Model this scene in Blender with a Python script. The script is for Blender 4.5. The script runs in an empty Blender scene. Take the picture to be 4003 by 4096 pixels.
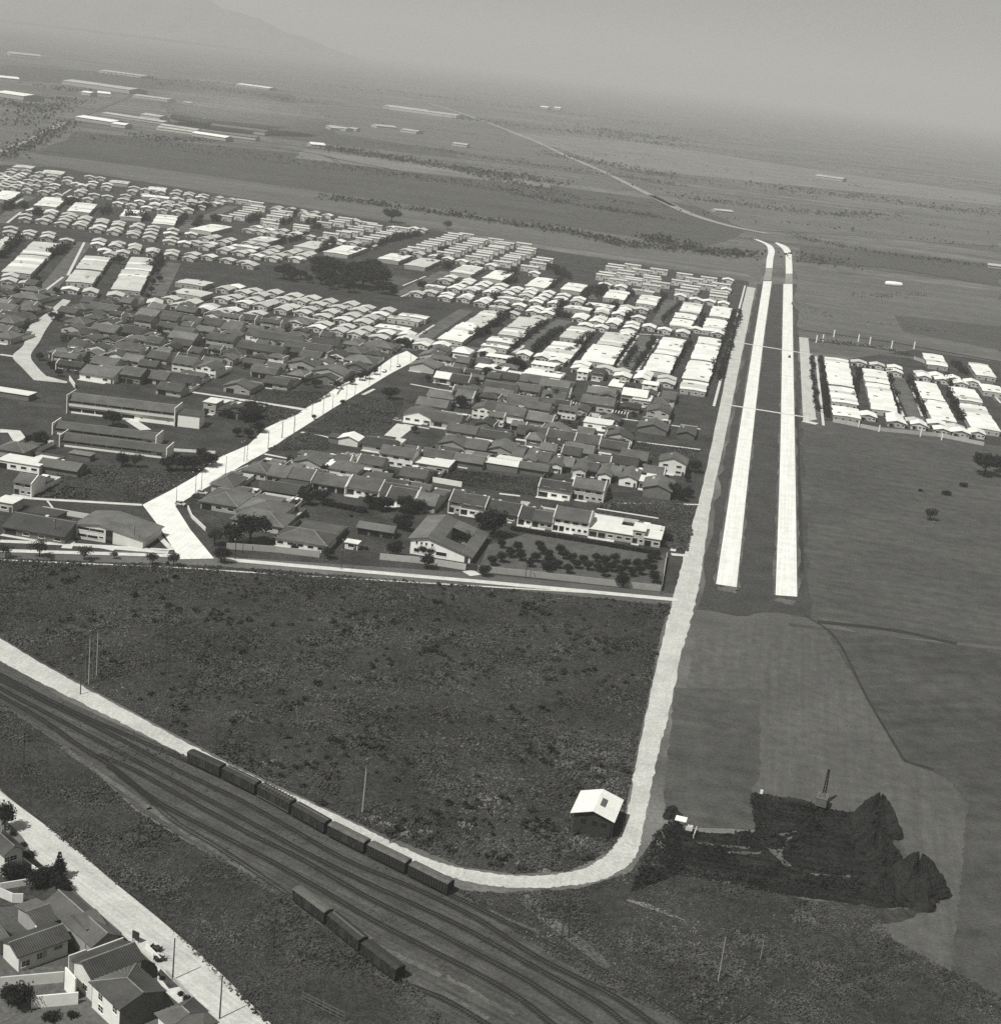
import bpy, bmesh, math, random
import numpy as np
from mathutils import Vector, Matrix
random.seed(7); RNG = np.random.default_rng(11)
R = math.radians
scene = bpy.context.scene
COL = scene.collection

# ------------------------------------------------------------------ camera
PW, PH, FOC = 4003.0, 4096.0, 6000.0          # survey sheet size and focal length in sheet units
CX, CY = PW/2, PH/2
ALT = 180.0                                   # flying height, metres
SLOPE = 0.115
PHI = math.atan(SLOPE)
TH = math.atan((CY-(378+SLOPE*(CX-3160)))*math.cos(PHI)/FOC)
R0 = Vector((1, 0, 0)); U0 = Vector((0, math.sin(TH), math.cos(TH))); F0 = Vector((0, math.cos(TH), -math.sin(TH)))
XC = R0*math.cos(PHI)+U0*math.sin(PHI); YC = U0*math.cos(PHI)-R0*math.sin(PHI)
cam = bpy.data.cameras.new("camera"); camo = bpy.data.objects.new("camera", cam); COL.objects.link(camo)
camo.matrix_world = Matrix(((XC.x, YC.x, -F0.x, 0), (XC.y, YC.y, -F0.y, 0), (XC.z, YC.z, -F0.z, ALT), (0, 0, 0, 1)))
cam.sensor_fit = 'HORIZONTAL'; cam.sensor_width = 36; cam.lens = 36*FOC/PW
cam.clip_start = 1; cam.clip_end = 90000
scene.camera = camo

# ------------------------------------------------------------------ light
SUN_EL, SUN_AZ = 54.0, 230.0                  # azimuth: direction towards the sun, degrees from +X anticlockwise
sdir = Vector((math.cos(R(SUN_AZ))*math.cos(R(SUN_EL)), math.sin(R(SUN_AZ))*math.cos(R(SUN_EL)), math.sin(R(SUN_EL))))
sun = bpy.data.lights.new("sun", 'SUN'); sun.energy = 5.0; sun.angle = R(0.53); sun.color = (1.0, 0.99, 0.965)
suno = bpy.data.objects.new("sun", sun); COL.objects.link(suno)
suno.rotation_euler = (-sdir).to_track_quat('-Z', 'Y').to_euler()
suno.location = (0, 400, 600)
world = bpy.data.worlds.new("World"); scene.world = world; world.use_nodes = True
wn = world.node_tree; wn.nodes.clear()
sky = wn.nodes.new('ShaderNodeTexSky'); sky.sky_type = 'NISHITA'; sky.sun_disc = False
sky.sun_elevation = R(SUN_EL); sky.sun_rotation = R(90-SUN_AZ); sky.altitude = 1000; sky.air_density = 1.0; sky.dust_density = 3.0
bw = wn.nodes.new('ShaderNodeHueSaturation'); bw.inputs['Saturation'].default_value = 0.0      # black-and-white film
tint = wn.nodes.new('ShaderNodeMix'); tint.data_type = 'RGBA'; tint.blend_type = 'MULTIPLY'
tint.inputs['Factor'].default_value = 1.0; tint.inputs['B'].default_value = (1.0, 1.0, 0.965, 1)
bg = wn.nodes.new('ShaderNodeBackground'); bg.inputs['Strength'].default_value = 0.05
wo = wn.nodes.new('ShaderNodeOutputWorld')
wn.links.new(sky.outputs['Color'], bw.inputs['Color']); wn.links.new(bw.outputs['Color'], tint.inputs['A'])
wn.links.new(tint.outputs['Result'], bg.inputs['Color']); wn.links.new(bg.outputs['Background'], wo.inputs['Surface'])
vs = scene.view_settings; vs.view_transform = 'Standard'; vs.look = 'None'; vs.gamma = 1; vs.exposure = 0.05; vs.use_curve_mapping = False
cy = scene.cycles
cy.use_denoising = False; cy.max_bounces = 4; cy.diffuse_bounces = 2; cy.glossy_bounces = 1; cy.transmission_bounces = 1
cy.volume_bounces = 1; cy.transparent_max_bounces = 4; cy.caustics_reflective = False; cy.caustics_refractive = False

# ------------------------------------------------------------------ survey: sheet point -> place on the ground (or at height z)
def at(x, y, z=0.0):
    vx, vy = x-CX, y-CY
    d = XC*vx - YC*vy + F0*FOC
    t = (z-ALT)/d.z
    return Vector((d.x*t, d.y*t, z))
def sheet(x0, y0, s):
    return lambda x, y, z=0.0: at(x0+x/s, y0+y/s, z)
SF = sheet(0, 0, 1904/4003)
Z1 = sheet(0, 640, 3.1733); Z2 = sheet(500, 700, 3.1733); Z3 = sheet(1000, 780, 3.1733); Z4 = sheet(1500, 900, 3.1733)
Z5 = sheet(2050, 1020, 3.1733); Z6 = sheet(1600, 1180, 3.1733)
Q09 = sheet(0, 900, 1904/1200); Q20 = sheet(2000, 1000, 1.904); Q26 = sheet(2600, 700, 1904/1403)
Q10 = sheet(1000, 1100, 1904/1100); Q15 = sheet(0, 1500, 1.904); Q17 = sheet(700, 1600, 1.904); Q155 = sheet(1600, 1550, 1904/1200)
Q40 = sheet(0, 3000, 1904/1100); Q5 = sheet(700, 2900, 1904/1200); QS = sheet(1800, 2900, 1904/2203); Q7 = sheet(0, 2200, 1904/1500)
QA = sheet(0, 0, 1.36); QB = sheet(1300, 300, 1.36)
HAZE_D = 1.2e-4                              # haze density per metre
AV = 81.2                                     # bearing of the avenue and of most streets, degrees

# ------------------------------------------------------------------ materials
TONE = (1.0, 1.0, 0.93)
MATS = {}
def mat(name, g, rough=0.9, var=0.25, scale=0.5, bump=0.0, bscale=None, fine=0.0, streak=None, spec=0.2, dirt=0.0, micro=None, rnd=0.0):
    """grey film-toned surface: base value g, soft mottling (var), optional relief, fine grain and streaks"""
    if name in MATS: return MATS[name]
    m = bpy.data.materials.new(name); m.use_nodes = True
    nt = m.node_tree; N = nt.nodes; L = nt.links
    p = N['Principled BSDF']; p.inputs['Roughness'].default_value = rough
    p.inputs['Specular IOR Level'].default_value = spec
    tc = N.new('ShaderNodeTexCoord'); geo = N.new('ShaderNodeNewGeometry')
    pos = geo.outputs['Position']
    def noise(sc, det=4, rgh=.6, src=pos):
        n = N.new('ShaderNodeTexNoise'); n.inputs['Scale'].default_value = sc; n.inputs['Detail'].default_value = det
        n.inputs['Roughness'].default_value = rgh; L.new(src, n.inputs['Vector']); return n.outputs['Fac']
    def math_(op, a, b):
        n = N.new('ShaderNodeMath'); n.operation = op
        for i, v in enumerate((a, b)):
            if isinstance(v, (int, float)): n.inputs[i].default_value = v
            else: L.new(v, n.inputs[i])
        return n.outputs[0]
    def mr(v, a, b):
        n = N.new('ShaderNodeMapRange'); n.inputs['From Min'].default_value = .3; n.inputs['From Max'].default_value = .7
        n.inputs['To Min'].default_value = a; n.inputs['To Max'].default_value = b; L.new(v, n.inputs['Value']); return n.outputs[0]
    f = mr(noise(scale), 1-var, 1+var)
    if fine: f = math_('MULTIPLY', f, mr(noise(scale*9, 3), 1-fine, 1+fine))
    if micro: f = math_('MULTIPLY', f, mr(noise(micro[0], 3, .7), 1-micro[1], 1+micro[1]))
    if streak:
        ang, along, across, amt = streak
        mp = N.new('ShaderNodeMapping'); mp.vector_type = 'POINT'
        mp.inputs['Rotation'].default_value = (0, 0, -R(ang)); L.new(pos, mp.inputs['Vector'])
        mp2 = N.new('ShaderNodeMapping'); mp2.inputs['Scale'].default_value = (1/along, 1/across, 1); L.new(mp.outputs['Vector'], mp2.inputs['Vector'])
        f = math_('MULTIPLY', f, mr(noise(1.0, 3, .55, mp2.outputs['Vector']), 1-amt, 1+amt))
    if dirt:
        d = N.new('ShaderNodeMapRange'); d.inputs['From Min'].default_value = .55; d.inputs['From Max'].default_value = .75
        d.inputs['To Min'].default_value = 1; d.inputs['To Max'].default_value = 1-dirt
        L.new(noise(scale*2.3, 6, .7), d.inputs['Value']); f = math_('MULTIPLY', f, d.outputs[0])
    oi = N.new('ShaderNodeObjectInfo')
    if rnd:
        rr_ = N.new('ShaderNodeMapRange'); rr_.inputs['To Min'].default_value = 1-rnd; rr_.inputs['To Max'].default_value = 1+rnd*.6
        L.new(oi.outputs['Random'], rr_.inputs['Value']); f = math_('MULTIPLY', f, rr_.outputs[0])
    cm = N.new('ShaderNodeCombineColor')
    v = math_('MULTIPLY', f, g)
    for i, t in enumerate(TONE): L.new(math_('MULTIPLY', v, t), cm.inputs[i])
    L.new(cm.outputs[0], p.inputs['Base Color'])
    if bump:
        b = N.new('ShaderNodeBump'); b.inputs['Strength'].default_value = 1.0; b.inputs['Distance'].default_value = bump
        L.new(noise(bscale or scale*6, 3), b.inputs['Height']); L.new(b.outputs['Normal'], p.inputs['Normal'])
    MATS[name] = m; return m

def ribbed(name, g, pitch, depth, var=.2, scale=.4, dirt=.0, rough=.85):
    """tile or sheet roof: ribs run down the slope (object-space x is across them)"""
    if name in MATS: return MATS[name]
    m = mat(name, g, rough, var, scale, dirt=dirt, fine=.12, rnd=.34 if g < .3 else .12)
    nt = m.node_tree; N = nt.nodes; L = nt.links; p = N['Principled BSDF']
    tc = N.new('ShaderNodeTexCoord'); uv = N.new('ShaderNodeUVMap')
    w = N.new('ShaderNodeTexWave'); w.wave_type = 'BANDS'; w.bands_direction = 'X'; w.inputs['Scale'].default_value = 0.314/pitch*1.0
    w.inputs['Distortion'].default_value = .15
    L.new(uv.outputs['UV'], w.inputs['Vector'])
    b = N.new('ShaderNodeBump'); b.inputs['Distance'].default_value = depth; L.new(w.outputs['Fac'], b.inputs['Height'])
    L.new(b.outputs['Normal'], p.inputs['Normal'])
    return m

M = {
 'plain': mat('plain_grass', .108, var=.28, scale=.004, fine=.25, micro=(.9, .28), bump=.3, bscale=.6, streak=(-9, 700, 45, .38)),
 'field': mat('field_grass', .066, var=.2, scale=.02, fine=.24, micro=(1.3, .3), bump=.3, bscale=.9, streak=(-9, 60, 5, .14)),
 'fieldd': mat('dark_field_grass', .056, var=.25, scale=.02, fine=.26, micro=(1.3, .3), bump=.3, bscale=.9, streak=(20, 60, 5, .16)),
 'mown': mat('mown_grass', .084, var=.14, scale=.03, fine=.2, micro=(1.6, .25), bump=.2, bscale=1.2, streak=(81, 40, 2.2, .12)),
 'plot': mat('plot_grass', .040, var=.45, scale=.07, fine=.4, micro=(1.2, .3), bump=.5, bscale=.8),
 'scrubsoil': mat('scrub_ground', .036, var=.4, scale=.05, fine=.4, micro=(1.4, .35), bump=.6, bscale=.9),
 'median': mat('median_grass', .048, var=.25, scale=.08, fine=.3, micro=(1.0, .25), bump=.3, bscale=.8),
 'darkfield': mat('dark_crop', .062, var=.16, scale=.012, fine=.15, streak=(-12, 300, 12, .16)),
 'midfield': mat('mid_crop', .105, var=.16, scale=.012, fine=.15, streak=(-12, 300, 16, .16)),
 'palefield': mat('pale_crop', .16, var=.16, scale=.012, fine=.15, streak=(-12, 400, 20, .16)),
 'concrete': mat('concrete_paving', .72, var=.10, scale=.15, fine=.10, streak=(81, 60, .8, .10), rough=.8),
 'dirt': mat('dirt_road', .46, var=.14, scale=.12, fine=.16, streak=(81, 30, .7, .07), bump=.1, bscale=1.2, dirt=.22, micro=(2.0, .12)),
 'gravel': mat('gravel_road', .46, var=.14, scale=.15, fine=.14, bump=.1, bscale=1.2, streak=(-40, 30, .8, .12)),
 'paleroad': mat('pale_far_road', .26, var=.2, scale=.02, fine=.2),
 'walk': mat('footway_concrete', .55, var=.15, scale=.3, fine=.12),
 'yard': mat('yard_soil', .10, var=.35, scale=.09, fine=.35, dirt=.4),
 'soil': mat('black_earth', .014, var=.6, scale=.15, fine=.4, bump=.7, bscale=.8, streak=(-8, 25, 1.5, .6)),
 'ballast': mat('ballast', .062, var=.3, scale=.12, fine=.3, bump=.2, bscale=2, streak=(-33, 40, .9, .35)),
 'cinder': mat('cinder', .028, var=.3, scale=.2, fine=.35, bump=.15, bscale=2),
 'rail': mat('rail_steel', .02, rough=.5, var=.1),
 'sleeper': mat('sleeper_wood', .040, var=.3, scale=1.5),
 'white': mat('white_sheet', .80, var=.05, scale=.3, fine=.04, dirt=.10, rough=.7),
 'pale': mat('pale_sheet', .66, var=.08, scale=.3, fine=.06, dirt=.18, rough=.8),
 'dim': mat('dim_far_roof', .40, var=.2, scale=.05, fine=.2),
 'walls': mat('stucco_wall', .46, rnd=.25, var=.10, scale=.5, dirt=.2),
 'wallw': mat('white_wall', .70, rnd=.25, var=.08, scale=.5, dirt=.16),
 'wallg': mat('grey_wall', .34, rnd=.25, var=.10, scale=.5, dirt=.2),
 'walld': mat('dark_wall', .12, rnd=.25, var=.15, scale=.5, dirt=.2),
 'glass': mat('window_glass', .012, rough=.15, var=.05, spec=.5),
 'door': mat('painted_door', .05, var=.15),
 'wood': mat('dark_timber', .030, var=.25, scale=1.2),
 'woodl': mat('grey_timber', .10, var=.25, scale=1.2),
 'pole': mat('pole_timber', .035, var=.2),
 'polel': mat('pole_concrete', .30, var=.1),
 'leaf': mat('leaf', .011, var=.35, scale=.5, rough=.7),
 'leafl': mat('leaf_pale', .026, var=.35, scale=.5, rough=.7),
 'weed': mat('weed', .062, var=.5, scale=.03, fine=.45, rough=.85),
 'weedp': mat('pale_weed', .12, var=.4, scale=.05, fine=.35, rough=.85),
 'bark': mat('bark', .035, var=.3, scale=1),
 'rubble': mat('rubble', .17, var=.35, scale=.8, fine=.3),
 'metal': mat('machine_paint', .50, var=.1, rough=.5, spec=.4),
 'black': mat('black_iron', .012, var=.2, rough=.6),
 'car': mat('car_paint', .03, rough=.25, var=.05, spec=.5),
 'carl': mat('car_paint_pale', .5, rough=.25, var=.05, spec=.5),
}
M['tile'] = ribbed('clay_tile', .100, .35, .09, var=.25, scale=.15, dirt=.25)
M['tile2'] = ribbed('clay_tile_weathered', .140, .35, .09, var=.25, scale=.12, dirt=.2)
M['tile3'] = ribbed('clay_tile_dark', .062, .35, .09, var=.25, scale=.15, dirt=.3)
M['ridge'] = ribbed('ridge_tile', .20, .35, .05, var=.2, scale=.3)
M['sheet'] = ribbed('white_ribbed_sheet', .78, .9, .05, var=.05, scale=.2, dirt=.10, rough=.7)
M['sheetp'] = ribbed('weathered_ribbed_sheet', .54, .9, .06, var=.08, scale=.25, dirt=.18, rough=.8)

# ------------------------------------------------------------------ mesh helpers
class MB:
    """collects boxes, slabs, prisms and tubes for ONE mesh"""
    def __init__(s): s.v = []; s.f = []; s.uv = {}
    def add(s, vs, fs):
        n = len(s.v); s.v += [tuple(v) for v in vs]; s.f += [tuple(i+n for i in f) for f in fs]; return s
    def box(s, x0, x1, y0, y1, z0, z1):
        return s.add([(x0,y0,z0),(x1,y0,z0),(x1,y1,z0),(x0,y1,z0),(x0,y0,z1),(x1,y0,z1),(x1,y1,z1),(x0,y1,z1)],
                     [(0,3,2,1),(4,5,6,7),(0,1,5,4),(1,2,6,5),(2,3,7,6),(3,0,4,7)])
    def hexa(s, b, t):
        return s.add(list(b)+list(t), [(3,2,1,0),(4,5,6,7),(0,1,5,4),(1,2,6,5),(2,3,7,6),(3,0,4,7)])
    def slab(s, q, th):
        """a quad (given counter-clockwise from above) with thickness th downwards"""
        q = [Vector(p) for p in q]; d = Vector((0, 0, -th))
        return s.hexa([p+d for p in q], q)
    def prism(s, poly, y0, y1):
        """polygon in x,z extruded along y"""
        n = len(poly)
        vs = [(x, y0, z) for x, z in poly]+[(x, y1, z) for x, z in poly]
        fs = [tuple(range(n)), tuple(range(2*n-1, n-1, -1))]+[(i, i+n, (i+1) % n+n, (i+1) % n) for i in range(n)]
        return s.add(vs, fs)
    def tube(s, a, b, r0, r1=None, n=6, cap=True):
        r1 = r0 if r1 is None else r1
        a = Vector(a); b = Vector(b); d = (b-a).normalized()
        u = d.orthogonal().normalized(); w = d.cross(u)
        vs = []
        for p, r in ((a, r0), (b, r1)):
            for i in range(n):
                t = 2*math.pi*i/n; vs.append(p+u*(r*math.cos(t))+w*(r*math.sin(t)))
        fs = [(i, (i+1) % n, (i+1) % n+n, i+n) for i in range(n)]
        if cap: fs += [tuple(range(n-1, -1, -1)), tuple(range(n, 2*n))]
        return s.add(vs, fs)
    def mesh(s, name, m, smooth=False, uvf=None):
        me = bpy.data.meshes.new(name); me.from_pydata(s.v, [], s.f); me.materials.append(m)
        if uvf:
            l = me.uv_layers.new(name='uv')
            for lp in me.loops: l.data[lp.index].uv = uvf(s.v[lp.vertex_index])
        if smooth:
            for p in me.polygons: p.use_smooth = True
        me.update(); return me

def link(name, me, parent=None, loc=(0,0,0), rz=0.0, sc=None):
    o = bpy.data.objects.new(name, me); COL.objects.link(o); o.location = loc; o.rotation_euler = (0, 0, rz)
    if sc is not None: o.scale = sc
    if parent is not None: o.parent = parent
    return o
def tag(o, label=None, cat=None, group=None, kind=None):
    if label: o['label'] = label
    if cat: o['category'] = cat
    if group: o['group'] = group
    if kind: o['kind'] = kind
    return o
def thing(name, label, cat, loc=(0,0,0), rz=0.0, group=None, sc=None):
    return tag(link(name, None, None, loc, rz, sc), label, cat, group)
def place(proto, name, label, cat, loc, rz, group=None, sc=None):
    """a thing from a prototype: list of (part name, mesh, [(sub-part name, mesh)])"""
    t = thing(name, label, cat, loc, rz, group, sc)
    for pn, me, subs in proto:
        p = link(pn, me, t)
        for sn, sm in subs: link(sn, sm, p)
    return t
def flat(name, pts, z, m, kind='structure', label=None, cat=None):
    """a ground sheet from its outline (ground points)"""
    bm = bmesh.new()
    vs = [bm.verts.new((p[0], p[1], z)) for p in pts]
    f = bm.faces.new(vs)
    if f.normal.z < 0: f.normal_flip()
    bmesh.ops.triangulate(bm, faces=[f])
    bm.normal_update()
    for f in bm.faces:
        if f.normal.z < 0: f.normal_flip()
    me = bpy.data.meshes.new(name); bm.to_mesh(me); bm.free(); me.materials.append(m)
    return tag(link(name, me), label, cat, None, kind)
def rough_edge(pts, amp, step=3.0, seed=0):
    """subdivide an outline and jitter it so that its edge is not ruled"""
    rg = random.Random(seed); out = []
    n = len(pts)
    for i in range(n):
        a = Vector(pts[i][:2]); b = Vector(pts[(i+1) % n][:2]); L = (b-a).length; k = max(1, min(60, int(L/step)))
        nrm = Vector((-(b-a).y, (b-a).x)).normalized() if L > 0 else Vector((0, 0))
        for j in range(k):
            p = a.lerp(b, j/k)
            if amp: p = p+nrm*rg.uniform(-amp, amp)
            out.append((p.x, p.y))
    return out
def smooth_line(pts, n=8):
    """Catmull-Rom through ground points"""
    P = [Vector(p[:2]) for p in pts]; P = [P[0]*2-P[1]]+P+[P[-1]*2-P[-2]]; out = []
    for i in range(1, len(P)-2):
        for k in range(n):
            t = k/n; a, b, c, d = P[i-1:i+3]
            out.append(.5*((2*b)+(c-a)*t+(2*a-5*b+4*c-d)*t*t+(3*b-a-3*c+d)*t**3))
    out.append(P[-2]); return out
def ribbon(line, w):
    L = []; Rr = []
    for i, p in enumerate(line):
        d = (line[min(i+1, len(line)-1)]-line[max(i-1, 0)]).normalized(); n = Vector((-d.y, d.x))
        L.append(p+n*w/2); Rr.append(p-n*w/2)
    return L, Rr
def strip(name, left, right, z, m, kind='structure', h=None):
    n = len(left); vs = [(p[0], p[1], z) for p in left]+[(p[0], p[1], z) for p in right]
    fs = [(i, i+n, i+n+1, i+1) for i in range(n-1)]
    me = bpy.data.meshes.new(name); me.from_pydata(vs, [], fs); me.materials.append(m); me.update()
    if me.polygons[0].normal.z < 0: me.flip_normals()
    return tag(link(name, me), None, None, None, kind)
# ================================================================== the ground
def gp(S, *pts): return [S(x, y) for x, y in pts]
bm = bmesh.new()
me = bpy.data.meshes.new('ground')
me.from_pydata([(-34000, -300, 0), (34000, -300, 0), (34000, 42000, 0), (-34000, 42000, 0)], [], [(0, 1, 2, 3)]); me.materials.append(M['plain'])
tag(link('ground', me), kind='structure')

# far fields, from the subdivisions out to the plain
FAR = [
 ('darkfield', SF, [(150,250),(330,268),(560,290),(860,335),(1050,352),(1330,392),(1420,440),(1340,470),(1000,422),(700,378),(400,334),(70,292)]),
 ('midfield', SF, [(70,292),(400,334),(700,378),(1000,422),(1340,470),(1450,455),(1452,535),(1420,520),(1060,470),(800,430),(420,370),(100,315),(0,305),(0,292)]),
 ('darkfield', SF, [(300,190),(560,225),(900,262),(860,300),(520,262),(340,235)]),
 ('palefield', SF, [(560,300),(900,340),(1040,356),(1040,340),(860,318),(580,285)]),
 ('midfield', SF, [(0,215),(130,232),(40,280),(0,285)]),
 ('darkfield', SF, [(0,122),(250,142),(560,180),(560,196),(250,165),(0,150)]),
 ('midfield', SF, [(600,200),(900,240),(1080,285),(1260,350),(1200,345),(950,300),(640,255)]),
 ('palefield', SF, [(960,250),(1230,272),(1600,330),(1904,372),(1904,392),(1500,352),(1180,320)]),
 ('midfield', SF, [(1240,352),(1520,395),(1904,430),(1904,470),(1500,440),(1420,438)]),
 ('darkfield', SF, [(1520,470),(1700,480),(1904,505),(1904,545),(1700,512),(1520,498)]),
 ('midfield', SF, [(1512,515),(1700,530),(1904,560),(1904,690),(1700,650),(1540,630),(1515,600)]),
 ('darkfield', SF, [(1700,600),(1904,622),(1904,668),(1840,655),(1720,632)]),
]
for i, (mk, S, pts) in enumerate(FAR):
    flat('field', rough_edge(gp(S, *pts), 6, 60, i), .10+.04*i, M[mk])
# fields east of the avenue and by the railway
flat('field', gp(SF, (1525,800),(1760,815),(1904,840),(1904,1230),(1640,1205),(1530,1170),(1520,1000)), .05, M['field'])
flat('field', rough_edge(gp(SF, (1330,1200),(1440,1185),(1570,1200),(1650,1330),(1720,1450),(1800,1480),(1840,1530),(1830,1640),(1810,1860),(1700,1790),(1650,1770),(1760,1690),(1690,1560),(1420,1580),(1270,1560),(1275,1500),(1300,1330)), .45, 1.3, 6), .06, M['mown'])
flat('field', rough_edge(gp(SF, (1283,1310),(1445,1312),(1447,1470),(1430,1500),(1432,1578),(1275,1575),(1262,1520)), .4, 3, 5), .08, M['field'])
flat('field', rough_edge(gp(SF, (1660,1735),(1790,1735),(1820,1842),(1700,1790)), .8, 3, 7), .10, M['mown'])
flat('field', rough_edge(gp(SF, (1500,1185),(1720,1215),(1925,1240),(1925,1930),(1760,1850),(1700,1700),(1700,1500),(1600,1400)), .4, 2, 16), .052, M['fieldd'])
# scrub between the street and the hooked dirt road, and beside the railway
SCRUB = gp(SF, (-10,1062),(420,1078),(900,1115),(1272,1152),(1250,1230),(1230,1340),(1205,1450),(1187,1560),(1170,1605),(1140,1630),(1080,1658),(980,1663),(880,1650),(700,1575),(500,1482),(300,1380),(100,1270),(-10,1205))
flat('scrub_field', SCRUB, .04, M['scrubsoil'])
VERGE = gp(SF, (-10,1290),(0,1340),(150,1440),(260,1545),(420,1640),(550,1700),(700,1800),(800,1890),(860,1960),(520,1960),(430,1880),(300,1745),(130,1610),(0,1500),(-10,1495))
flat('grass_verge', VERGE, .04, M['scrubsoil'])
BANK = gp(SF, (870,1695),(960,1700),(1100,1692),(1200,1660),(1240,1600),(1290,1640),(1500,1710),(1660,1735),(1700,1790),(1904,1900),(1904,1960),(1330,1960),(1150,1880),(1000,1790))
flat('grass_bank', BANK, .035, M['scrubsoil'])
YARD = gp(SF, (-10,1250),(120,1330),(400,1460),(700,1610),(870,1690),(1000,1790),(1200,1890),(1330,1960),(800,1960),(640,1780),(420,1640),(260,1540),(150,1440),(-10,1330))
flat('railway_yard', YARD, .045, M['ballast'])
# town plots
flat('town_ground', gp(SF, (-30,470),(400,560),(880,600),(800,690),(1060,720),(1380,770),(1290,1130),(900,1090),(440,1060),(330,1050),(-30,1045)), .03, M['plot'])
flat('estate_ground', gp(SF, (-60,310),(110,318),(420,370),(800,432),(1070,480),(1425,535),(1372,780),(1060,725),(800,690),(400,580),(-60,500)), .025, M['plot'])
flat('estate_ground', gp(SF, (1560,690),(1740,665),(1904,690),(1904,850),(1720,815),(1560,800)), .055, M['plot'])

# ------------------------------------------------------------------ the avenue and its roads
def road(name, S, left, right, z, m, n=6):
    l = smooth_line(gp(S, *left), n); r = smooth_line(gp(S, *right), n); return strip(name, l, r, z, m)
dl = [(-10,1209),(0,1215),(100,1275),(200,1330),(300,1385),(400,1437),(500,1487),(600,1533),(700,1580),(760,1610),(830,1640),(900,1657),(980,1667),(1050,1665),(1105,1655),(1145,1634),(1172,1605),(1190,1560),(1210,1450),(1235,1330),(1260,1220),(1280,1140),(1300,1060),(1335,930),(1365,790),(1395,650),(1421,545)]
dr = [(-10,1252),(0,1258),(75,1298),(165,1343),(260,1391),(360,1443),(460,1492),(560,1537),(660,1583),(735,1621),(815,1655),(890,1678),(975,1690),(1065,1688),(1135,1677),(1185,1655),(1213,1622),(1226,1570),(1248,1455),(1275,1345),(1300,1230),(1322,1150),(1338,1060),(1356,940),(1386,800),(1414,660),(1437,548)]
A_ = smooth_line(gp(SF, *dl), 14); B_ = smooth_line(gp(SF, *dr), 14)
rg = random.Random(3)
A0, B0_ = A_, B_
A_ = [a+(a-b).normalized()*rg.uniform(-.28, .28) for a, b in zip(A0, B0_)]; B_ = [b+(b-a).normalized()*rg.uniform(-.32, .32) for a, b in zip(A0, B0_)]
strip('dirt_road', A_, B_, .09, M['dirt'])
flat('avenue_median', rough_edge(gp(SF, (1325,1158),(1400,1172),(1480,1165),(1538,1176),(1516,540),(1440,540)), 1.6, 4, 21), .07, M['median'])
for lf, rt in (([(1362,1112),(1400,860),(1435,640),(1452,535)], [(1401,1118),(1428,860),(1453,640),(1468,535)]), ([(1475,1133),(1484,860),(1488,640),(1490,540)], [(1516,1136),(1512,860),(1508,640),(1507,540)])):
    l_ = [p for p in smooth_line(gp(SF, *lf), 26)]; r_ = [p for p in smooth_line(gp(SF, *rt), 26)]
    strip('earth_shoulder', [a+(a-b).normalized()*rg.uniform(.2, 1.9) for a, b in zip(l_, r_)], [b+(b-a).normalized()*rg.uniform(.2, 1.9) for a, b in zip(l_, r_)], .13, M['yard'])
for cx_, cy_ in ((1384,1122), (1496,1145)):
    c_ = SF(cx_, cy_); flat('spilled_earth', rough_edge([c_.xy+Vector((math.cos(a_/12*6.283)*4.6*rg.uniform(.6, 1.2), math.sin(a_/12*6.283)*4.0*rg.uniform(.5, 1.2))) for a_ in range(12)], .4, 1, cx_), .134, M['yard'])
road('avenue_carriageway', SF, [(1362,1112),(1400,860),(1435,640),(1452,535)], [(1401,1118),(1428,860),(1453,640),(1468,535)], .16, M['concrete'])
road('avenue_carriageway', SF, [(1475,1133),(1484,860),(1488,640),(1490,540)], [(1516,1136),(1512,860),(1508,640),(1507,540)], .16, M['concrete'])
road('avenue_carriageway', Q26, [(628,505),(632,455),(640,410),(622,375),(560,347)], [(664,505),(668,455),(676,415),(655,380),(575,345)], .16, M['concrete'])
road('avenue_carriageway', Q26, [(736,535),(735,480),(732,430),(712,395),(676,368)], [(772,535),(770,480),(766,425),(745,390),(690,366)], .16, M['concrete'])
road('earth_gap', Q26, [(614,572),(628,507)], [(656,570),(665,507)], .12, M['paleroad'])
road('earth_gap', Q26, [(732,588),(735,535)], [(772,588),(772,535)], .12, M['paleroad'])
road('service_road', Q26, [(830,1340),(808,880)], [(900,1328),(858,885)], .12, M['dirt'])
for a, b, w in (((385,1243),(905,1325),3.0), ((450,905),(880,975),3.2)):
    l, r = ribbon([p.xy for p in gp(Q26, a, b)], w); strip('crossing_path', l, r, .2, M['walk'])
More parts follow.
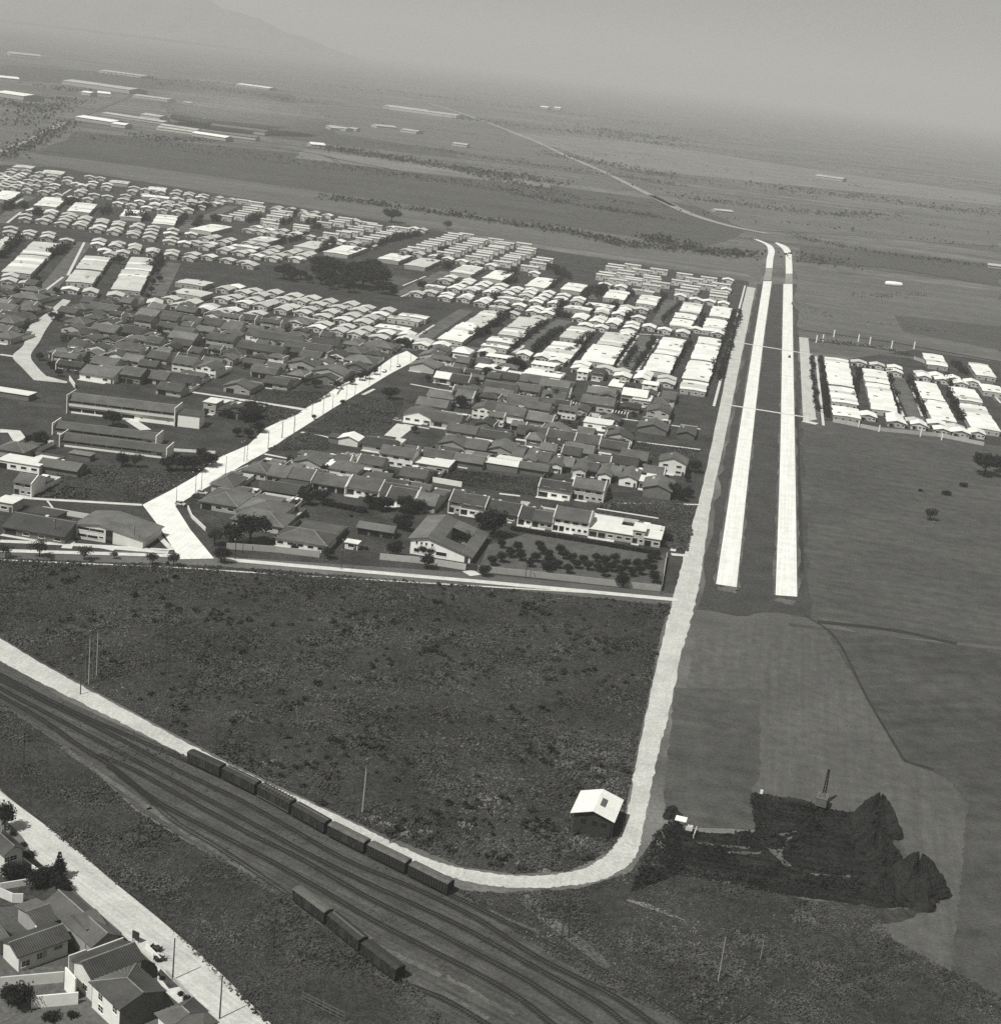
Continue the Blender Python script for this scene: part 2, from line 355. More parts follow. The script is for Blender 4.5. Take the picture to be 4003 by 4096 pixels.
WALKS = [  # light footways and drives: sheet, points, width in metres
 (Q26, [(345,1255),(515,600)], 1.6), (Q26, [(940,1360),(900,985)], 1.6), (Q26, [(830,1335),(905,1352)], 6),
 (SF, [(430,1065),(600,1080),(900,1106),(1290,1142)], 3.6), (SF, [(0,1030),(130,1036),(320,1052)], 3.0), (SF, [(0,1048),(200,1054),(330,1058)], 3.2),
 (SF, [(0,1066),(330,1080),(560,1095),(1180,1132)], 1.2),
 (Q15, [(60,930),(360,950),(1080,992)], 2.6), (Q15, [(440,1060),(540,1190)], 1.6), (Q15, [(1160,1180),(1310,1335)], 2.2), (Q15, [(560,1290),(1290,1335)], 1.8),
 (Q15, [(360,960),(450,1080)], .8), (Q15, [(1904,690),(1600,830)], 2.2), (Q17, [(960,245),(1190,290)], 2.4), (Q17, [(680,412),(900,455)], 2.2),
 (Q10, [(0,870),(370,935)], 2.4), (Q09, [(1210,1060),(1904,1165)], 3.0), (Q09, [(0,822),(90,835)], 3.2), (Q17, [(490,0),(1010,75)], 3.0),
 (Q155, [(0,390),(150,410)], 2.4), (Q155, [(1370,735),(1904,745)], 1.8), (Q155, [(1250,770),(1640,832)], 1.8), (Q155, [(860,695),(1040,720)], 3.0),
 (Q155, [(1500,345),(1904,395)], 2.0), (Q155, [(1110,160),(1904,265)], 2.2), (Q155, [(960,250),(1140,275)], 2.0), (Q155, [(630,675),(760,690)], 2.2),
 (Q155, [(1730,1040),(1750,960)], 2.2), (Q155, [(1720,1060),(1830,1070)], 3), (Q10, [(1110,755),(1610,850)], 2.2), (Q10, [(1060,1035),(1240,1065)], 2.0),
 (Q10, [(780,830),(860,790)], 2.0), (Q15, [(995,345),(1110,420)], 5.5), (Q155, [(430,1165),(480,1195)], 5.0),
 (Q15, [(480,1290),(560,1295)], 9), (Q15, [(780,1310),(880,1330)], 4),
 (Z4, [(350,770),(640,650)], 1.6), (Z4, [(330,910),(430,868)], 1.6), (Q10, [(1140,432),(1275,345)], 1.6), (Z6, [(1450,730),(1570,640)], 1.8),
 (Q20, [(100,780),(180,735)], 1.8), (Q20, [(890,880),(1050,650)], 1.6), (Q20, [(1040,930),(1200,680)], 1.6), (Q20, [(1060,640),(1250,650)], 2.0),
 (Q26, [(1300,1110),(1375,1310)], 1.4), (Q26, [(1410,1130),(1475,1310)], 1.4), (Q26, [(1870,1200),(1904,1240)], 1.6), (Q09, [(430,320),(535,110)], 2.0), (Q09, [(280,420),(400,330)], 1.8),
 (Z1, [(90,795),(265,660)], 2.0), (Z1, [(160,560),(290,490)], 2.0), (Z2, [(880,700),(920,590)], 2.0), (Z1, [(800,430),(900,370)], 2.0),
]
for i, (S, pts, w) in enumerate(WALKS):
    l, r = ribbon([p.xy for p in gp(S, *pts)], w); strip('footway', l, r, .13+.004*(i % 12), M['walk'])
STREETS = [ (Q10, [(1090,520),(1250,400),(1500,240)], 11, 'yard'), (Q20, [(150,770),(330,620),(500,535)], 12, 'yard'), (Q20, [(960,900),(1050,760),(1110,650)], 11, 'yard'),
 (Q20, [(680,370),(790,270)], 11, 'yard'), (Q20, [(1195,570),(1300,380)], 10, 'yard'), (Z4, [(300,900),(560,760),(900,590)], 11, 'yard'), (Q09, [(990,450),(1100,240)], 12, 'yard'),
 (Q09, [(270,450),(540,110)], 12, 'yard'), (Z2, [(740,720),(850,570)], 12, 'yard'), (Z2, [(980,560),(1370,390)], 12, 'yard'), (Z1, [(0,800),(220,620)], 14, 'yard'),
 (Z1, [(170,570),(400,460)], 12, 'yard'), (Q26, [(1330,1080),(1450,1330)], 10, 'yard'), (Z6, [(380,600),(620,640),(1450,735)], 7, 'yard'), (Q26, [(1820,1120),(1904,1230)], 9, 'yard'),
 (Q26, [(920,925),(1475,1000)], 9, 'mown') ]
for S, pts, w, mk in STREETS:
    l, r = ribbon([p.xy for p in gp(S, *pts)], w); strip('street', l, r, .10, M[mk])
# the lamp-lit street through the old town
rl = [Q15(1370,1405), Q15(1225,1175), Q15(1085,990), Q15(1300,880), Q15(1500,765), Q17(300,455), Q17(560,342), Q17(690,215), Q10(360,940), Q10(620,765), Q10(840,670), Q10(1000,560), Q10(1085,525)]
rr = [Q15(1630,1400), Q15(1450,1180), Q15(1335,1000), Q15(1500,900), Q15(1640,820), Q17(500,505), Q17(690,400), Q17(830,300), Q10(580,920), Q10(790,795), Q10(960,690), Q10(1110,610), Q10(1165,575)]
strip('paved_street', [p for p in rl], [p for p in rr], .12, M['concrete'])
road('street_west', Q09, [(400,470),(280,570),(180,650),(150,760),(80,832),(140,905),(215,985)], [(450,480),(370,560),(300,650),(250,740),(195,830),(240,905),(300,965)], .12, M['dirt'])
flat('drive', gp(Q09, (215,985),(300,960),(430,995),(420,1005)), .126, M['dirt'])
flat('drive', gp(Q15, (0,412),(155,425),(290,600),(190,645),(60,440),(0,440)), .126, M['walk'])
flat('drive', gp(Q17, (1560,300),(1690,180),(1830,200),(1680,318)), .126, M['walk'])
road('gravel_road', Q40, [(-60,420),(0,460),(150,600),(260,770),(420,885),(560,1020),(950,1380),(1230,1640),(1500,1897),(1580,1980)], [(-60,240),(0,285),(110,375),(300,515),(560,720),(760,895),(1150,1215),(1500,1525),(1870,1897),(1950,1980)], .10, M['gravel'])
road('dirt_track', SF, [(985,1700),(1000,1728),(1060,1775),(1110,1815),(1150,1845)], [(1030,1696),(1030,1720),(1080,1765),(1130,1805),(1165,1840)], .075, M['yard'])
flat('pale_strip', rough_edge(gp(SF, (1190,1712),(1230,1718),(1310,1755),(1225,1728)), .3, 1.5, 8), .08, M['rubble'])

# kerbs along the gravel road
k1 = smooth_line(gp(Q40, (0,285),(110,375),(300,515),(560,720),(760,895),(1150,1215),(1500,1525),(1870,1897)), 6)
l, r = ribbon([p+Vector((.35,.35)) for p in k1], .4)
mb = MB()
for i in range(len(l)-1):
    mb.hexa([(l[i].x,l[i].y,.05),(r[i].x,r[i].y,.05),(r[i+1].x,r[i+1].y,.05),(l[i+1].x,l[i+1].y,.05)], [(l[i].x,l[i].y,.22),(r[i].x,r[i].y,.22),(r[i+1].x,r[i+1].y,.22),(l[i+1].x,l[i+1].y,.22)])
tag(link('kerb', mb.mesh('kerb', M['cinder'])), kind='structure')

# ditches and field boundaries
DITCH = [(SF, [(1530,1170),(1590,1215),(1650,1330),(1720,1448)], .9), (SF, [(1555,1183),(1700,1200),(1820,1225)], 3.2), (SF, [(1720,1448),(1775,1465)], 1.5),
 (SF, [(1525,1090),(1519,900),(1515,760)], 1.6), (Q26, [(945,905),(1300,950),(1430,985)], 3.5)]
for S, pts, w in DITCH:
    l, r = ribbon(smooth_line(gp(S, *pts), 5), w); strip('ditch', l, r, .11, M['cinder'])
# far roads
for S, pts, w in ((QB, [(560,150),(820,235),(1130,355),(1290,430),(1530,535),(1740,640),(1904,715)], 14), (Q26, [(0,110),(200,205),(420,275),(640,320)], 16), (QA, [(0,830),(180,755),(350,665)], 12), (QA, [(390,650),(520,600),(710,520)], 10),
                  (QB, [(1530,665),(1770,710)], 10), (QB, [(1060,625),(1180,690)], 6), (QB, [(1110,615),(1245,695)], 6), (QA, [(1480,800),(1780,850),(1850,905)], 9), (QB, [(0,445),(400,520)], 8)):
    l, r = ribbon(smooth_line(gp(S, *pts), 5), w); strip('country_road', l, r, .75, M['yard' if w < 12 else 'paleroad'])
# distant hills on the horizon
def hill(pts, depth, seed):
    rg = random.Random(seed); vs = []; fs = []; rows = 5; n = len(pts)
    for r_ in range(rows):
        k = r_/(rows-1)
        for x, y, h in pts: vs.append((x, y+depth*k, h*math.sin(math.pi*min(1, k*.9+.02))*(1+rg.uniform(-.12,.12))-(5 if r_ == 0 else 0)))
    for r_ in range(rows-1):
        for i in range(n-1): fs.append((r_*n+i, r_*n+i+1, (r_+1)*n+i+1, (r_+1)*n+i))
    me = bpy.data.meshes.new('hills'); me.from_pydata(vs, [], fs); me.materials.append(M['plain']); tag(link('hills', me), kind='structure')
rg = random.Random(5)
hill([(-9200+i*235, 15800+i*16, max(4, min(690, (-2150-(-9200+i*235))*.285)*(1+rg.uniform(-.08,.08)))) for i in range(33)], 3000, 2)
# ================================================================== houses
CACHE = {}
def cached(key, fn):
    if key not in CACHE: CACHE[key] = fn()
    return CACHE[key]
def win_mesh(w, h):
    def mk():
        b = MB(); t = .09
        b.box(-w/2, w/2, -.06, .0, 0, t).box(-w/2, w/2, -.06, .0, h-t, h).box(-w/2, -w/2+t, -.06, .0, t, h-t).box(w/2-t, w/2, -.06, .0, t, h-t).box(-w/2-.1, w/2+.1, -.12, .0, -.1, -.003)
        return b.mesh('window', M['wallw'])
    return cached(('win', round(w, 1), round(h, 1)), mk)
def pane_mesh(w, h):
    return cached(('pane', round(w, 1), round(h, 1)), lambda: MB().box(-w/2+.09, w/2-.09, -.03, .0, .09, h-.09).mesh('pane', M['glass']))
def add_window(t, x, z, w=1.5, h=1.2, y=-.004, rz=0, fine=True):
    o = link('window', win_mesh(w, h), t, (x, y, z), rz)
    link('pane', pane_mesh(w, h), o); return o
def door_mesh(w=1.1, h=2.1): return cached(('door', round(w, 1), round(h, 1)), lambda: MB().box(-w/2, w/2, -.05, 0, 0, h).mesh('door', M['door']))

def roof_slope(quad, th, m, across):
    """one tiled or sheeted slope; quad counter-clockwise; across = unit vector across the ribs"""
    a = Vector(across)
    b = MB().slab(quad, th)
    return b.mesh('roof_slope', m, uvf=lambda v: (Vector(v).dot(a), 0.0))

def gable_parts(w, d, h, rise, wallm, roofm, ov=.55, th=.16, y0=0.0, off=0.0, hl=None, hr=None):
    """ridge along depth (y); off shifts the ridge sideways; hl, hr eave heights"""
    hl = h if hl is None else hl; hr = h if hr is None else hr; zr = max(hl, hr)+rise if hl == hr else hl+rise
    wall = MB().prism([(-w/2, 0), (w/2, 0), (w/2, hr), (off, zr), (-w/2, hl)], y0, y0+d).mesh('wall', wallm)
    up = .03+th
    sl = (zr-hl)/(w/2+off); sr = (zr-hr)/(w/2-off)
    L = roof_slope([(-w/2-ov, y0-ov, hl-sl*ov+up), (off, y0-ov, zr+up), (off, y0+d+ov, zr+up), (-w/2-ov, y0+d+ov, hl-sl*ov+up)], th, roofm, (0, 1, 0))
    Rr = roof_slope([(off+.004, y0-ov, zr+up), (w/2+ov, y0-ov, hr-sr*ov+up), (w/2+ov, y0+d+ov, hr-sr*ov+up), (off+.004, y0+d+ov, zr+up)], th, roofm, (0, 1, 0))
    return [('wall', wall, []), ('roof_slope', L, []), ('roof_slope', Rr, [])]
def eave_parts(w, d, h, rise, wallm, roofm, ov=.6, th=.16, back=None):
    """ridge along the front (x): eave towards the front"""
    hb = h if back is None else back
    wall = MB(); n = [(0, 0), (d, 0), (d, hb), (d/2, h+rise), (0, h)]
    vs = [(-w/2, y, z) for y, z in n]+[(w/2, y, z) for y, z in n]
    wall.add(vs, [(0,1,2,3,4), (9,8,7,6,5)]+[(i, i+5, (i+1) % 5+5, (i+1) % 5) for i in range(5)])
    up = .03+th; s = rise/(d/2); sb = (h+rise-hb)/(d/2)
    f = roof_slope([(-w/2-.2, -ov, h-s*ov+up), (w/2+.2, -ov, h-s*ov+up), (w/2+.2, d/2, h+rise+up), (-w/2-.2, d/2, h+rise+up)], th, roofm, (1, 0, 0))
    b = roof_slope([(-w/2-.2, d/2+.004, h+rise+up), (w/2+.2, d/2+.004, h+rise+up), (w/2+.2, d+ov, hb-sb*ov+up), (-w/2-.2, d+ov, hb-sb*ov+up)], th, roofm, (1, 0, 0))
    cap = MB().tube((-w/2-.2, d/2, h+rise+up), (w/2+.2, d/2, h+rise+up), .14, n=5).mesh('ridge_cap', M['ridge'] if roofm.name.startswith('clay') else roofm)
    return [('wall', wall.mesh('wall', wallm), []), ('roof_slope', f, []), ('roof_slope', b, []), ('ridge_cap', cap, [])]
def hip_parts(w, d, h, rise, wallm, roofm, ov=.6, th=.16):
    wall = MB().box(-w/2, w/2, 0, d, 0, h).mesh('wall', wallm)
    k = min(w, d)/2; up = .03+th; z0 = h-.15+up; z1 = h+rise+up
    A, B, C, D = (-w/2-ov, -ov, z0), (w/2+ov, -ov, z0), (w/2+ov, d+ov, z0), (-w/2-ov, d+ov, z0)
    if w >= d: P, Q = (-w/2+k, d/2, z1), (w/2-k+.01, d/2, z1); quads = [([A, B, Q, P], (1,0,0)), ([C, D, P, Q], (1,0,0)), ([B, C, Q], (0,1,0)), ([D, A, P], (0,1,0))]
    else: P, Q = (0, k, z1), (0, d-k, z1); quads = [([B, C, Q, P], (0,1,0)), ([D, A, P, Q], (0,1,0)), ([A, B, P], (1,0,0)), ([C, D, Q], (1,0,0))]
    out = [('wall', wall, [])]
    for q, ac in quads:
        a = Vector(ac); b = MB(); n = len(q)
        b.add([Vector(p)-Vector((0, 0, th)) for p in q]+list(q), [tuple(range(n-1, -1, -1)), tuple(range(n, 2*n))]+[(i, (i+1) % n, (i+1) % n+n, i+n) for i in range(n)])
        out.append(('roof_slope', b.mesh('roof_slope', roofm, uvf=lambda v, a=a: (Vector(v).dot(a), 0)), []))
    caps = MB()
    for e in ((A, P), (D, P if w >= d else Q), (B, Q if w >= d else P), (C, Q), (P, Q)): caps.tube(e[0], e[1], .13, n=5)
    out.append(('ridge_cap', caps.mesh('ridge_cap', M['ridge'] if roofm.name.startswith('clay') else roofm), []))
    return out
def flat_parts(w, d, h, wallm, roofm, par=.35):
    wall = MB().box(-w/2, w/2, 0, d, 0, h).mesh('wall', wallm)
    roof = MB().box(-w/2-.35, w/2+.35, -.5, d+.3, h+.01, h+.2).mesh('roof', roofm)
    return [('wall', wall, []), ('roof', roof, [])]

# ---------------------------------------------------------------- white-roofed small houses
GABLE = []
for k, (w, d, h, rise, rm) in enumerate(((9.4, 10.5, 2.9, 1.15, 'sheet'), (8.8, 11.5, 3.0, 1.25, 'sheet'), (9.8, 9.5, 2.8, 1.1, 'sheetp'), (9.2, 12.5, 3.1, 1.3, 'sheetp'))):
    p = gable_parts(w, d, h, rise, M['walls'], M[rm], ov=.75)
    p.append(('porch', MB().box(-w/2+.4, -w/2+3.2, -1.6, -.02, 2.35, 2.5).box(-w/2+.5, -w/2+.65, -1.5, -1.35, 0, 2.347).box(-w/2+2.95, -w/2+3.1, -1.5, -1.35, 0, 2.347).mesh('porch', M['wallg']), []))
    GABLE.append((w, d, p))
def in_west(p): return p.x < -250-.167*(p.y-1030)
PLACES = {}
def occupied(p, r):
    for q, s in PLACES.get('w', []):
        if (p-q).length < r+s: return True
    return False
NW = [0]
def white_house(S, x, y, group, place_words, windows=True):
    p = S(x, y, 4.0); p.z = 0
    k = random.choice((2, 3, 2, 3, 0) if p.x < -90 else (0, 1, 0, 1, 2)); w, d, proto = GABLE[k]
    if occupied(p.xy, 4.2): return
    PLACES.setdefault('w', []).append((p.xy.copy(), 4.2))
    ang = R((100.8 if in_west(p) else AV)-90+random.uniform(-1.5, 1.5))
    sc = (random.uniform(.95, 1.08), random.uniform(.9, 1.1), random.uniform(.95, 1.1))
    t = place(proto, 'white_roofed_house', 'small gabled house with white sheet roof, '+place_words, 'house', p, ang, group, sc)
    if windows and p.y < 1250:
        for wx in (.6, w/2-1.4): add_window(t, wx+.3, 1.0, 1.5, 1.1)
        link('door', door_mesh(), t, (-w/2+1.9, -.004, 0))
    NW[0] += 1
    return t
HOUSES = [
 (Z1, 'far west estate houses', 'in the crowded far west estate rows', [(150,115),(330,125),(110,150),(270,170),(230,190),(180,215),(130,235),(80,265),(40,290),(500,160),(660,190),(430,205),(620,235),(360,250),(560,270),(690,305),(630,345),(860,215),(840,265),(140,340),(340,370),(540,395),(0,180),(60,205),(20,235),(470,255),(230,275),(320,300),(200,310),(440,320),(520,320),(-10,320),(-60,300)]),
 (Z1, 'west estate houses by the square', 'around the square roofs of the west estate', [(1130,195),(1265,215),(1180,275),(1150,310),(1360,300),(1340,340),(1040,370),(1000,400),(1190,425),(1360,450),(720,440),(910,465),(1105,490),(960,290),(1040,315)]),
 (Z1, 'west estate houses in columns', 'in columns north of the west street', [(1700,340),(1670,390),(1590,440),(1560,490),(1490,540),(1660,560),(1770,515),(1860,590),(1840,370),(1850,430)]),
 (Z1, 'west estate double rows', 'in double rows beyond the pale terraces', [(450,615),(650,640),(620,665),(320,685),(310,735),(600,725),(530,755),(860,680),(840,715),(810,755),(770,795),(1090,715),(1060,750),(1030,795),(1000,815),(1300,750),(1280,785),(1260,830),(1210,865),(1510,780),(1490,815),(1480,860),(1430,895),(1760,815),(1720,845),(1700,905),(1680,930),(400,630),(900,700)]),
 (Z1, 'west houses above the pale terraces', 'directly behind the pale west terraces', [(130,855),(110,900),(370,895),(340,935),(610,920),(590,970),(840,1005),(1250,1020),(1230,1060),(1500,1045),(1450,1085),(1710,1085),(1700,1125),(1320,1140),(1390,1185),(1550,1170)]),
 (Z2, 'north edge houses', 'along the north field edge', [(450,200),(660,200),(630,230),(820,220),(800,250),(1000,245),(960,270),(1150,275),(1320,295),(660,285),(680,300),(370,305),(560,335),(740,355),(850,310),(850,330),(1200,320),(1000,350),(1110,345),(960,395),(380,355),(370,370),(470,435),(660,460),(540,385),(650,375),(780,420),(800,435),(520,350),(620,400)]),
 (Z2, 'houses north of the dark meadow', 'in rows north of the dark meadow', [(360,650),(340,685),(610,695),(570,730),(320,740),(300,785),(840,735),(560,825),(600,790),(750,850),(870,835),(1090,770),(1000,790),(1300,810),(1220,835),(1060,860),(1000,895),(1290,915),(1230,935),(1550,955),(1440,965),(1540,850),(1710,880),(350,935),(350,970),(600,960),(580,1005),(830,990),(800,1030),(1040,1020),(1280,1060),(1650,1010),(1760,985),(1850,950),(1850,1040),(1650,650),(1800,680),(1550,680),(1690,705),(1500,1090),(1560,1130)]),
 (Z3, 'houses behind the great tree clump', 'behind the great dark tree clump', [(340,140),(310,160),(500,165),(640,190),(660,225),(800,210),(760,245),(970,245),(1300,300),(1340,320),(50,385),(210,415),(110,445),(390,440),(270,475),(560,475),(470,505),(730,505),(920,540),(140,620),(300,665),(560,695),(480,720),(730,730),(650,755),(350,755),(150,735),(70,760),(270,790),(560,795),(1110,570),(1290,595),(1500,630)]),
 (Z4, 'houses facing the square roofs', 'among square roofs of the north estate', [(480,30),(580,50),(510,75),(200,20),(380,315),(540,355),(740,385),(910,415),(1090,445),(1290,475),(1460,505)]),
 (Z4, 'houses beside the dark meadow', 'in rows east of the tree clump', [(945,650),(880,685),(980,700),(1180,695),(1140,730),(1390,730),(1340,760),(1590,760),(1540,795),(1790,795),(1730,825),(1000,790),(1050,765),(1190,810),(1240,795),(1440,845),(1480,825),(1670,860),(520,850),(690,835),(800,850),(910,870),(880,905),(1120,920),(1150,900),(1390,945),(1330,975),(1590,970),(1820,1010),(1730,1115)]),
 (Z5, 'central estate houses', 'in middle rows of the avenue estate', [(270,215),(230,440),(200,475),(160,510),(450,475),(400,510),(640,505),(600,540),(840,545),(810,580),(330,545),(290,580),(560,590),(520,605),(60,640),(300,665),(250,700),(480,700),(430,730),(1170,360),(1370,395),(1450,645),(1420,680),(1630,675),(1400,720),(1340,740),(1140,690),(1130,720),(870,760),(840,790),(1100,800),(1060,830),(1300,825),(1260,860),(1590,780),(1520,865),(1500,905),(1730,900),(1450,965),(1440,1010),(320,790),(920,880),(1120,910)]),
 (Z6, 'houses by the mid terraces', 'at the foot of the saw-edged terraces', [(1430,215),(1760,275),(290,580),(510,625),(1080,715),(1560,740),(1800,775),(70,490),(100,530)]),
 (Q20, 'houses by the avenue', 'between the terraces beside the avenue', [(1140,580),(1250,600),(1390,620),(1490,595),(1660,625),(1370,345),(1490,370),(1590,385),(1700,400),(310,810),(430,835),(620,860),(600,890),(800,895),(920,920),(930,950),(1100,945),(1080,970),(1270,970),(1260,1000),(150,790),(1735,220),(1720,295)]),
 (Q26, 'houses of the east estate', 'between the terraces east of the avenue', [(1135,1010),(1235,1025),(1330,1040),(1330,1065),(1480,1070),(1490,1090),(1560,1085),(1590,1105),(1650,1100),(1690,1125),(1750,1120),(1185,1300),(1330,1310),(1340,1335),(1440,1330),(1460,1350),(1560,1345),(1590,1375),(1660,1365),(1690,1390),(1780,1395),(1850,1400)]),
 (Q09, 'west houses below the pale terraces', 'in front of the pale west terraces', [(60,320),(50,350),(165,360),(440,400),(570,420),(730,440),(850,460)]),
 (Q09, 'south meadow houses', 'in rows between meadow and tiled town', [(1070,460),(980,490),(1200,485),(1120,505),(1320,505),(1290,525),(1480,385),(1410,400),(1600,405),(1530,420),(1720,425),(1640,440),(1850,445),(1790,460),(1400,460),(1470,450),(1540,485),(1600,465),(1650,505),(1700,490),(1780,530),(1830,510),(1460,530),(1390,545),(1620,550),(1550,570),(1870,610)]),
 (Q10, 'south meadow houses', 'in rows between meadow and tiled town', [(150,115),(90,135),(280,135),(220,155),(410,155),(340,175),(530,180),(460,195),(680,200),(600,215),(800,215),(740,240),(940,240),(890,265),(20,185),(130,185),(80,205),(290,210),(220,225),(400,225),(350,250),(540,250),(490,275),(690,275),(630,300),(820,295),(770,320),(350,305),(310,330),(500,330),(450,355),(660,350),(600,380),(790,375),(720,400),(930,395),(880,420),(1080,425),(1050,445),(40,255),(1180,470),(1320,495)]),
]

# ---------------------------------------------------------------- terraces with long white roofs
def rect_of(S, q, z, ang=None):
    P = [S(x, y, z) for x, y in q]                       # back-left, back-right, front-right, front-left
    c = sum((p.xy for p in P), Vector((0, 0)))/4
    a = R((100.8 if in_west(c) else AV) if ang is None else ang)
    v = Vector((math.cos(a), math.sin(a))); u = Vector((v.y, -v.x))
    xs = sorted((p.xy-c).dot(u) for p in P); ys = sorted((p.xy-c).dot(v) for p in P)
    w = (xs[2]+xs[3]-xs[0]-xs[1])/2; d = (ys[2]+ys[3]-ys[0]-ys[1])/2
    return c, a-math.pi/2, u, v, max(w, 6), max(d, 5)
def terrace(S, q, label, group, roofm='sheet', h=3.4, unit=7.0, holes=2, wallm='wallg', ang=None):
    c, rz, u, v, w, d = rect_of(S, q, h+.6, ang)
    n = max(1, round(d/unit)); du = d/n
    base = c-v*d/2
    PLACES.setdefault('w', []).extend([((base+v*(k+.5)*min(d, 12)).copy(), 1.0) for k in range(max(1, int(d/12)))])
    t = thing('terraced_row', label, 'terrace', (base.x, base.y, 0), rz, group)
    link('wall', MB().box(-w/2+.5, w/2-.5, .3, d-.3, 0, h-.12).mesh('wall', M[wallm]), t)
    rise = .25+.008*w
    rg = random.Random(int(c.x*7+c.y))
    for k in range(n):
        dx = rg.uniform(-.45, .45); dz = rg.uniform(-.03, .05); y0, y1 = k*du+.03, (k+1)*du-.03
        m = M[roofm if rg.random() < .88 else ('sheetp' if roofm == 'sheet' else 'sheet')]
        L = roof_slope([(-w/2+dx, y0, h+dz), (dx*.3, y0, h+rise+dz), (dx*.3, y1, h+rise+dz), (-w/2+dx, y1, h+dz)], .12, m, (0, 1, 0))
        Rr = roof_slope([(dx*.3+.01, y0, h+rise+dz), (w/2+dx, y0, h+dz), (w/2+dx, y1, h+dz), (dx*.3+.01, y1, h+rise+dz)], .12, m, (0, 1, 0))
        link('roof_slope', L, t); link('roof_slope', Rr, t)
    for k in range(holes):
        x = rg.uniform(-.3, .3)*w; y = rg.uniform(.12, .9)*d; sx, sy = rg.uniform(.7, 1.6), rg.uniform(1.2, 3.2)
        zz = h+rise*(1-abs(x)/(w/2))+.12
        link('patio_opening_shade', MB().box(-sx, sx, -sy/2, sy/2, -.35, .1).mesh('patio_opening_shade', M['walld']), t, (x, y, zz))  # patio hole: a dark box on the unbroken roof, its shade painted as colour
    nw = max(2, int(w/4))
    if base.y < 1250:
        for i in range(nw):
            x = -w/2+w*(i+.5)/nw
            if i % 3 == 1: link('door', door_mesh(), t, (x, .296, 0))
            else: add_window(t, x, 1.0, 1.6, 1.2, .296)
    return t
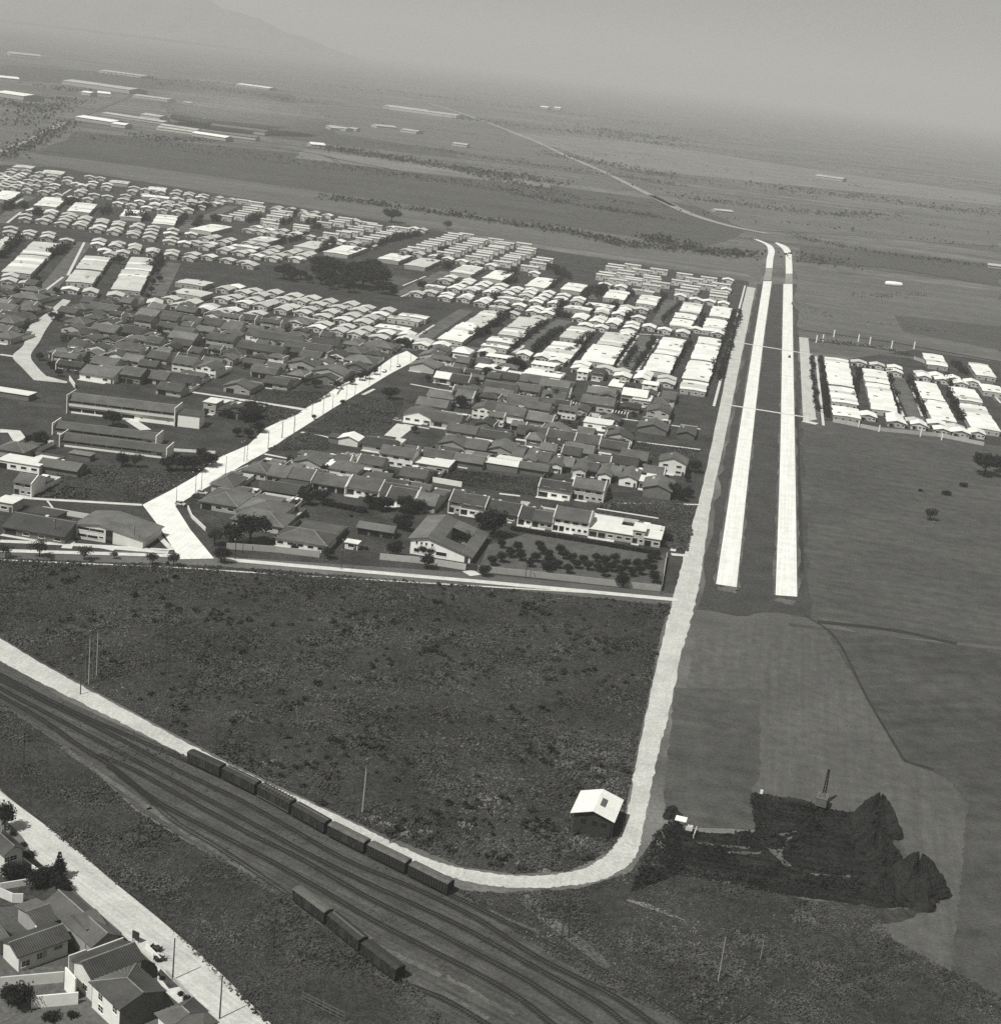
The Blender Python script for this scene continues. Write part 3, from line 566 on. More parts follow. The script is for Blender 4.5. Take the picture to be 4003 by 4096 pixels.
TERR = [
 (Z1, [(0,370),(265,400),(100,510),(-80,470)], 'white square terrace block at the western edge of the estate', 'far west terraces', 'sheet'),
 (Z1, [(560,455),(830,480),(720,600),(445,555)], 'white square terrace block with one dark roof opening in the west estate', 'far west terraces', 'sheet'),
 (Z1, [(930,515),(1270,565),(1090,660),(890,630)], 'white square terrace block with a tree at its corner in the west estate', 'far west terraces', 'sheet'),
 (Z1, [(200,45),(435,75),(400,105),(170,75)], 'long pale shed-like terrace on the far northwest field edge', 'far west terraces', 'sheetp'),
 (Z1, [(610,110),(835,145),(760,190),(500,140)], 'broad pale terrace roof on the north field edge behind crowded houses', 'far west terraces', 'sheetp'),
 (Z1, [(1390,235),(1645,270),(1630,295),(1400,280)], 'short pale terrace standing alone on the north field edge', 'far west terraces', 'sheetp'),
 (Z2, [(310,130),(535,160),(505,195),(290,165)], 'short white terrace on the field edge beside a white dot house', 'far west terraces', 'sheet'),
 (Z2, [(230,230),(570,275),(550,300),(210,255)], 'long narrow white terrace roof among small gabled houses', 'far west terraces', 'sheet'),
 (Z2, [(20,420),(260,455),(190,560),(-70,490)], 'white terrace block notched by two dark trees in front', 'far west terraces', 'sheet'),
 (Z2, [(410,480),(675,520),(625,635),(345,595)], 'clean white square terrace block beside the sandy cross street', 'far west terraces', 'sheet'),
 (Z2, [(990,590),(1250,640),(1200,725),(940,690)], 'white terrace block with an irregular east edge by the wide street', 'far west terraces', 'sheet'),
 (Z2, [(1370,855),(1700,905),(1690,930),(1370,885)], 'long thin white terrace roof north of the meadow', 'north terraces', 'sheet'),
 (Z3, [(130,505),(380,545),(240,590),(0,560)], 'pale terrace block with dark trees on its east side', 'north terraces', 'sheetp'),
 (Z3, [(750,570),(1075,605),(800,675),(565,635)], 'pale ragged terrace block right behind the tree clump', 'north terraces', 'sheetp'),
 (Z3, [(1150,615),(1480,665),(1240,755),(980,710)], 'white terrace block with a stepped corner behind the tree clump', 'north terraces', 'sheet'),
 (Z4, [(190,335),(425,375),(310,470),(90,400)], 'white terrace block with two dark openings above the fenced garden', 'north terraces', 'sheet'),
 (Z4, [(550,400),(830,435),(640,535),(400,490)], 'plain pale terrace block between two tree-lined yards', 'north terraces', 'sheetp'),
 (Z4, [(1130,490),(1370,530),(1240,620),(940,585)], 'plain white terrace block with its front wall showing', 'north terraces', 'sheetp'),
 (Z4, [(1540,555),(1760,600),(1600,700),(1365,650)], 'white terrace block with small dark openings and trees in front', 'north terraces', 'sheet'),
 (Z5, [(310,265),(540,300),(430,415),(160,375)], 'white terrace block with a long shaded front wall', 'north terraces', 'sheet'),
 (Z5, [(700,330),(940,375),(870,460),(615,420)], 'white terrace block with one dark opening near its front edge', 'north terraces', 'sheet'),
 (Z5, [(1240,420),(1475,465),(1430,570),(1145,520)], 'white terrace block with a dark opening in its middle', 'north terraces', 'sheet'),
 (Z5, [(1640,485),(1880,530),(1815,640),(1565,590)], 'clean bright terrace block beside a sandy lane', 'north terraces', 'sheet'),
 (Z5, [(650,615),(985,660),(1020,710),(680,665)], 'bright long terrace roof across the rows of gabled houses', 'north terraces', 'sheet'),
 (Z5, [(940,580),(1340,640),(1230,665),(960,615)], 'narrow bright double roof behind the gabled houses', 'north terraces', 'sheet'),
 (Z5, [(1500,410),(1810,450),(1790,470),(1510,435)], 'narrow pale roof below the striped two-storey houses', 'north terraces', 'sheetp'),
 (Z4, [(360,1100),(680,1150),(670,1190),(290,1130)], 'long pale roof at the southeast corner of the dark meadow', 'meadow terraces', 'sheetp'),
 (Z4, [(200,1135),(600,1190),(560,1225),(150,1160)], 'long pale roof beside its twin at the meadow corner', 'meadow terraces', 'sheetp'),
 (Q10, [(880,325),(1100,360),(1095,385),(875,350)], 'long white roof between gabled rows and the wide yard street', 'meadow terraces', 'sheet'),
 (Z4, [(640,735),(905,770),(880,800),(660,765)], 'long white roof at the head of the gabled rows by the clump', 'meadow terraces', 'sheet'),
 (Z4, [(1570,880),(1890,930),(1890,955),(1570,905)], 'long white roof in the gabled rows with its wall showing', 'meadow terraces', 'sheet'),
 (Z4, [(1470,1000),(1800,1050),(1780,1075),(1450,1025)], 'long pale roof just above the saw-edged terrace', 'meadow terraces', 'sheetp'),
 (Q09, [(1160,330),(1330,355),(1300,390),(1145,355)], 'weathered pale terrace below the dark meadow, the upper of two', 'meadow terraces', 'sheetp'),
 (Q09, [(1130,390),(1330,420),(1300,455),(1115,425)], 'weathered pale terrace below the dark meadow, the lower of two', 'meadow terraces', 'sheetp'),
 (Z6, [(1110,165),(1300,230),(1020,410),(800,330)], 'saw-edged weathered terrace, upper half with a line of dark openings', 'mid terraces', 'sheetp'),
 (Z6, [(800,330),(1070,370),(810,585),(455,540)], 'saw-edged terrace with bright lower roofs facing the cross street', 'mid terraces', 'sheet'),
 (Z6, [(1500,270),(1800,285),(1680,430),(1360,390)], 'weathered terrace with fine roof ribs beside a tree-lined street, upper part', 'mid terraces', 'sheetp'),
 (Z6, [(1340,400),(1650,440),(1560,530),(1230,480)], 'weathered terrace with scalloped roof edge below its ribbed neighbour', 'mid terraces', 'sheetp'),
 (Z6, [(1160,500),(1490,555),(1430,620),(1100,555)], 'short bright terrace below the scalloped roof', 'mid terraces', 'sheet'),
 (Z6, [(1040,590),(1385,640),(1370,675),(1035,625)], 'bright narrow roof at the foot of the ribbed terraces', 'mid terraces', 'sheet'),
 (Q20, [(540,570),(715,595),(640,690),(450,650)], 'weathered pale terrace next to a dark garden gap', 'avenue terraces', 'sheetp'),
 (Q20, [(420,680),(590,715),(570,830),(300,785)], 'bright terrace with one dark opening next to a dark garden gap', 'avenue terraces', 'sheet'),
 (Q20, [(830,610),(1010,650),(930,735),(720,700)], 'weathered terrace on the west side of the hedge-lined lane', 'avenue terraces', 'sheetp'),
 (Q20, [(700,705),(930,740),(860,880),(625,820)], 'bright broad terrace on the west side of the hedge-lined lane', 'avenue terraces', 'sheet'),
 (Q20, [(1250,645),(1430,690),(1340,800),(1165,775)], 'bright terrace with a small roof box east of the hedge-lined lane', 'avenue terraces', 'sheet'),
 (Q20, [(1160,780),(1335,805),(1310,930),(1083,910)], 'bright terrace with three small dark openings above the gabled houses', 'avenue terraces', 'sheet'),
 (Q20, [(1510,645),(1690,680),(1640,850),(1460,815)], 'large bright terrace beside the avenue, upper half', 'avenue terraces', 'sheet'),
 (Q20, [(1440,830),(1635,855),(1590,1000),(1390,965)], 'large bright terrace beside the avenue, lower half', 'avenue terraces', 'sheet'),
 (Q20, [(1390,980),(1585,1010),(1570,1080),(1370,1040)], 'pale terrace end house beside the avenue footway', 'avenue terraces', 'sheet'),
 (Q20, [(1400,380),(1545,415),(1520,475),(1365,465)], 'bright square roof at the north end of the avenue estate, west one', 'avenue terraces', 'sheet'),
 (Q20, [(1335,470),(1500,490),(1490,525),(1320,505)], 'narrow bright roof at the north end of the avenue estate', 'avenue terraces', 'sheet'),
 (Q20, [(1310,515),(1480,530),(1450,585),(1290,570)], 'bright scalloped roof below the narrow one near the avenue', 'avenue terraces', 'sheet'),
 (Q20, [(1610,415),(1765,440),(1750,515),(1600,495)], 'bright square roof at the north end right beside the avenue', 'avenue terraces', 'sheet'),
 (Q20, [(1560,510),(1735,530),(1700,640),(1550,590)], 'bright roof beside the avenue with a gable cut in its front', 'avenue terraces', 'sheet'),
 (Q26, [(945,985),(1075,995),(1105,1145),(965,1130)], 'bright ribbed terrace first in the east estate by the service road', 'east terraces', 'sheet'),
 (Q26, [(970,1140),(1115,1155),(1125,1240),(985,1225)], 'middle bright terrace of the three by the east service road', 'east terraces', 'sheet'),
 (Q26, [(990,1245),(1135,1265),(1145,1318),(990,1295)], 'bright double-fronted terrace end by the east service road', 'east terraces', 'sheet'),
 (Q26, [(1150,1045),(1280,1060),(1300,1130),(1165,1115)], 'bright terrace with a dark opening in the second east row', 'east terraces', 'sheet'),
 (Q26, [(1165,1120),(1300,1135),(1345,1285),(1205,1265)], 'long bright terrace of the second east row', 'east terraces', 'sheet'),
 (Q26, [(1430,1110),(1555,1130),(1600,1220),(1480,1210)], 'bright terrace across the lane in the third east row, upper part', 'east terraces', 'sheet'),
 (Q26, [(1485,1215),(1605,1225),(1665,1335),(1525,1320)], 'bright terrace across the lane in the third east row, lower part', 'east terraces', 'sheet'),
 (Q26, [(1620,1145),(1760,1155),(1810,1230),(1665,1215)], 'bright terrace of the fourth east row, upper part', 'east terraces', 'sheet'),
 (Q26, [(1680,1240),(1820,1245),(1895,1380),(1735,1370)], 'bright terrace of the fourth east row, lower part', 'east terraces', 'sheet'),
 (Q26, [(1475,960),(1585,975),(1625,1040),(1505,1020)], 'bright isolated terrace on the north edge of the east estate', 'east terraces', 'sheet'),
 (Q26, [(1725,1010),(1835,1025),(1880,1095),(1770,1080)], 'bright terrace with ragged edge beyond the isolated one', 'east terraces', 'sheet'),
 (Q26, [(1790,1130),(1910,1140),(1910,1180),(1800,1165)], 'bright roof with a gabled corner at the end of the east estate', 'east terraces', 'sheet'),
 (Q09, [(0,65),(120,75),(0,180),(-60,170)], 'pale terrace cut off by the street at the west side', 'pale west terraces', 'sheetp'),
 (Q09, [(205,95),(385,115),(305,190),(135,175)], 'pale ribbed terrace beside the hedged west street, upper half', 'pale west terraces', 'sheetp'),
 (Q09, [(130,180),(300,195),(195,310),(10,285)], 'pale ribbed terrace beside the hedged west street, lower half', 'pale west terraces', 'sheetp'),
 (Q09, [(545,185),(705,205),(640,285),(475,265)], 'pale ribbed terrace with a dark tree at its corner', 'pale west terraces', 'sheetp'),
 (Q09, [(480,280),(640,290),(585,370),(410,345)], 'pale ribbed terrace with open yard beside it', 'pale west terraces', 'sheetp'),
 (Q09, [(835,195),(995,210),(950,290),(785,270)], 'pale ribbed terrace next to the meadow street, upper half', 'pale west terraces', 'sheetp'),
 (Q09, [(785,275),(945,290),(890,430),(705,385)], 'pale ribbed terrace next to the meadow street with one roof opening', 'pale west terraces', 'sheetp'),
]
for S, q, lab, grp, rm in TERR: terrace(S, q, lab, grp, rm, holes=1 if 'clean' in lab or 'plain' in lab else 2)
for S, grp, words, pts in HOUSES:
    for x, y in pts: white_house(S, x, y, grp, words)

# ---------------------------------------------------------------- striped rows of two-storey houses
STRIPE = eave_parts(16.5, 6.0, 5.0, .5, M['walls'], M['sheetp'], ov=.5)
STRIPE_WIN = [(-6.6, .9, 2.0, 1.2), (-3, 2.9, 1.8, 1.1), (2.2, .9, 2.4, 1.2), (6.2, 2.9, 1.8, 1.1)]
def stripe_house(S, x, y, words, group):
    p = S(x, y, 4.9); u = Vector((math.cos(R(AV-90)), math.sin(R(AV-90)), 0)); p = p+u*8.2; p.z = 0
    t = place(STRIPE, 'terrace_house', 'two-storey house with white roof strip, '+words, 'house', p, R(AV-90+random.uniform(-1, 1)), group, (random.uniform(.92, 1.02), 1, random.uniform(.95, 1.06)))
    for wx, wz, ww, wh in STRIPE_WIN: add_window(t, wx, wz, ww, wh)
    link('door', door_mesh(1.3, 2.2), t, (-.2, -.004, 0))
STR = [
 (Z4, 'in the first column past the tree-lined lane', [(415,275),(515,250),(585,230),(620,205),(680,180),(770,165),(830,150),(865,125),(915,105),(1060,105)]),
 (Z4, 'in the second column from the tree-lined lane', [(780,335),(875,312),(930,290),(960,262),(1020,242),(1105,225),(1165,205),(1190,180),(1230,162)]),
 (Z4, 'in the third column from the tree-lined lane', [(1135,390),(1230,372),(1280,345),(1290,320),(1360,295),(1435,275),(1440,255),(1510,230),(1565,212),(1435,165)]),
 (Z4, 'in the fourth column from the tree-lined lane', [(1500,450),(1585,425),(1630,400),(1645,375),(1700,355),(1775,335),(1800,305),(1845,280),(1790,225)]),
 (Z5, 'in the scattered rows nearest the avenue', [(1210,115),(1180,145),(1420,115),(1330,190),(1520,175),(1320,225),(1090,215),(1055,245),(1750,170),(1225,305),(1430,275),(1415,300),(1655,260),(1660,285),(1645,375),(1770,335),(105,130),(210,95),(250,50),(300,30)]),
 (Q20, 'in the scattered rows nearest the avenue', [(1340,175),(1410,210),(1525,205),(1305,225),(1385,265),(1370,285),(1510,258),(1620,250),(1330,305),(1600,305),(1595,325),(1590,345)]),
 (Z3, 'in the columns behind the tree clump', [(210,262),(130,305),(160,345),(260,205),(350,195),(300,240),(635,265),(715,255),(840,335),(545,375),(545,405),(920,475),(1080,455),(1165,450),(1000,325),(1075,310),(1110,285),(1240,395),(1240,425),(1370,385),(1480,370),(1420,340),(1640,460),(1590,480),(1520,505),(1435,525),(1340,540),(1730,450),(1830,405)]),
 (Z2, 'in the columns behind the tree clump', [(1490,405),(1520,435),(1590,390),(1420,450),(1370,475),(1320,495),(1160,505),(1405,305),(1570,335)]),
]
for S, words, pts in STR:
    for x, y in pts: stripe_house(S, x, y, words, 'striped two-storey houses '+words)
# ================================================================== the tiled town
TN = [0]
OCC = []
def thouse(S, l, r, depth, h, roof='e', nw=2, place_words='', group=None, wallm='wallg', roofm=None, garage=1, party=False, ang=None, rise=None, label=None, name='tiled_house', z=0.0, rear=True):
    a, b = S(*l, z), S(*r, z)
    ax = R(AV-90 if ang is None else ang); u = Vector((math.cos(ax), math.sin(ax), 0)); c = (a+b)/2
    w = max(5.0, abs((b-a).dot(u))); rg = random.Random(TN[0]); TN[0] += 1
    if name == 'tiled_house' and h < 6: depth *= rg.uniform(1.1, 1.4)
    rm = roofm or rg.choice(('tile', 'tile', 'tile2', 'tile3', 'tile2')); ri = rise if rise is not None else (.19*depth if roof in 'eh' else .17*w)
    ri = min(ri, 2.6)
    if name != 'tiled_house': rear = False
    if roof == 'e': P = eave_parts(w-.1, depth, h, ri, M[wallm], M[rm], ov=.9)
    elif roof == 'g': P = gable_parts(w-.1, depth, h, ri, M[wallm], M[rm], ov=.7)
    elif roof == 'h': P = hip_parts(w-.1, depth, h, ri, M[wallm], M[rm], ov=.8)
    else: P = flat_parts(w-.1, depth, h, M[wallm], M[rm])
    two = h > 4.3
    v2 = Vector((-u.y, u.x, 0)); OCC.append((c.xy.copy(), ax, w, depth))
    words = {'e': 'front-sloping tiles', 'g': 'tiled gable front', 'h': 'hipped tiles', 'f': 'flat pale roof'}[roof]
    if rm in ('sheet', 'sheetp', 'white', 'pale'): words = words.replace('tiled', 'white-sheeted').replace('tiles', 'white sheets')
    lab = label or f"{'two-storey' if two else 'low'} {'white' if wallm == 'wallw' else 'dark' if wallm == 'walld' else 'grey'} house, {words}, {nw if nw else 'no'} window{'s' if nw != 1 else ''}, {place_words}"
    t = place(P, name, lab, 'house', (c.x, c.y, 0), ax, group)
    slots = nw+garage
    for fl in range(2 if two else 1):
        n = slots if fl == 0 else max(nw, 1)
        if nw+garage == 0: break
        for i in range(n):
            x = -w/2+w*(i+.5)/n; sw = min(w/n*.62, 2.6)
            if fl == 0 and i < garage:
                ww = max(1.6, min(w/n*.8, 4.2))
                link('open_front_shade', cached(('of', round(ww, 1)), lambda: MB().box(-ww/2, ww/2, -.05, 0, 0, 2.35).mesh('open_front_shade', M['glass'])), t, (x, -.004, 0))  # solid near-black panel; the shade inside the garage is put into its colour
            elif nw: add_window(t, x, .95+2.75*fl, round(sw, 1), 1.25)
    if garage == 0 and nw: link('door', door_mesh(), t, (w/2-1.0, -.004, 0))
    if party:
        for s in ((-1,) if party == 1 else (1,) if party == 2 else (-1, 1)):
            x = s*w/2; b_ = MB(); zt = .62
            if roof == 'e':
                ys = [(-.8, h-ri/(depth/2)*.8+zt), (depth/2, h+ri+zt), (depth+.5, h-ri/(depth/2)*.5+zt)]
                for (y0, z0), (y1, z1) in zip(ys, ys[1:]):
                    b_.hexa([(x-.16, y0, 0), (x+.16, y0, 0), (x+.16, y1, 0), (x-.16, y1, 0)], [(x-.16, y0, z0), (x+.16, y0, z0), (x+.16, y1, z1), (x-.16, y1, z1)])
            else: b_.box(x-.16, x+.16, -.6, depth+.3, 0, h+.7)
            link('party_wall', b_.mesh('party_wall', M['wallw']), t)
    if rear and rg.random() < .55: link('front_paving', MB().box(-w/2, w/2*rg.uniform(-.2, .9), -rg.uniform(1.5, 3.5), -.06, 0, .15).mesh('front_paving', M['walk']), t)
    if rear and depth > 7.5:
        s = rg.choice((-1, 1)); ww = w*rg.uniform(.4, .8); dd = rg.uniform(6, 12); hh = min(h, 3.2)*rg.uniform(.8, .92); x0 = s*(w/2-.1)-(ww if s > 0 else 0)
        wing = link('rear_wing', MB().box(x0, x0+ww, depth+.02, depth+dd, 0, hh).mesh('rear_wing', M[wallm]), t)
        link('roof_slope', roof_slope([(x0-.3, depth+.03, hh+.75), (x0+ww+.3, depth+.03, hh+.75), (x0+ww+.3, depth+dd+.4, hh+.2), (x0-.3, depth+dd+.4, hh+.2)], .16, M[rm], (1, 0, 0)), wing)
        yd = dd+rg.uniform(2, 6); ym = M[rg.choice(('wallg', 'wallw', 'walld', 'wallw'))]
        link('yard_wall', MB().box(-w/2, -w/2+.22, depth+.02, depth+yd, 0, 2.1).box(w/2-.22, w/2, depth+.02, depth+yd, 0, 2.1).box(-w/2, w/2, depth+yd, depth+yd+.22, 0, 2.1).mesh('yard_wall', ym), t)
        if rg.random() < .45: link('yard_paving', MB().box(-w/2+.23, w/2-.23, depth+.02, depth+yd-.01, .0, .16).mesh('yard_paving', M[rg.choice(('walk', 'yard', 'wallg'))]), t)
        if rg.random() < .4: link('yard_shelter', MB().box(-s*w*.3-1.4, -s*w*.3+1.4, depth+yd-3, depth+yd-.02, 2.12, 2.25).mesh('yard_shelter', M[rg.choice(('white', 'pale'))]), t)
    if rg.random() < .5 and roof in 'eg':
        link('chimney' if rg.random() < .4 else 'water_tank', cached('tank', lambda: MB().box(-.6, .6, -.5, .5, -1.2, .9).mesh('water_tank', M['wallw'])), t, (rg.uniform(-.3, .3)*w, depth*.72, h+ri*.5))
    return t

def row(S, pw, grp, items):
    for it in items:
        l, r, d, h, ro = it[:5]; kw = it[5] if len(it) > 5 else {}
        thouse(S, l, r, d, h, ro, place_words=pw, group=grp, **kw)
row(Q155, 'in the long row behind the orchard', 'row behind the orchard', [
 ((745,868),(832,885),11,3.3,'e',dict(nw=1,garage=1,wallm='wallw',party=1)), ((832,885),(965,905),11,3.3,'e',dict(nw=2,garage=1)),
 ((965,905),(1190,942),11,5.6,'e',dict(nw=4,garage=2,party=3,wallm='wallw')), ((1192,945),(1470,988),10,3.4,'f',dict(nw=3,garage=2,roofm='pale')),
 ((1470,988),(1540,1002),9,5.8,'f',dict(nw=1,garage=1,roofm='pale')), ((1542,1000),(1645,1022),9,3.5,'f',dict(nw=1,garage=1,roofm='pale'))])
row(Q155, 'in the row beside the big dark tree', 'row beside the big dark tree', [
 ((308,792),(378,803),12,5.0,'e',dict(nw=1,garage=1,party=1)), ((378,803),(532,832),12,4.6,'e',dict(nw=2,garage=1,party=2,wallm='wallw',roofm='tile3')),
 ((540,832),(755,862),13,3.4,'e',dict(nw=2,garage=0,wallm='walld')), ((85,775),(215,802),12,3.4,'e',dict(nw=1,garage=1,party=1)), ((-90,745),(80,775),12,3.6,'e',dict(nw=2,garage=1,party=1,wallm='wallw'))])
row(Q17, 'in the row behind the hedged garden', 'row behind the hedged garden', [
 ((690,628),(850,645),12,3.5,'e',dict(nw=1,garage=2,roofm='tile2')), ((850,645),(1035,672),12,3.5,'e',dict(nw=2,garage=2,party=2,roofm='tile2')),
 ((1040,682),(1155,695),11,3.3,'e',dict(nw=1,garage=1)), ((1155,695),(1292,722),11,3.3,'e',dict(nw=0,garage=2,party=2)),
 ((1295,725),(1560,748),12,3.5,'e',dict(nw=3,garage=1,party=3,wallm='wallw')), ((1562,770),(1825,832),12,4.2,'e',dict(nw=2,garage=1,party=2,wallm='wallw')),
 ((520,590),(690,615),10,3.3,'h',dict(nw=2,garage=1,roofm='tile2'))])
row(Q155, 'in the pair with white party walls', 'pair of houses in the middle plot', [
 ((868,695),(1078,716),10,4.4,'e',dict(nw=2,garage=1,wallm='wallw',party=1)), ((1080,714),(1288,728),10,5.8,'e',dict(nw=3,garage=2,party=3))])
for i, (l, r) in enumerate((((775,508),(852,516)), ((942,538),(1022,548)), ((1090,570),(1172,580)), ((1250,600),(1332,612)), ((1382,624),(1500,634)))):
    thouse(Q155, l, r, 14, 3.9, 'g', nw=1, garage=0, group='gable-fronted row', wallm='wallw', roofm='tile2',
           label='small gable-fronted house with one wide window, in the stepped row')
row(Q155, 'recessed between the gable-fronted houses', 'recessed fronts of the gable row', [
 ((700,470),(775,482),10,3.3,'e',dict(nw=0,garage=1)), ((855,500),(940,515),10,3.3,'e',dict(nw=0,garage=1)), ((1025,535),(1088,545),10,3.3,'e',dict(nw=0,garage=1)),
 ((1175,562),(1248,572),10,3.3,'e',dict(nw=0,garage=1)), ((1335,595),(1380,600),10,3.3,'e',dict(nw=0,garage=1))])
row(Q155, 'in the old row west of the gables', 'old row west of the gables', [
 ((548,432),(702,452),13,3.5,'g',dict(nw=1,garage=1)), ((245,395),(400,420),13,3.5,'g',dict(nw=1,garage=1)), ((400,420),(545,436),12,3.3,'e',dict(nw=1,garage=1)),
 ((130,470),(320,500),9,3.2,'e',dict(nw=0,garage=0,wallm='walld')), ((325,500),(525,522),8,3.2,'e',dict(nw=0,garage=0,wallm='walld')),
 ((530,515),(740,548),8,3.2,'f',dict(nw=0,garage=0,roofm='pale',wallm='walld',party=1)), ((742,545),(935,572),7,3.2,'e',dict(nw=0,garage=0,wallm='walld',party=1)),
 ((0,488),(85,502),10,5.2,'e',dict(nw=1,garage=1,party=2)), ((85,520),(305,548),8,3.2,'f',dict(nw=1,garage=1,roofm='pale'))])
row(Q155, 'at the avenue end of the town', 'houses at the avenue end', [
 ((1632,545),(1805,560),12,6.2,'g',dict(nw=2,garage=0,wallm='wallw',roofm='tile2')), ((1532,690),(1712,716),15,4.2,'g',dict(nw=0,garage=0,wallm='walld',roofm='tile2')),
 ((1510,640),(1600,650),9,3.5,'f',dict(nw=1,garage=1,roofm='pale')), ((1500,290),(1690,300),12,2.8,'g',dict(nw=0,garage=0,wallm='walld')), ((1755,320),(1865,335),10,2.6,'g',dict(nw=0,garage=0,wallm='walld')),
 ((1030,435),(1220,460),10,3.3,'e',dict(nw=2,garage=0,roofm='tile2')), ((1350,520),(1500,540),10,3.6,'e',dict(nw=1,garage=1))])
row(Q155, 'in the dark-roofed row above the gables', 'dark-roofed row', [
 ((728,325),(922,350),11,3.2,'e',dict(nw=2,garage=1,party=2,roofm='tile3')), ((924,350),(1102,376),11,3.2,'e',dict(nw=2,garage=1,party=2,roofm='tile3')),
 ((1104,378),(1258,402),11,3.2,'e',dict(nw=2,garage=1,party=2,roofm='tile3')), ((1258,412),(1442,432),10,3.2,'e',dict(nw=0,garage=0,party=2,roofm='tile3',wallm='walld'))])
row(Q155, 'in the loose row by the empty plots', 'loose row by the empty plots', [
 ((592,208),(778,238),11,4.6,'e',dict(nw=2,garage=0,wallm='wallw')), ((780,232),(962,258),10,3.2,'e',dict(nw=0,garage=0,wallm='walld',party=2)), ((1160,255),(1335,282),9,3.4,'f',dict(nw=2,garage=0,roofm='pale',wallm='wallw')),
 ((670,120),(860,150),10,3.5,'e',dict(nw=2,garage=0,wallm='wallw')), ((20,212),(190,242),12,3.9,'g',dict(nw=3,garage=0,wallm='wallw',roofm='tile2')), ((192,242),(375,272),13,3.5,'e',dict(nw=1,garage=1)),
 ((95,138),(290,168),9,3.4,'e',dict(nw=1,garage=1)), ((520,72),(705,98),10,3.6,'e',dict(nw=3,garage=0,wallm='wallw')), ((285,305),(480,330),9,3.0,'e',dict(nw=1,garage=0)), ((490,340),(690,372),9,3.2,'e',dict(nw=1,garage=0))])
row(Q155, 'in the last tiled row', 'last tiled row', [
 ((1138,142),(1352,165),12,4.6,'e',dict(nw=2,garage=2,roofm='tile2')), ((890,95),(1040,115),11,3.4,'e',dict(nw=1,garage=1)), ((1560,205),(1700,222),11,5.2,'g',dict(nw=2,garage=1,roofm='tile2')),
 ((1400,90),(1560,115),11,4.8,'e',dict(nw=2,garage=1,roofm='pale')), ((1650,100),(1740,110),11,3.4,'e',dict(nw=1,garage=1)), ((720,40),(880,60),10,3.2,'e',dict(nw=2,garage=0)), ((1180,60),(1360,85),10,3.4,'e',dict(nw=2,garage=0,roofm='tile2'))])
row(Z6, 'in the white row below the cross street', 'white two-storey row', [
 ((1080,870),(1350,905),9,4.9,'f',dict(nw=4,garage=0,wallm='wallw',roofm='white')), ((945,985),(1330,1040),9,3.6,'f',dict(nw=3,garage=1,wallm='wallw',roofm='white')),
 ((1655,970),(1950,1010),9,4.9,'f',dict(nw=4,garage=0,wallm='wallw',roofm='white')), ((1560,1060),(2020,1130),8,3.6,'f',dict(nw=4,garage=1,wallm='wallw',roofm='white')), ((660,800),(870,825),11,4.2,'h',dict(nw=2,garage=0,wallm='wallw',roofm='sheet')),
 ((380,765),(590,790),11,3.6,'g',dict(nw=1,garage=0,roofm='tile2')), ((1350,1050),(1550,1080),6,3.2,'f',dict(nw=0,garage=0,wallm='wallw',roofm='pale'))])
row(Q20, 'in the white row below the cross street', 'white two-storey row', [
 ((580,985),(660,995),8,5.0,'f',dict(nw=2,garage=0,wallm='wallw',roofm='white')), ((690,990),(780,1000),9,4.6,'e',dict(nw=2,garage=0)), ((1075,1080),(1190,1095),9,5.0,'f',dict(nw=2,garage=0,wallm='wallw',roofm='white')), ((820,1075),(920,1090),9,3.4,'f',dict(nw=1,garage=1,roofm='white'))])
row(Z6, 'in the tiled row under white houses', 'tiled row under the white houses', [
 ((230,830),(500,860),12,3.2,'g',dict(nw=1,garage=0,roofm='tile2')), ((110,960),(430,1000),12,3.4,'g',dict(nw=0,garage=0,roofm='tile2')), ((620,1150),(860,1190),12,3.6,'e',dict(nw=1,garage=1,party=2)),
 ((480,1050),(720,1085),12,3.3,'e',dict(nw=1,garage=1)), ((1040,1235),(1440,1290),12,3.6,'e',dict(nw=3,garage=1)), ((1180,1110),(1480,1140),10,3.3,'e',dict(nw=2,garage=0)), ((1500,1150),(1850,1195),10,3.3,'e',dict(nw=2,garage=1)), ((700,900),(860,930),10,3.3,'e',dict(nw=1,garage=0))])
row(Q20, 'in the tiled row under the white houses', 'tiled row under the white houses', [
 ((600,1210),(720,1230),11,3.6,'e',dict(nw=1,garage=1)), ((725,1230),(860,1245),11,3.6,'e',dict(nw=2,garage=1)), ((1110,1265),(1290,1285),11,3.6,'g',dict(nw=2,garage=0)), ((290,1065),(520,1090),11,3.3,'e',dict(nw=2,garage=1)), ((1000,1185),(1140,1195),9,3.6,'f',dict(nw=2,garage=0,roofm='pale'))])
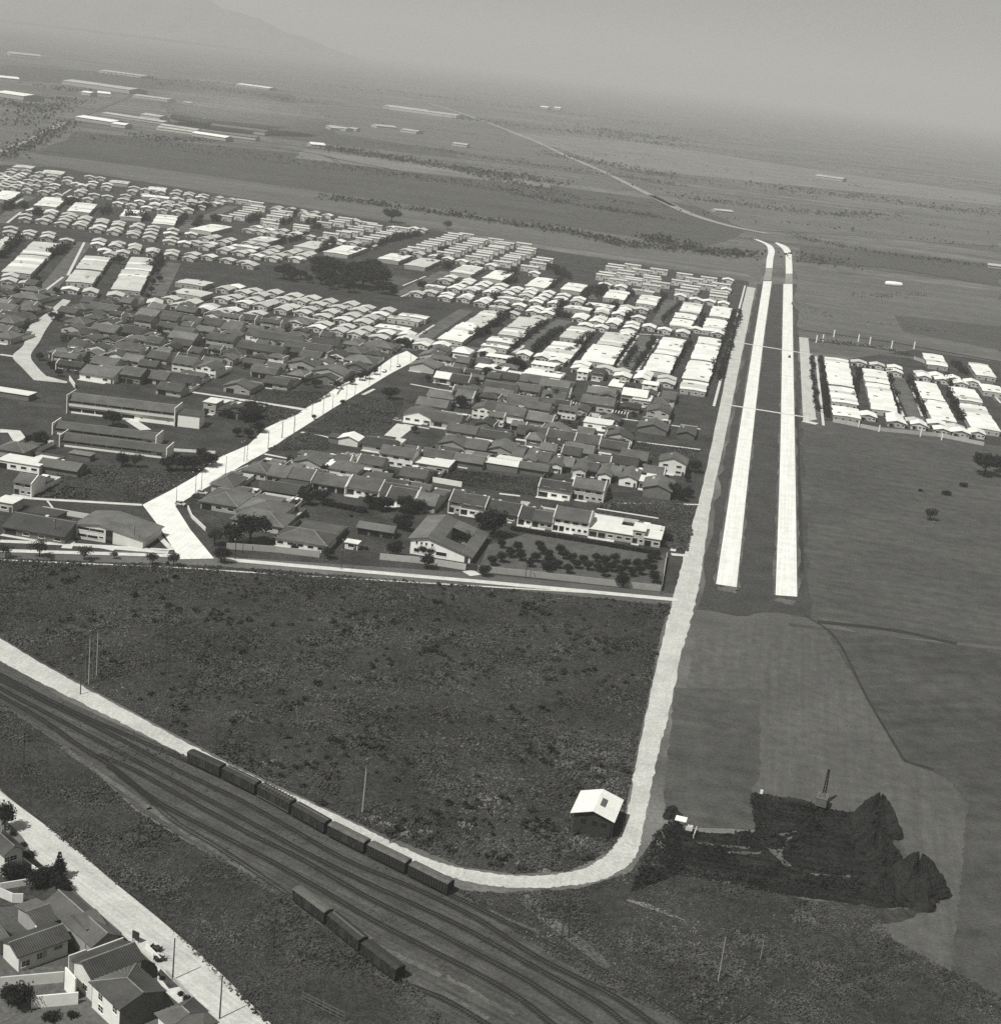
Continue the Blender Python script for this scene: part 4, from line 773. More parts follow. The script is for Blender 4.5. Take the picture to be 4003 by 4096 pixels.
# west quarter
WQ = 'in the west quarter below the school street'
row(Q09, 'in the west quarter', 'west quarter houses', [
 ((712,838),(892,850),12,4.6,'e',dict(nw=3,garage=0,wallm='wallw',ang=4)), ((550,700),(742,712),12,3.3,'e',dict(nw=2,garage=1)), ((744,712),(908,722),11,3.3,'e',dict(nw=0,garage=2)), ((912,790),(1015,800),10,4.6,'e',dict(nw=1,garage=1)),
 ((848,600),(992,612),12,3.2,'e',dict(nw=3,garage=0)), ((998,612),(1142,625),12,3.2,'e',dict(nw=2,garage=0)), ((1062,742),(1232,765),12,3.3,'e',dict(nw=0,garage=2)), ((1300,778),(1482,800),11,5.8,'e',dict(nw=3,garage=1)),
 ((1562,725),(1885,778),11,4.2,'e',dict(nw=4,garage=0,wallm='wallw')), ((1482,812),(1800,842),11,3.4,'e',dict(nw=3,garage=2)), ((1080,930),(1232,942),11,5.0,'e',dict(nw=3,garage=0,wallm='wallw')), ((1234,958),(1372,972),12,5.0,'g',dict(nw=3,garage=0,wallm='wallw')),
 ((482,985),(742,1000),12,3.6,'e',dict(nw=2,garage=0,wallm='wallw',roofm='tile2')), ((745,1000),(900,1012),11,4.6,'e',dict(nw=1,garage=2,wallm='walld')), ((902,1002),(1055,1018),10,3.2,'e',dict(nw=0,garage=2)), ((1057,1020),(1225,1035),10,3.2,'e',dict(nw=1,garage=2)),
 ((1408,1062),(1592,1078),10,3.4,'g',dict(nw=1,garage=1)), ((1582,968),(1755,980),9,3.4,'e',dict(nw=1,garage=2)), ((1652,1035),(1832,1045),9,3.2,'e',dict(nw=1,garage=1)), ((980,1075),(1152,1092),8,3.2,'e',dict(nw=1,garage=1)),
 ((1290,1190),(1365,1205),8,5.6,'f',dict(nw=1,garage=1,roofm='pale')), ((1370,1215),(1570,1240),10,3.4,'f',dict(nw=0,garage=3,roofm='tile3',wallm='walld')), ((300,845),(442,860),10,3.4,'h',dict(nw=1,garage=1,roofm='tile2')), ((425,795),(532,805),9,3.6,'e',dict(nw=1,garage=1,wallm='wallw')),
 ((402,650),(542,662),10,3.4,'h',dict(nw=2,garage=0)), ((552,555),(722,585),12,3.4,'e',dict(nw=1,garage=1)), ((1258,650),(1400,668),11,3.3,'e',dict(nw=1,garage=1)), ((1395,690),(1520,705),10,3.6,'e',dict(nw=2,garage=0)), ((1140,640),(1256,660),10,3.2,'e',dict(nw=1,garage=1)),
 ((920,870),(1060,885),10,3.2,'e',dict(nw=1,garage=1)), ((1380,880),(1480,890),9,3.4,'g',dict(nw=1,garage=0)), ((440,555),(540,565),10,3.2,'h',dict(nw=1,garage=1,roofm='tile2')), ((1650,640),(1800,660),12,3.0,'h',dict(nw=0,garage=0)), ((1820,640),(1950,660),12,3.0,'h',dict(nw=0,garage=0)),
 ((800,505),(870,515),9,3.6,'e',dict(nw=1,garage=0,wallm='wallw')), ((560,910),(740,925),10,3.2,'e',dict(nw=2,garage=1,roofm='tile2')), ((760,890),(900,900),10,3.2,'e',dict(nw=1,garage=1))])
row(Q09, 'west of the kinked street', 'houses west of the kinked street', [
 ((0,645),(80,660),10,3.4,'h',dict(nw=1,garage=0,roofm='tile2')), ((60,480),(242,505),12,3.2,'h',dict(nw=2,garage=0,roofm='tile2')), ((80,560),(205,580),11,3.2,'h',dict(nw=1,garage=0,roofm='tile2')), ((-20,560),(70,580),11,3.4,'e',dict(nw=1,garage=0,wallm='wallw')), ((-30,740),(60,760),11,3.4,'h',dict(nw=1,garage=0,roofm='tile2'))])
row(Q10, 'at the upper end of the lamp-lit street', 'houses at the upper street end', [
 ((412,525),(602,545),10,5.2,'e',dict(nw=2,garage=1)), ((0,470),(340,505),11,4.0,'e',dict(nw=4,garage=0,wallm='wallw')), ((640,625),(845,650),11,3.4,'h',dict(nw=2,garage=0,roofm='tile2')), ((420,705),(645,735),11,3.6,'g',dict(nw=1,garage=1,roofm='tile2')), ((230,520),(540,570),11,3.3,'e',dict(nw=2,garage=1)),
 ((780,520),(980,545),12,3.4,'h',dict(nw=2,garage=0,roofm='tile2')), ((1110,655),(1295,680),12,3.2,'g',dict(nw=0,garage=0)), ((260,640),(440,680),10,3.4,'g',dict(nw=0,garage=1)), ((0,690),(180,715),9,3.4,'e',dict(nw=0,garage=3)), ((80,770),(260,790),8,3.0,'h',dict(nw=0,garage=0)), ((640,560),(760,580),9,3.2,'h',dict(nw=1,garage=0)),
 ((1380,770),(1530,790),11,3.4,'e',dict(nw=1,garage=2)), ((1600,830),(1830,850),12,3.6,'e',dict(nw=1,garage=2,wallm='wallw')), ((1220,870),(1400,900),10,3.2,'e',dict(nw=1,garage=1)), ((1270,740),(1400,760),9,3.2,'e',dict(nw=0,garage=1,roofm='pale'))])
# compound at the street corner
row(Q17, 'in the walled corner compound', 'walled corner compound', [
 ((190,830),(470,870),16,3.3,'h',dict(nw=2,garage=1,roofm='tile2')), ((470,900),(780,960),17,3.3,'h',dict(nw=0,garage=0,roofm='tile2')), ((430,960),(810,1030),12,3.1,'h',dict(nw=2,garage=0,roofm='tile2')), ((270,700),(440,720),12,3.2,'h',dict(nw=1,garage=0,roofm='tile2')), ((640,730),(930,760),8,2.8,'e',dict(nw=0,garage=0,wallm='walld'))])
thouse(Q17, (755,1112), (1150,1165), 10, 3.2, 'h', nw=5, garage=0, group='walled corner compound', wallm='wallw', label='long low house with hipped tile roof behind the street wall under the big tree')
thouse(Q17, (1312,1135), (1366,1145), 4, 2.6, 'f', nw=1, garage=0, roofm='pale', wallm='wallw', label='small white kiosk with one window on the lawn beside the street wall', name='kiosk')
thouse(Q17, (1372,1025), (1668,1055), 6, 3.0, 'e', nw=0, garage=3, roofm='tile2', wallm='walld', label='open-fronted tiled shed standing on the lawn', name='garden_shed')
thouse(Q17, (1548,490), (1805,528), 9, 5.8, 'e', nw=3, garage=1, wallm='wallw', roofm='tile2', label='two-storey house with three upper windows beside the unfinished building')
thouse(Q17, (1238,340), (1392,358), 9, 3.2, 'g', nw=0, garage=0, wallm='wallw', roofm='white', label='white-roofed gabled hut on the empty plot by the side path', name='gabled_hut')
thouse(Q17, (1165,325), (1240,338), 8, 3.0, 'f', nw=0, garage=0, wallm='walld', roofm='tile3', label='dark flat-roofed lean-to joined to the white-roofed hut', name='lean_to')
thouse(Q17, (1400,398), (1690,392), 9, 3.2, 'e', nw=1, garage=0, label='low tiled house joined to the white-roofed hut')
thouse(Q17, (930,452), (1190,490), 6, 2.8, 'f', nw=1, garage=1, roofm='woodl', label='low grey flat-roofed outhouse beside the side path', name='outhouse')
thouse(Q17, (890,520), (1110,545), 9, 3.0, 'g', nw=0, garage=0, roofm='tile2', label='low tiled gable behind the long eave house near the street')
thouse(Q17, (1700,620), (1904,650), 10, 3.2, 'e', nw=1, garage=0, label='low tiled house beyond the white sheet roof heap')
# unfinished building with bare beams
t = thing('unfinished_building', 'unfinished building with bare roof beams beside the two-storey house', 'building', Q17(1420,505), R(AV-90))
link('wall', MB().box(-10, 10, 8.7, 9, 0, 3).box(-10, -9.7, 0, 8.697, 0, 3).box(9.7, 10, 0, 8.697, 0, 3).mesh('wall', M['wallg']), t)
for i in range(8): link('beam', cached('beam', lambda: MB().box(-.15, .15, -.3, 9.2, 3.003, 3.3).mesh('beam', M['walk'])), t, (-9+i*2.57, 0, 0))
for i in range(5): link('post', cached('ub_post', lambda: MB().box(-.18, .18, 0, .35, 0, 2.99).mesh('post', M['wallg'])), t, (-9.5+i*4.7, 0, 0))
t = thing('sheet_roof_yard', 'heap of loose white roof sheets over a yard beside the unfinished building', 'roof', Q17(1310,560), R(AV-90))
link('post', MB().box(-9, -8.8, 0, .2, 0, 2.6).box(8.8, 9, 0, .2, 0, 2.6).box(-9, -8.8, 9, 9.2, 0, 2.6).box(8.8, 9, 9, 9.2, 0, 2.6).mesh('post', M['wood']), t)
rg = random.Random(9)
for i in range(9):
    for j in range(3):
        s = link('roof_sheet', cached('rsheet', lambda: MB().slab([(-1.25, -1.9, 0), (1.25, -1.9, 0), (1.25, 1.9, .2), (-1.25, 1.9, .2)], .06).mesh('roof_sheet', M['white'])), t, (-9+i*2.2+rg.uniform(-.4, .4), 1+j*3.3+rg.uniform(-.5, .5), 2.62+rg.uniform(0, .35)))
        s.rotation_euler = (rg.uniform(-.07, .07), rg.uniform(-.08, .08), rg.uniform(-.25, .25))
# schools
def long_school(S, l, r, depth, h, rise, label, gal, roofm='tile'):
    a, b = S(*l), S(*r); c = (a+b)/2; ax = R(-1.5); u = Vector((math.cos(ax), math.sin(ax), 0)); w = abs((b-a).dot(u))
    t = place(eave_parts(w, depth, h, rise, M['wallw'], M[roofm], ov=1.2), 'school_building', label, 'school', (c.x, c.y, 0), ax)
    n = int(w/6)
    for i in range(n):
        x = -w/2+w*(i+.5)/n; ww = w/n-.5
        if gal:
            link('gallery_opening_shade', cached(('go', round(ww, 1)), lambda: MB().box(-ww/2, ww/2, -.05, 0, 0, 1.15).mesh('gallery_opening_shade', M['glass'])), t, (x, -.004, h-1.5))  # gallery openings are dark panels on the wall, interior shade painted in
            if i < n*.62: link('gallery_opening_shade', cached(('go2', round(ww, 1)), lambda: MB().box(-ww/2, ww/2, -.05, 0, 0, 1.5).mesh('gallery_opening_shade', M['glass'])), t, (x, -.004, 1.0))
            elif i % 2: add_window(t, x, 1.6, 1.2, .6)
        elif i < n-1: link('gallery_opening_shade', cached(('go3', round(ww, 1)), lambda: MB().box(-ww/2, ww/2, -.05, 0, 0, 1.1).mesh('gallery_opening_shade', M['glass'])), t, (x, -.004, h-1.5))
        else: add_window(t, x, 1.2, 2.2, 1.1)
    if gal: link('gallery_parapet', MB().box(-w/2, w/2, -1.1, -.95, h-2.75, h-1.75).box(-w/2, w/2, -1.1, -.06, h-2.95, h-2.753).mesh('gallery_parapet', M['wallw']), t)
    for s in (-1, 1): link('fin_wall', MB().box(s*w/2-.2+s*.25, s*w/2+.2+s*.25, -1.8, depth+.6, 0, h+rise+.5).mesh('fin_wall', M['wallw']), t)
    return t
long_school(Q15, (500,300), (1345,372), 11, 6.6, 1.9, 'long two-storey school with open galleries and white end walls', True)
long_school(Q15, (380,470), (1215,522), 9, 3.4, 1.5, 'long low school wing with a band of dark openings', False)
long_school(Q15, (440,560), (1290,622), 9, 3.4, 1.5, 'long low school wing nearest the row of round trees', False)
thouse(Q15, (1352,390), (1515,412), 10, 6.2, 'f', nw=0, garage=0, wallm='wallw', roofm='tile', label='blank-walled stair block at the end of the two-storey school', name='stair_block', ang=-1.5)
# house of two gables at the street corner
def asym_house(S, l, r, depth, hl, apex, hr, k, label, name, roofm):
    a, b = S(*l), S(*r); c = (a+b)/2; ax = math.atan2((b-a).y, (b-a).x); ax = R(AV-90) if abs(ax-R(AV-90)) > R(14) else ax
    w = (b-a).length; off = -w/2+k*w
    t = place(gable_parts(w, depth, 0, apex-hl, M['wallw'], M[roofm], ov=.8, off=off, hl=hl, hr=hr), name, label, 'house', (c.x, c.y, 0), ax)
    return t, w
t, w = asym_house(Q15, (550,1278), (1108,1290), 17, 5.4, 6.6, 3.6, .33, 'pale two-storey corner house with a lopsided gable and a tall dark entrance slot', 'corner_house', 'tile2')
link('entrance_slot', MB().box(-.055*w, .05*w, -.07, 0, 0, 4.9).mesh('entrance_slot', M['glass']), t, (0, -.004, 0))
for x, z, ww, hh in ((-.39,3.5,.19,1.2), (-.19,3.5,.22,1.2), (-.41,.9,.15,1.2), (-.25,.9,.16,1.2), (-.12,1.3,.07,.9)): add_window(t, x*w, z, round(ww*w, 1), hh)
thouse(Q15, (90,915), (255,925), 9, 5.4, 'e', nw=2, garage=1, party=2, group='houses at the west path', roofm='tile', label='two-storey tiled house with white side wall at the end of the west path')
thouse(Q15, (-20,705), (300,755), 9, 3.4, 'f', nw=3, garage=1, roofm='pale', wallm='wallw', label='flat pale-roofed house with white trim beside the sloping drive')
thouse(Q15, (310,725), (565,800), 9, 3.2, 'e', nw=0, garage=0, wallm='walld', roofm='tile2', label='windowless tiled barn with a dark front wall behind the grass plot', name='barn')
thouse(Q15, (520,640), (690,660), 5, 2.6, 'f', nw=0, garage=0, wallm='walld', roofm='rubble', label='dark low hut with rubble on its roof below the school wings', name='hut')
thouse(Q15, (-30,1240), (540,1265), 13, 3.2, 'e', nw=3, garage=1, wallm='walld', roofm='tile3', label='long dark tiled house beside the pale corner house')
thouse(Q15, (-40,1030), (100,1050), 8, 3.6, 'f', nw=1, garage=0, roofm='pale', label='pale flat-roofed outbuilding above the long dark house', name='outbuilding')
thouse(Q15, (0,120), (130,235), 8, 2.8, 'f', nw=0, garage=0, roofm='pale', wallm='walld', label='pale flat canopy building on the lawn west of the school', name='canopy_building')
thouse(Q15, (-20,610), (170,650), 9, 3.2, 'h', nw=0, garage=0, label='low hipped tile roof at the foot of the sloping drive', roofm='tile2')
# country house with courtyard
a, b = Q155(62,1052), Q155(440,1118); c = (a+b)/2; ax = R(AV-90); w = (b-a).length
t = thing('courtyard_house', 'large white house with lopsided tiled gable and a planted courtyard', 'house', (c.x, c.y, 0), ax)
k = -w/2+.27*w; hl, zr, hr, D = 6.3, 7.6, 3.0, 30.0
link('wall', MB().prism([(-w/2,0),(w/2,0),(w/2,hr),(k,zr),(-w/2,hl)], 0, .4).box(-w/2, -w/2+.4, .4, D, 0, hl-.1).box(w/2-.4, w/2, .4, D, 0, hr-.1).prism([(-w/2,0),(w/2,0),(w/2,hr),(k,zr),(-w/2,hl)], D, D+.4).mesh('wall', M['wallw']), t)
up = .2; sl = (zr-hl)/(k+w/2); sr = (zr-hr)/(w/2-k)
zx = lambda x: (zr-(k-x)*sl if x < k else zr-(x-k)*sr)+up
def slope(x0, x1, y0, y1): link('roof_slope', roof_slope([(x0,y0,zx(x0)),(x1,y0,zx(x1)),(x1,y1,zx(x1)),(x0,y1,zx(x0))], .16, M['tile2'], (0,1,0)), t)
x1 = k+(w/2-k)*.32; x2 = k+(w/2-k)*.78
slope(-w/2-1, k, -1, D+1.2); slope(k+.004, x1, -1, D+1.2); slope(x2, w/2+1.2, -1, D+1.2); slope(x1+.004, x2-.004, -1, 7); slope(x1+.004, x2-.004, 21, D+1.2)
link('courtyard_wall', MB().box(x1-.3, x1, 7, 21, 0, zx(x1)-.25).box(x2, x2+.3, 7, 21, 0, zx(x2)-.25).box(x1, x2, 21, 21.3, 0, zx(x2)-.25).mesh('courtyard_wall', M['wallg']), t)
for x in (-.40, -.32, -.24, -.14): add_window(t, x*w, 4.1, .9, 1.3)
for x, ww in ((-.39, 2.2), (.02, 4.2)): add_window(t, x*w, 1.0, ww, 1.6)
link('door', door_mesh(1.5, 2.4), t, (w/2-1.4, -.004, 0))

# ---------------------------------------------------------------- street and garden walls
def wall_run(S, pts, h, th, m, label, name='garden_wall', group=None):
    P = [S(x, y) for x, y in pts]; b = MB()
    for p, q in zip(P, P[1:]):
        d = (q-p).normalized(); n = Vector((-d.y, d.x, 0))*th/2
        b.hexa([p-n, q-n, q+n, p+n], [v+Vector((0,0,h)) for v in (p-n, q-n, q+n, p+n)])
    o = link(name, b.mesh(name, M[m])); return tag(o, label, 'wall', group)
wall_run(Q17, [(390,1135),(760,1160),(1100,1200)], 2.4, .3, 'wallg', 'long grey street wall below the big trees')
wall_run(Q155, [(-130,1092),(150,1118),(415,1160)], 2.4, .3, 'wallg', 'grey street wall in front of the courtyard house')
wall_run(Q155, [(490,1168),(800,1200),(1200,1245),(1655,1295)], 2.4, .3, 'wallg', 'long grey street wall in front of the orchard')
o = wall_run(Q155, [(417,1160),(488,1168)], 2.3, .15, 'glass', 'dark gate between the two grey street walls', 'gate'); o['category'] = 'gate'
wall_run(Q155, [(1655,1295),(1690,1080)], 2.2, .3, 'wallg', 'side wall of the orchard facing the dirt road')
wall_run(Q17, [(780,895),(935,765)], 2.6, .3, 'wallg', 'light coping wall around the small court of the corner compound')
wall_run(Q17, [(640,660),(720,700),(940,740)], 2.4, .3, 'walld', 'dark back wall of the corner compound')
wall_run(Q17, [(270,640),(370,590),(540,520)], 1.0, .4, 'wallw', 'low white kerb wall along the lamp-lit street')
wall_run(Q155, [(205,600),(390,632)], 2.4, .3, 'wallw', 'white wall piece behind the row by the dark tree')
wall_run(Q155, [(250,600),(320,505)], 2.2, .3, 'walld', 'dark plot wall beside the overgrown court')
wall_run(Q155, [(870,650),(935,545)], 2.4, .3, 'walld', 'dark plot wall left of the pair with white party walls')
wall_run(Q155, [(1290,700),(1530,690)], 2.6, .3, 'walld', 'dark wall between the pair and the dark gable house')
wall_run(Q155, [(960,250),(1020,150)], 2.4, .3, 'wallg', 'grey wall along the weedy plot')
wall_run(Q155, [(1450,430),(1470,345)], 2.4, .3, 'wallw', 'white end wall of the dark-roofed row')
wall_run(Q15, [(140,225),(480,258)], 1.6, .3, 'walld', 'dark hedge-like wall west of the two-storey school')
wall_run(Q15, [(1250,575),(1640,600)], 1.2, .3, 'wallw', 'low white wall east of the school wings')
wall_run(Q15, [(1430,1020),(1460,1090),(1565,1190)], 1.5, .35, 'wallw', 'white wall curving round the street corner')
wall_run(Q09, [(440,985),(475,1035)], 2.4, .35, 'wallw', 'tall white end wall above the drive')
wall_run(Q26, [(1430,1000),(1510,1030)], 2.4, .3, 'wallg', 'grey wall beside the isolated east terrace')
wall_run(Q26, [(990,1340),(1240,1390),(1560,1420),(1810,1470)], 2.2, .3, 'wallg', 'long grey back wall of the east estate')
wall_run(Q10, [(600,830),(640,770),(720,745)], 1.0, .3, 'wallw', 'low white wall of the garden beside the lamp-lit street')
# pergola rows in the last tiled row
for S, pts in ((Q155, [(1040,120),(1130,135)]), (Q155, [(1345,180),(1440,195)]), (Q155, [(730,68),(840,90)])):
    a, b = S(*pts[0]), S(*pts[1]); t = thing('pergola', 'white slatted pergola in front of a tiled house', 'pergola', a, R(AV-90), 'pergolas'); w = (b-a).length
    for i in range(6): link('slat', cached('slat', lambda: MB().box(-.25, .25, -2.5, 3.5, 2.5, 2.75).mesh('slat', M['wallw'])), t, (w*i/5, 0, 0))
    for x in (0, w): link('post', cached('pg_post', lambda: MB().box(-.15, .15, -2.4, -2.1, 0, 2.497).mesh('post', M['wallw'])), t, (x, 0, 0))

# ================================================================== the houses by the gravel road
GA = math.atan2((Q40(1450,1480)-Q40(300,515)).y, (Q40(1450,1480)-Q40(300,515)).x)      # bearing of the gravel road
gu = Vector((math.cos(GA), math.sin(GA), 0)); gv = Vector((-gu.y, gu.x, 0))           # along (towards lower right), across (towards the road)
def ribs(quad, n_m, pitch, m, th=.12):
    """a slope of barrel tiles: real ribs down the slope; quad a,b along the eave, d,c along the top"""
    a, b, c, d = [Vector(p) for p in quad]; L = ((b-a).length+(c-d).length)/2; n = max(2, int(L/pitch)); B = MB()
    up = (b-a).cross(d-a).normalized()
    if up.z < 0: up = -up
    vs = []; 
    for i in range(2*n+1):
        t = i/(2*n); hgt = .15 if i % 2 else 0.0
        vs += [a.lerp(b, t)+up*hgt, d.lerp(c, t)+up*hgt]
    fs = [(2*i, 2*i+2, 2*i+3, 2*i+1) for i in range(2*n)]
    B.add(vs, fs); B.add([p-Vector((0,0,th)) for p in (a, b, c, d)], [(3,2,1,0)])
    B.add([a-Vector((0,0,th)), b-Vector((0,0,th)), b, a], [(0,1,2,3)]).add([b-Vector((0,0,th)), c-Vector((0,0,th)), c, b], [(0,1,2,3)]).add([d-Vector((0,0,th)), a-Vector((0,0,th)), a, d], [(0,1,2,3)])
    return B.mesh('roof_slope', m)
def road_house(S, corner, wu, wv, h, rise, label, ridge='u', hip=0.0, roofm='tile', wallm='wallw', z=None, ov=.6, end_wall=None):
    """corner: sheet point of the eave corner lying lowest along the road on its far-from-road side, at height h; wu back along the road, wv across towards the road"""
    p = S(*corner, h); p.z = 0
    t = thing('house', label, 'house', (p.x, p.y, 0), GA)          # local x along the road (towards lower right), y towards the road; body spans x -wu..0, y 0..wv
    if ridge == 'u':
        B = MB(); pol = [(0,0),(wv,0),(wv,h),(wv/2,h+rise if not hip else h+rise),(0,h)]
        vs = [(-wu, y, z_) for y, z_ in (pol if not hip else [(0,0),(wv,0),(wv,h),(wv/2,h),(0,h)])]+[(0, y, z_) for y, z_ in pol]
        B.add(vs, [(4,3,2,1,0), (5,6,7,8,9)]+[(i, (i+1) % 5, (i+1) % 5+5, i+5) for i in range(5)])
        link('wall', B.mesh('wall', M[wallm]), t)
        e = rise/(wv/2)*ov; zt = .14; k = hip
        link('roof_slope', ribs([(-wu-ov,-ov,h-e+zt),(ov,-ov,h-e+zt),(ov,wv/2,h+rise+zt),(-wu-ov+k+ov*(k>0),wv/2,h+rise+zt)], 0, .48, M[roofm]), t)
        link('roof_slope', ribs([(ov,wv+ov,h-e+zt),(-wu-ov,wv+ov,h-e+zt),(-wu-ov+k+ov*(k>0),wv/2,h+rise+zt),(ov,wv/2,h+rise+zt)], 0, .48, M[roofm]), t)
        if k: link('roof_slope', ribs([(-wu-ov,wv+ov,h-e+zt),(-wu-ov,-ov,h-e+zt),(-wu+k,wv/2-.01,h+rise+zt),(-wu+k,wv/2+.01,h+rise+zt)], 0, .48, M[roofm]), t)
        link('ridge_cap', MB().tube((-wu-ov+k+ov*(k>0), wv/2, h+rise+zt+.05), (ov, wv/2, h+rise+zt+.05), .16, n=6).mesh('ridge_cap', M['ridge']), t)
        if k:
            hc = MB()
            for sy in (-ov, wv+ov): hc.tube((-wu-ov, sy, h-e+zt+.05), (-wu+k, wv/2, h+rise+zt+.05), .14, n=6)
            link('hip_cap', hc.mesh('hip_cap', M['ridge']), t)
    else:
        B = MB(); pol = [(-wu,0),(0,0),(0,h),(-wu/2,h+rise),(-wu,h)]
        link('wall', MB().prism(pol, 0, wv).mesh('wall', M[wallm]), t)
        e = rise/(wu/2)*ov; zt = .14
        link('roof_slope', ribs([(ov,wv+ov,h-e+zt),(ov,-ov,h-e+zt),(-wu/2,-ov,h+rise+zt),(-wu/2,wv+ov,h+rise+zt)][::1], 0, .48, M[roofm]), t)
        link('roof_slope', ribs([(-wu-ov,-ov,h-e+zt),(-wu-ov,wv+ov,h-e+zt),(-wu/2,wv+ov,h+rise+zt),(-wu/2,-ov,h+rise+zt)], 0, .48, M[roofm]), t)
        link('ridge_cap', MB().tube((-wu/2, -ov, h+rise+zt+.05), (-wu/2, wv+ov, h+rise+zt+.05), .16, n=6).mesh('ridge_cap', M['ridge']), t)
    return t
def wx_window(t, x, y, z, w, h, face):
    """face: 'u+' wall at x=0 facing along the road, 'v-' wall at y=0 facing away from the road"""
    rz = {'v-': 0, 'u+': math.pi/2, 'u-': -math.pi/2, 'v+': math.pi}[face]; off = .004
    pos = {'v-': (x, -off, z), 'u+': (x+off, y, z), 'u-': (x-off, y, z), 'v+': (x, y+off, z)}[face]
    o = link('window', win_mesh(w, h), t, pos, rz); link('pane', pane_mesh(w, h), o)
    b = cached(('bars', round(w, 1), round(h, 1)), lambda: MB().box(-.04, .04, -.045, -.031, .09, h-.09).box(-w/2+.09, w/2-.09, -.0445, -.0315, h/2-.04, h/2+.04).mesh('glazing_bar', M['wallw'])); link('glazing_bar', b, o)

# ---------------------------------------------------------------- the smaller houses packed between the rows
def hits(p, ax, w, d):
    ua = Vector((math.cos(ax), math.sin(ax))); va = Vector((-ua.y, ua.x))
    for c, a2, w2, d2 in OCC:
        if (c-p).length > 60: continue
        u2 = Vector((math.cos(a2), math.sin(a2))); v2 = Vector((-u2.y, u2.x))
        for sx in (-.5, -.25, 0, .25, .5):
            for sy in (0, .33, .66, 1):
                q = p+ua*(w*sx)+va*(d*sy)-c; x, y = q.dot(u2), q.dot(v2)
                if abs(x) < w2/2+.4 and -2.2 < y < d2+1.0: return True
    return False
def near_road(p, r):
    for q in ROADPTS:
        if (q-p).length < r: return True
    return False
ROADPTS = [a_.lerp(b_, k/6).xy for A, B in zip(list(zip(rl, rr)), list(zip(rl, rr))[1:]) for a_, b_ in ((A[0].lerp(A[1], .5), B[0].lerp(B[1], .5)), (A[0], B[0]), (A[1], B[1])) for k in range(6)]
for S, pts, w_ in WALKS:
    if S in (Q155, Q10, Q17, Q15, Q09):
        P_ = [S(*q).xy for q in pts]
        for a_, b_ in zip(P_, P_[1:]):
            n_ = max(1, int((b_-a_).length/4)); ROADPTS += [a_.lerp(b_, k/n_) for k in range(n_+1)]
ROADPTS += [Q09(*q).xy for q in ((425,475),(330,560),(240,650),(200,750),(140,832),(190,905),(260,975),(380,520),(280,610))]
FILL = [(Q09, [(430,520),(900,520),(1500,600),(1900,650),(1900,760),(1560,860),(1400,880),(1250,1000),(480,1000),(300,900),(400,700)], 'packed into the west quarter', 'packed west quarter houses'),
 (Q155, [(250,60),(1700,60),(1720,220),(1450,330),(1450,420),(1640,520),(1600,640),(1300,600),(950,520),(700,450),(240,300),(560,230)], 'packed between the middle town rows', 'packed middle town houses'),
 (Q10, [(1130,600),(1904,640),(1904,1000),(1450,900),(1260,720)], 'packed below the white estate', 'packed houses below the white estate'),
 (Q17, [(860,480),(1190,500),(1900,640),(1900,760),(1050,600)], 'packed behind the hedged garden row', 'packed houses behind the hedged garden'),
 (Q09, [(-20,420),(240,420),(150,650),(-20,720)], 'packed west of the kinked street', 'packed houses west of the kinked street'),
 (Q10, [(200,430),(1000,520),(900,600),(600,780),(420,740),(0,700),(0,480)], 'packed beside the upper lamp-lit street', 'packed houses by the upper street')]
rf = random.Random(99); NF = 0; GARD = []
for S, poly, pw, grp in FILL:
    P_ = [S(*q).xy for q in poly]; lo = Vector((min(q.x for q in P_), min(q.y for q in P_))); hi = Vector((max(q.x for q in P_), max(q.y for q in P_)))
    def inside(q):
        ins = False
        for i in range(len(P_)):
            a_, b_ = P_[i], P_[(i+1) % len(P_)]
            if (a_.y > q.y) != (b_.y > q.y) and q.x < (b_.x-a_.x)*(q.y-a_.y)/(b_.y-a_.y)+a_.x: ins = not ins
        return ins
    for _ in range(900):
        q = Vector((rf.uniform(lo.x, hi.x), rf.uniform(lo.y, hi.y)))
        if not inside(q): continue
        w_, d_ = rf.uniform(7, 14), rf.uniform(7, 12); ax_ = R(AV-90+rf.uniform(-2, 2))
        if hits(q, ax_, w_, d_) or near_road(q, 6) or near_road(q+Vector((0, d_)), 5):
            if rf.random() < .25 and not hits(q, ax_, 1.5, 1.5): GARD.append(q)
            continue
        ro = rf.choice('eeeegh'); h_ = rf.choice((2.9, 3.2, 3.2, 3.5, 5.4)); rm = rf.choice(('tile', 'tile', 'tile2', 'tile3', 'tile3', 'tile2')); wm = rf.choice(('wallg', 'wallg', 'wallw', 'walld')); nw = rf.randrange(1, 4)
        S0 = lambda x, y, z=0: Vector((x, y, z)); ua = Vector((math.cos(ax_), math.sin(ax_)))
        thouse(S0, tuple(q-ua*w_/2), tuple(q+ua*w_/2), d_/1.25, h_, ro, nw=nw, place_words=pw, group=grp, wallm=wm, roofm=rm, garage=rf.choice((0, 1)), party=rf.choice((False, False, 1, 2)), rear=False, ang=math.degrees(ax_))
        NF += 1
        if rf.random() < .8: GARD.append(q+Vector((rf.uniform(-6, 6), -rf.uniform(2, 4))))
print('filler houses', NF)
def ext(S, corner, pu, pv, h):
    c = S(*corner, h); return max(4, -(S(*pu, h)-c).dot(gu)), max(3, (S(*pv, h)-c).dot(gv))
def rh(corner, pu, pv, h, rise, label, **kw):
    wu, wv = ext(Q40, corner, pu, pv, h); t = road_house(Q40, corner, wu, wv, h, rise, label, **kw); return t, wu, wv
t, wu, wv = rh((830,1785), (560,1640), (1225,1755), 5.6, 1.5, 'two-storey white house with hipped tile roof and black gable wall by the gravel road', ridge='u', hip=4.5, roofm='tile')
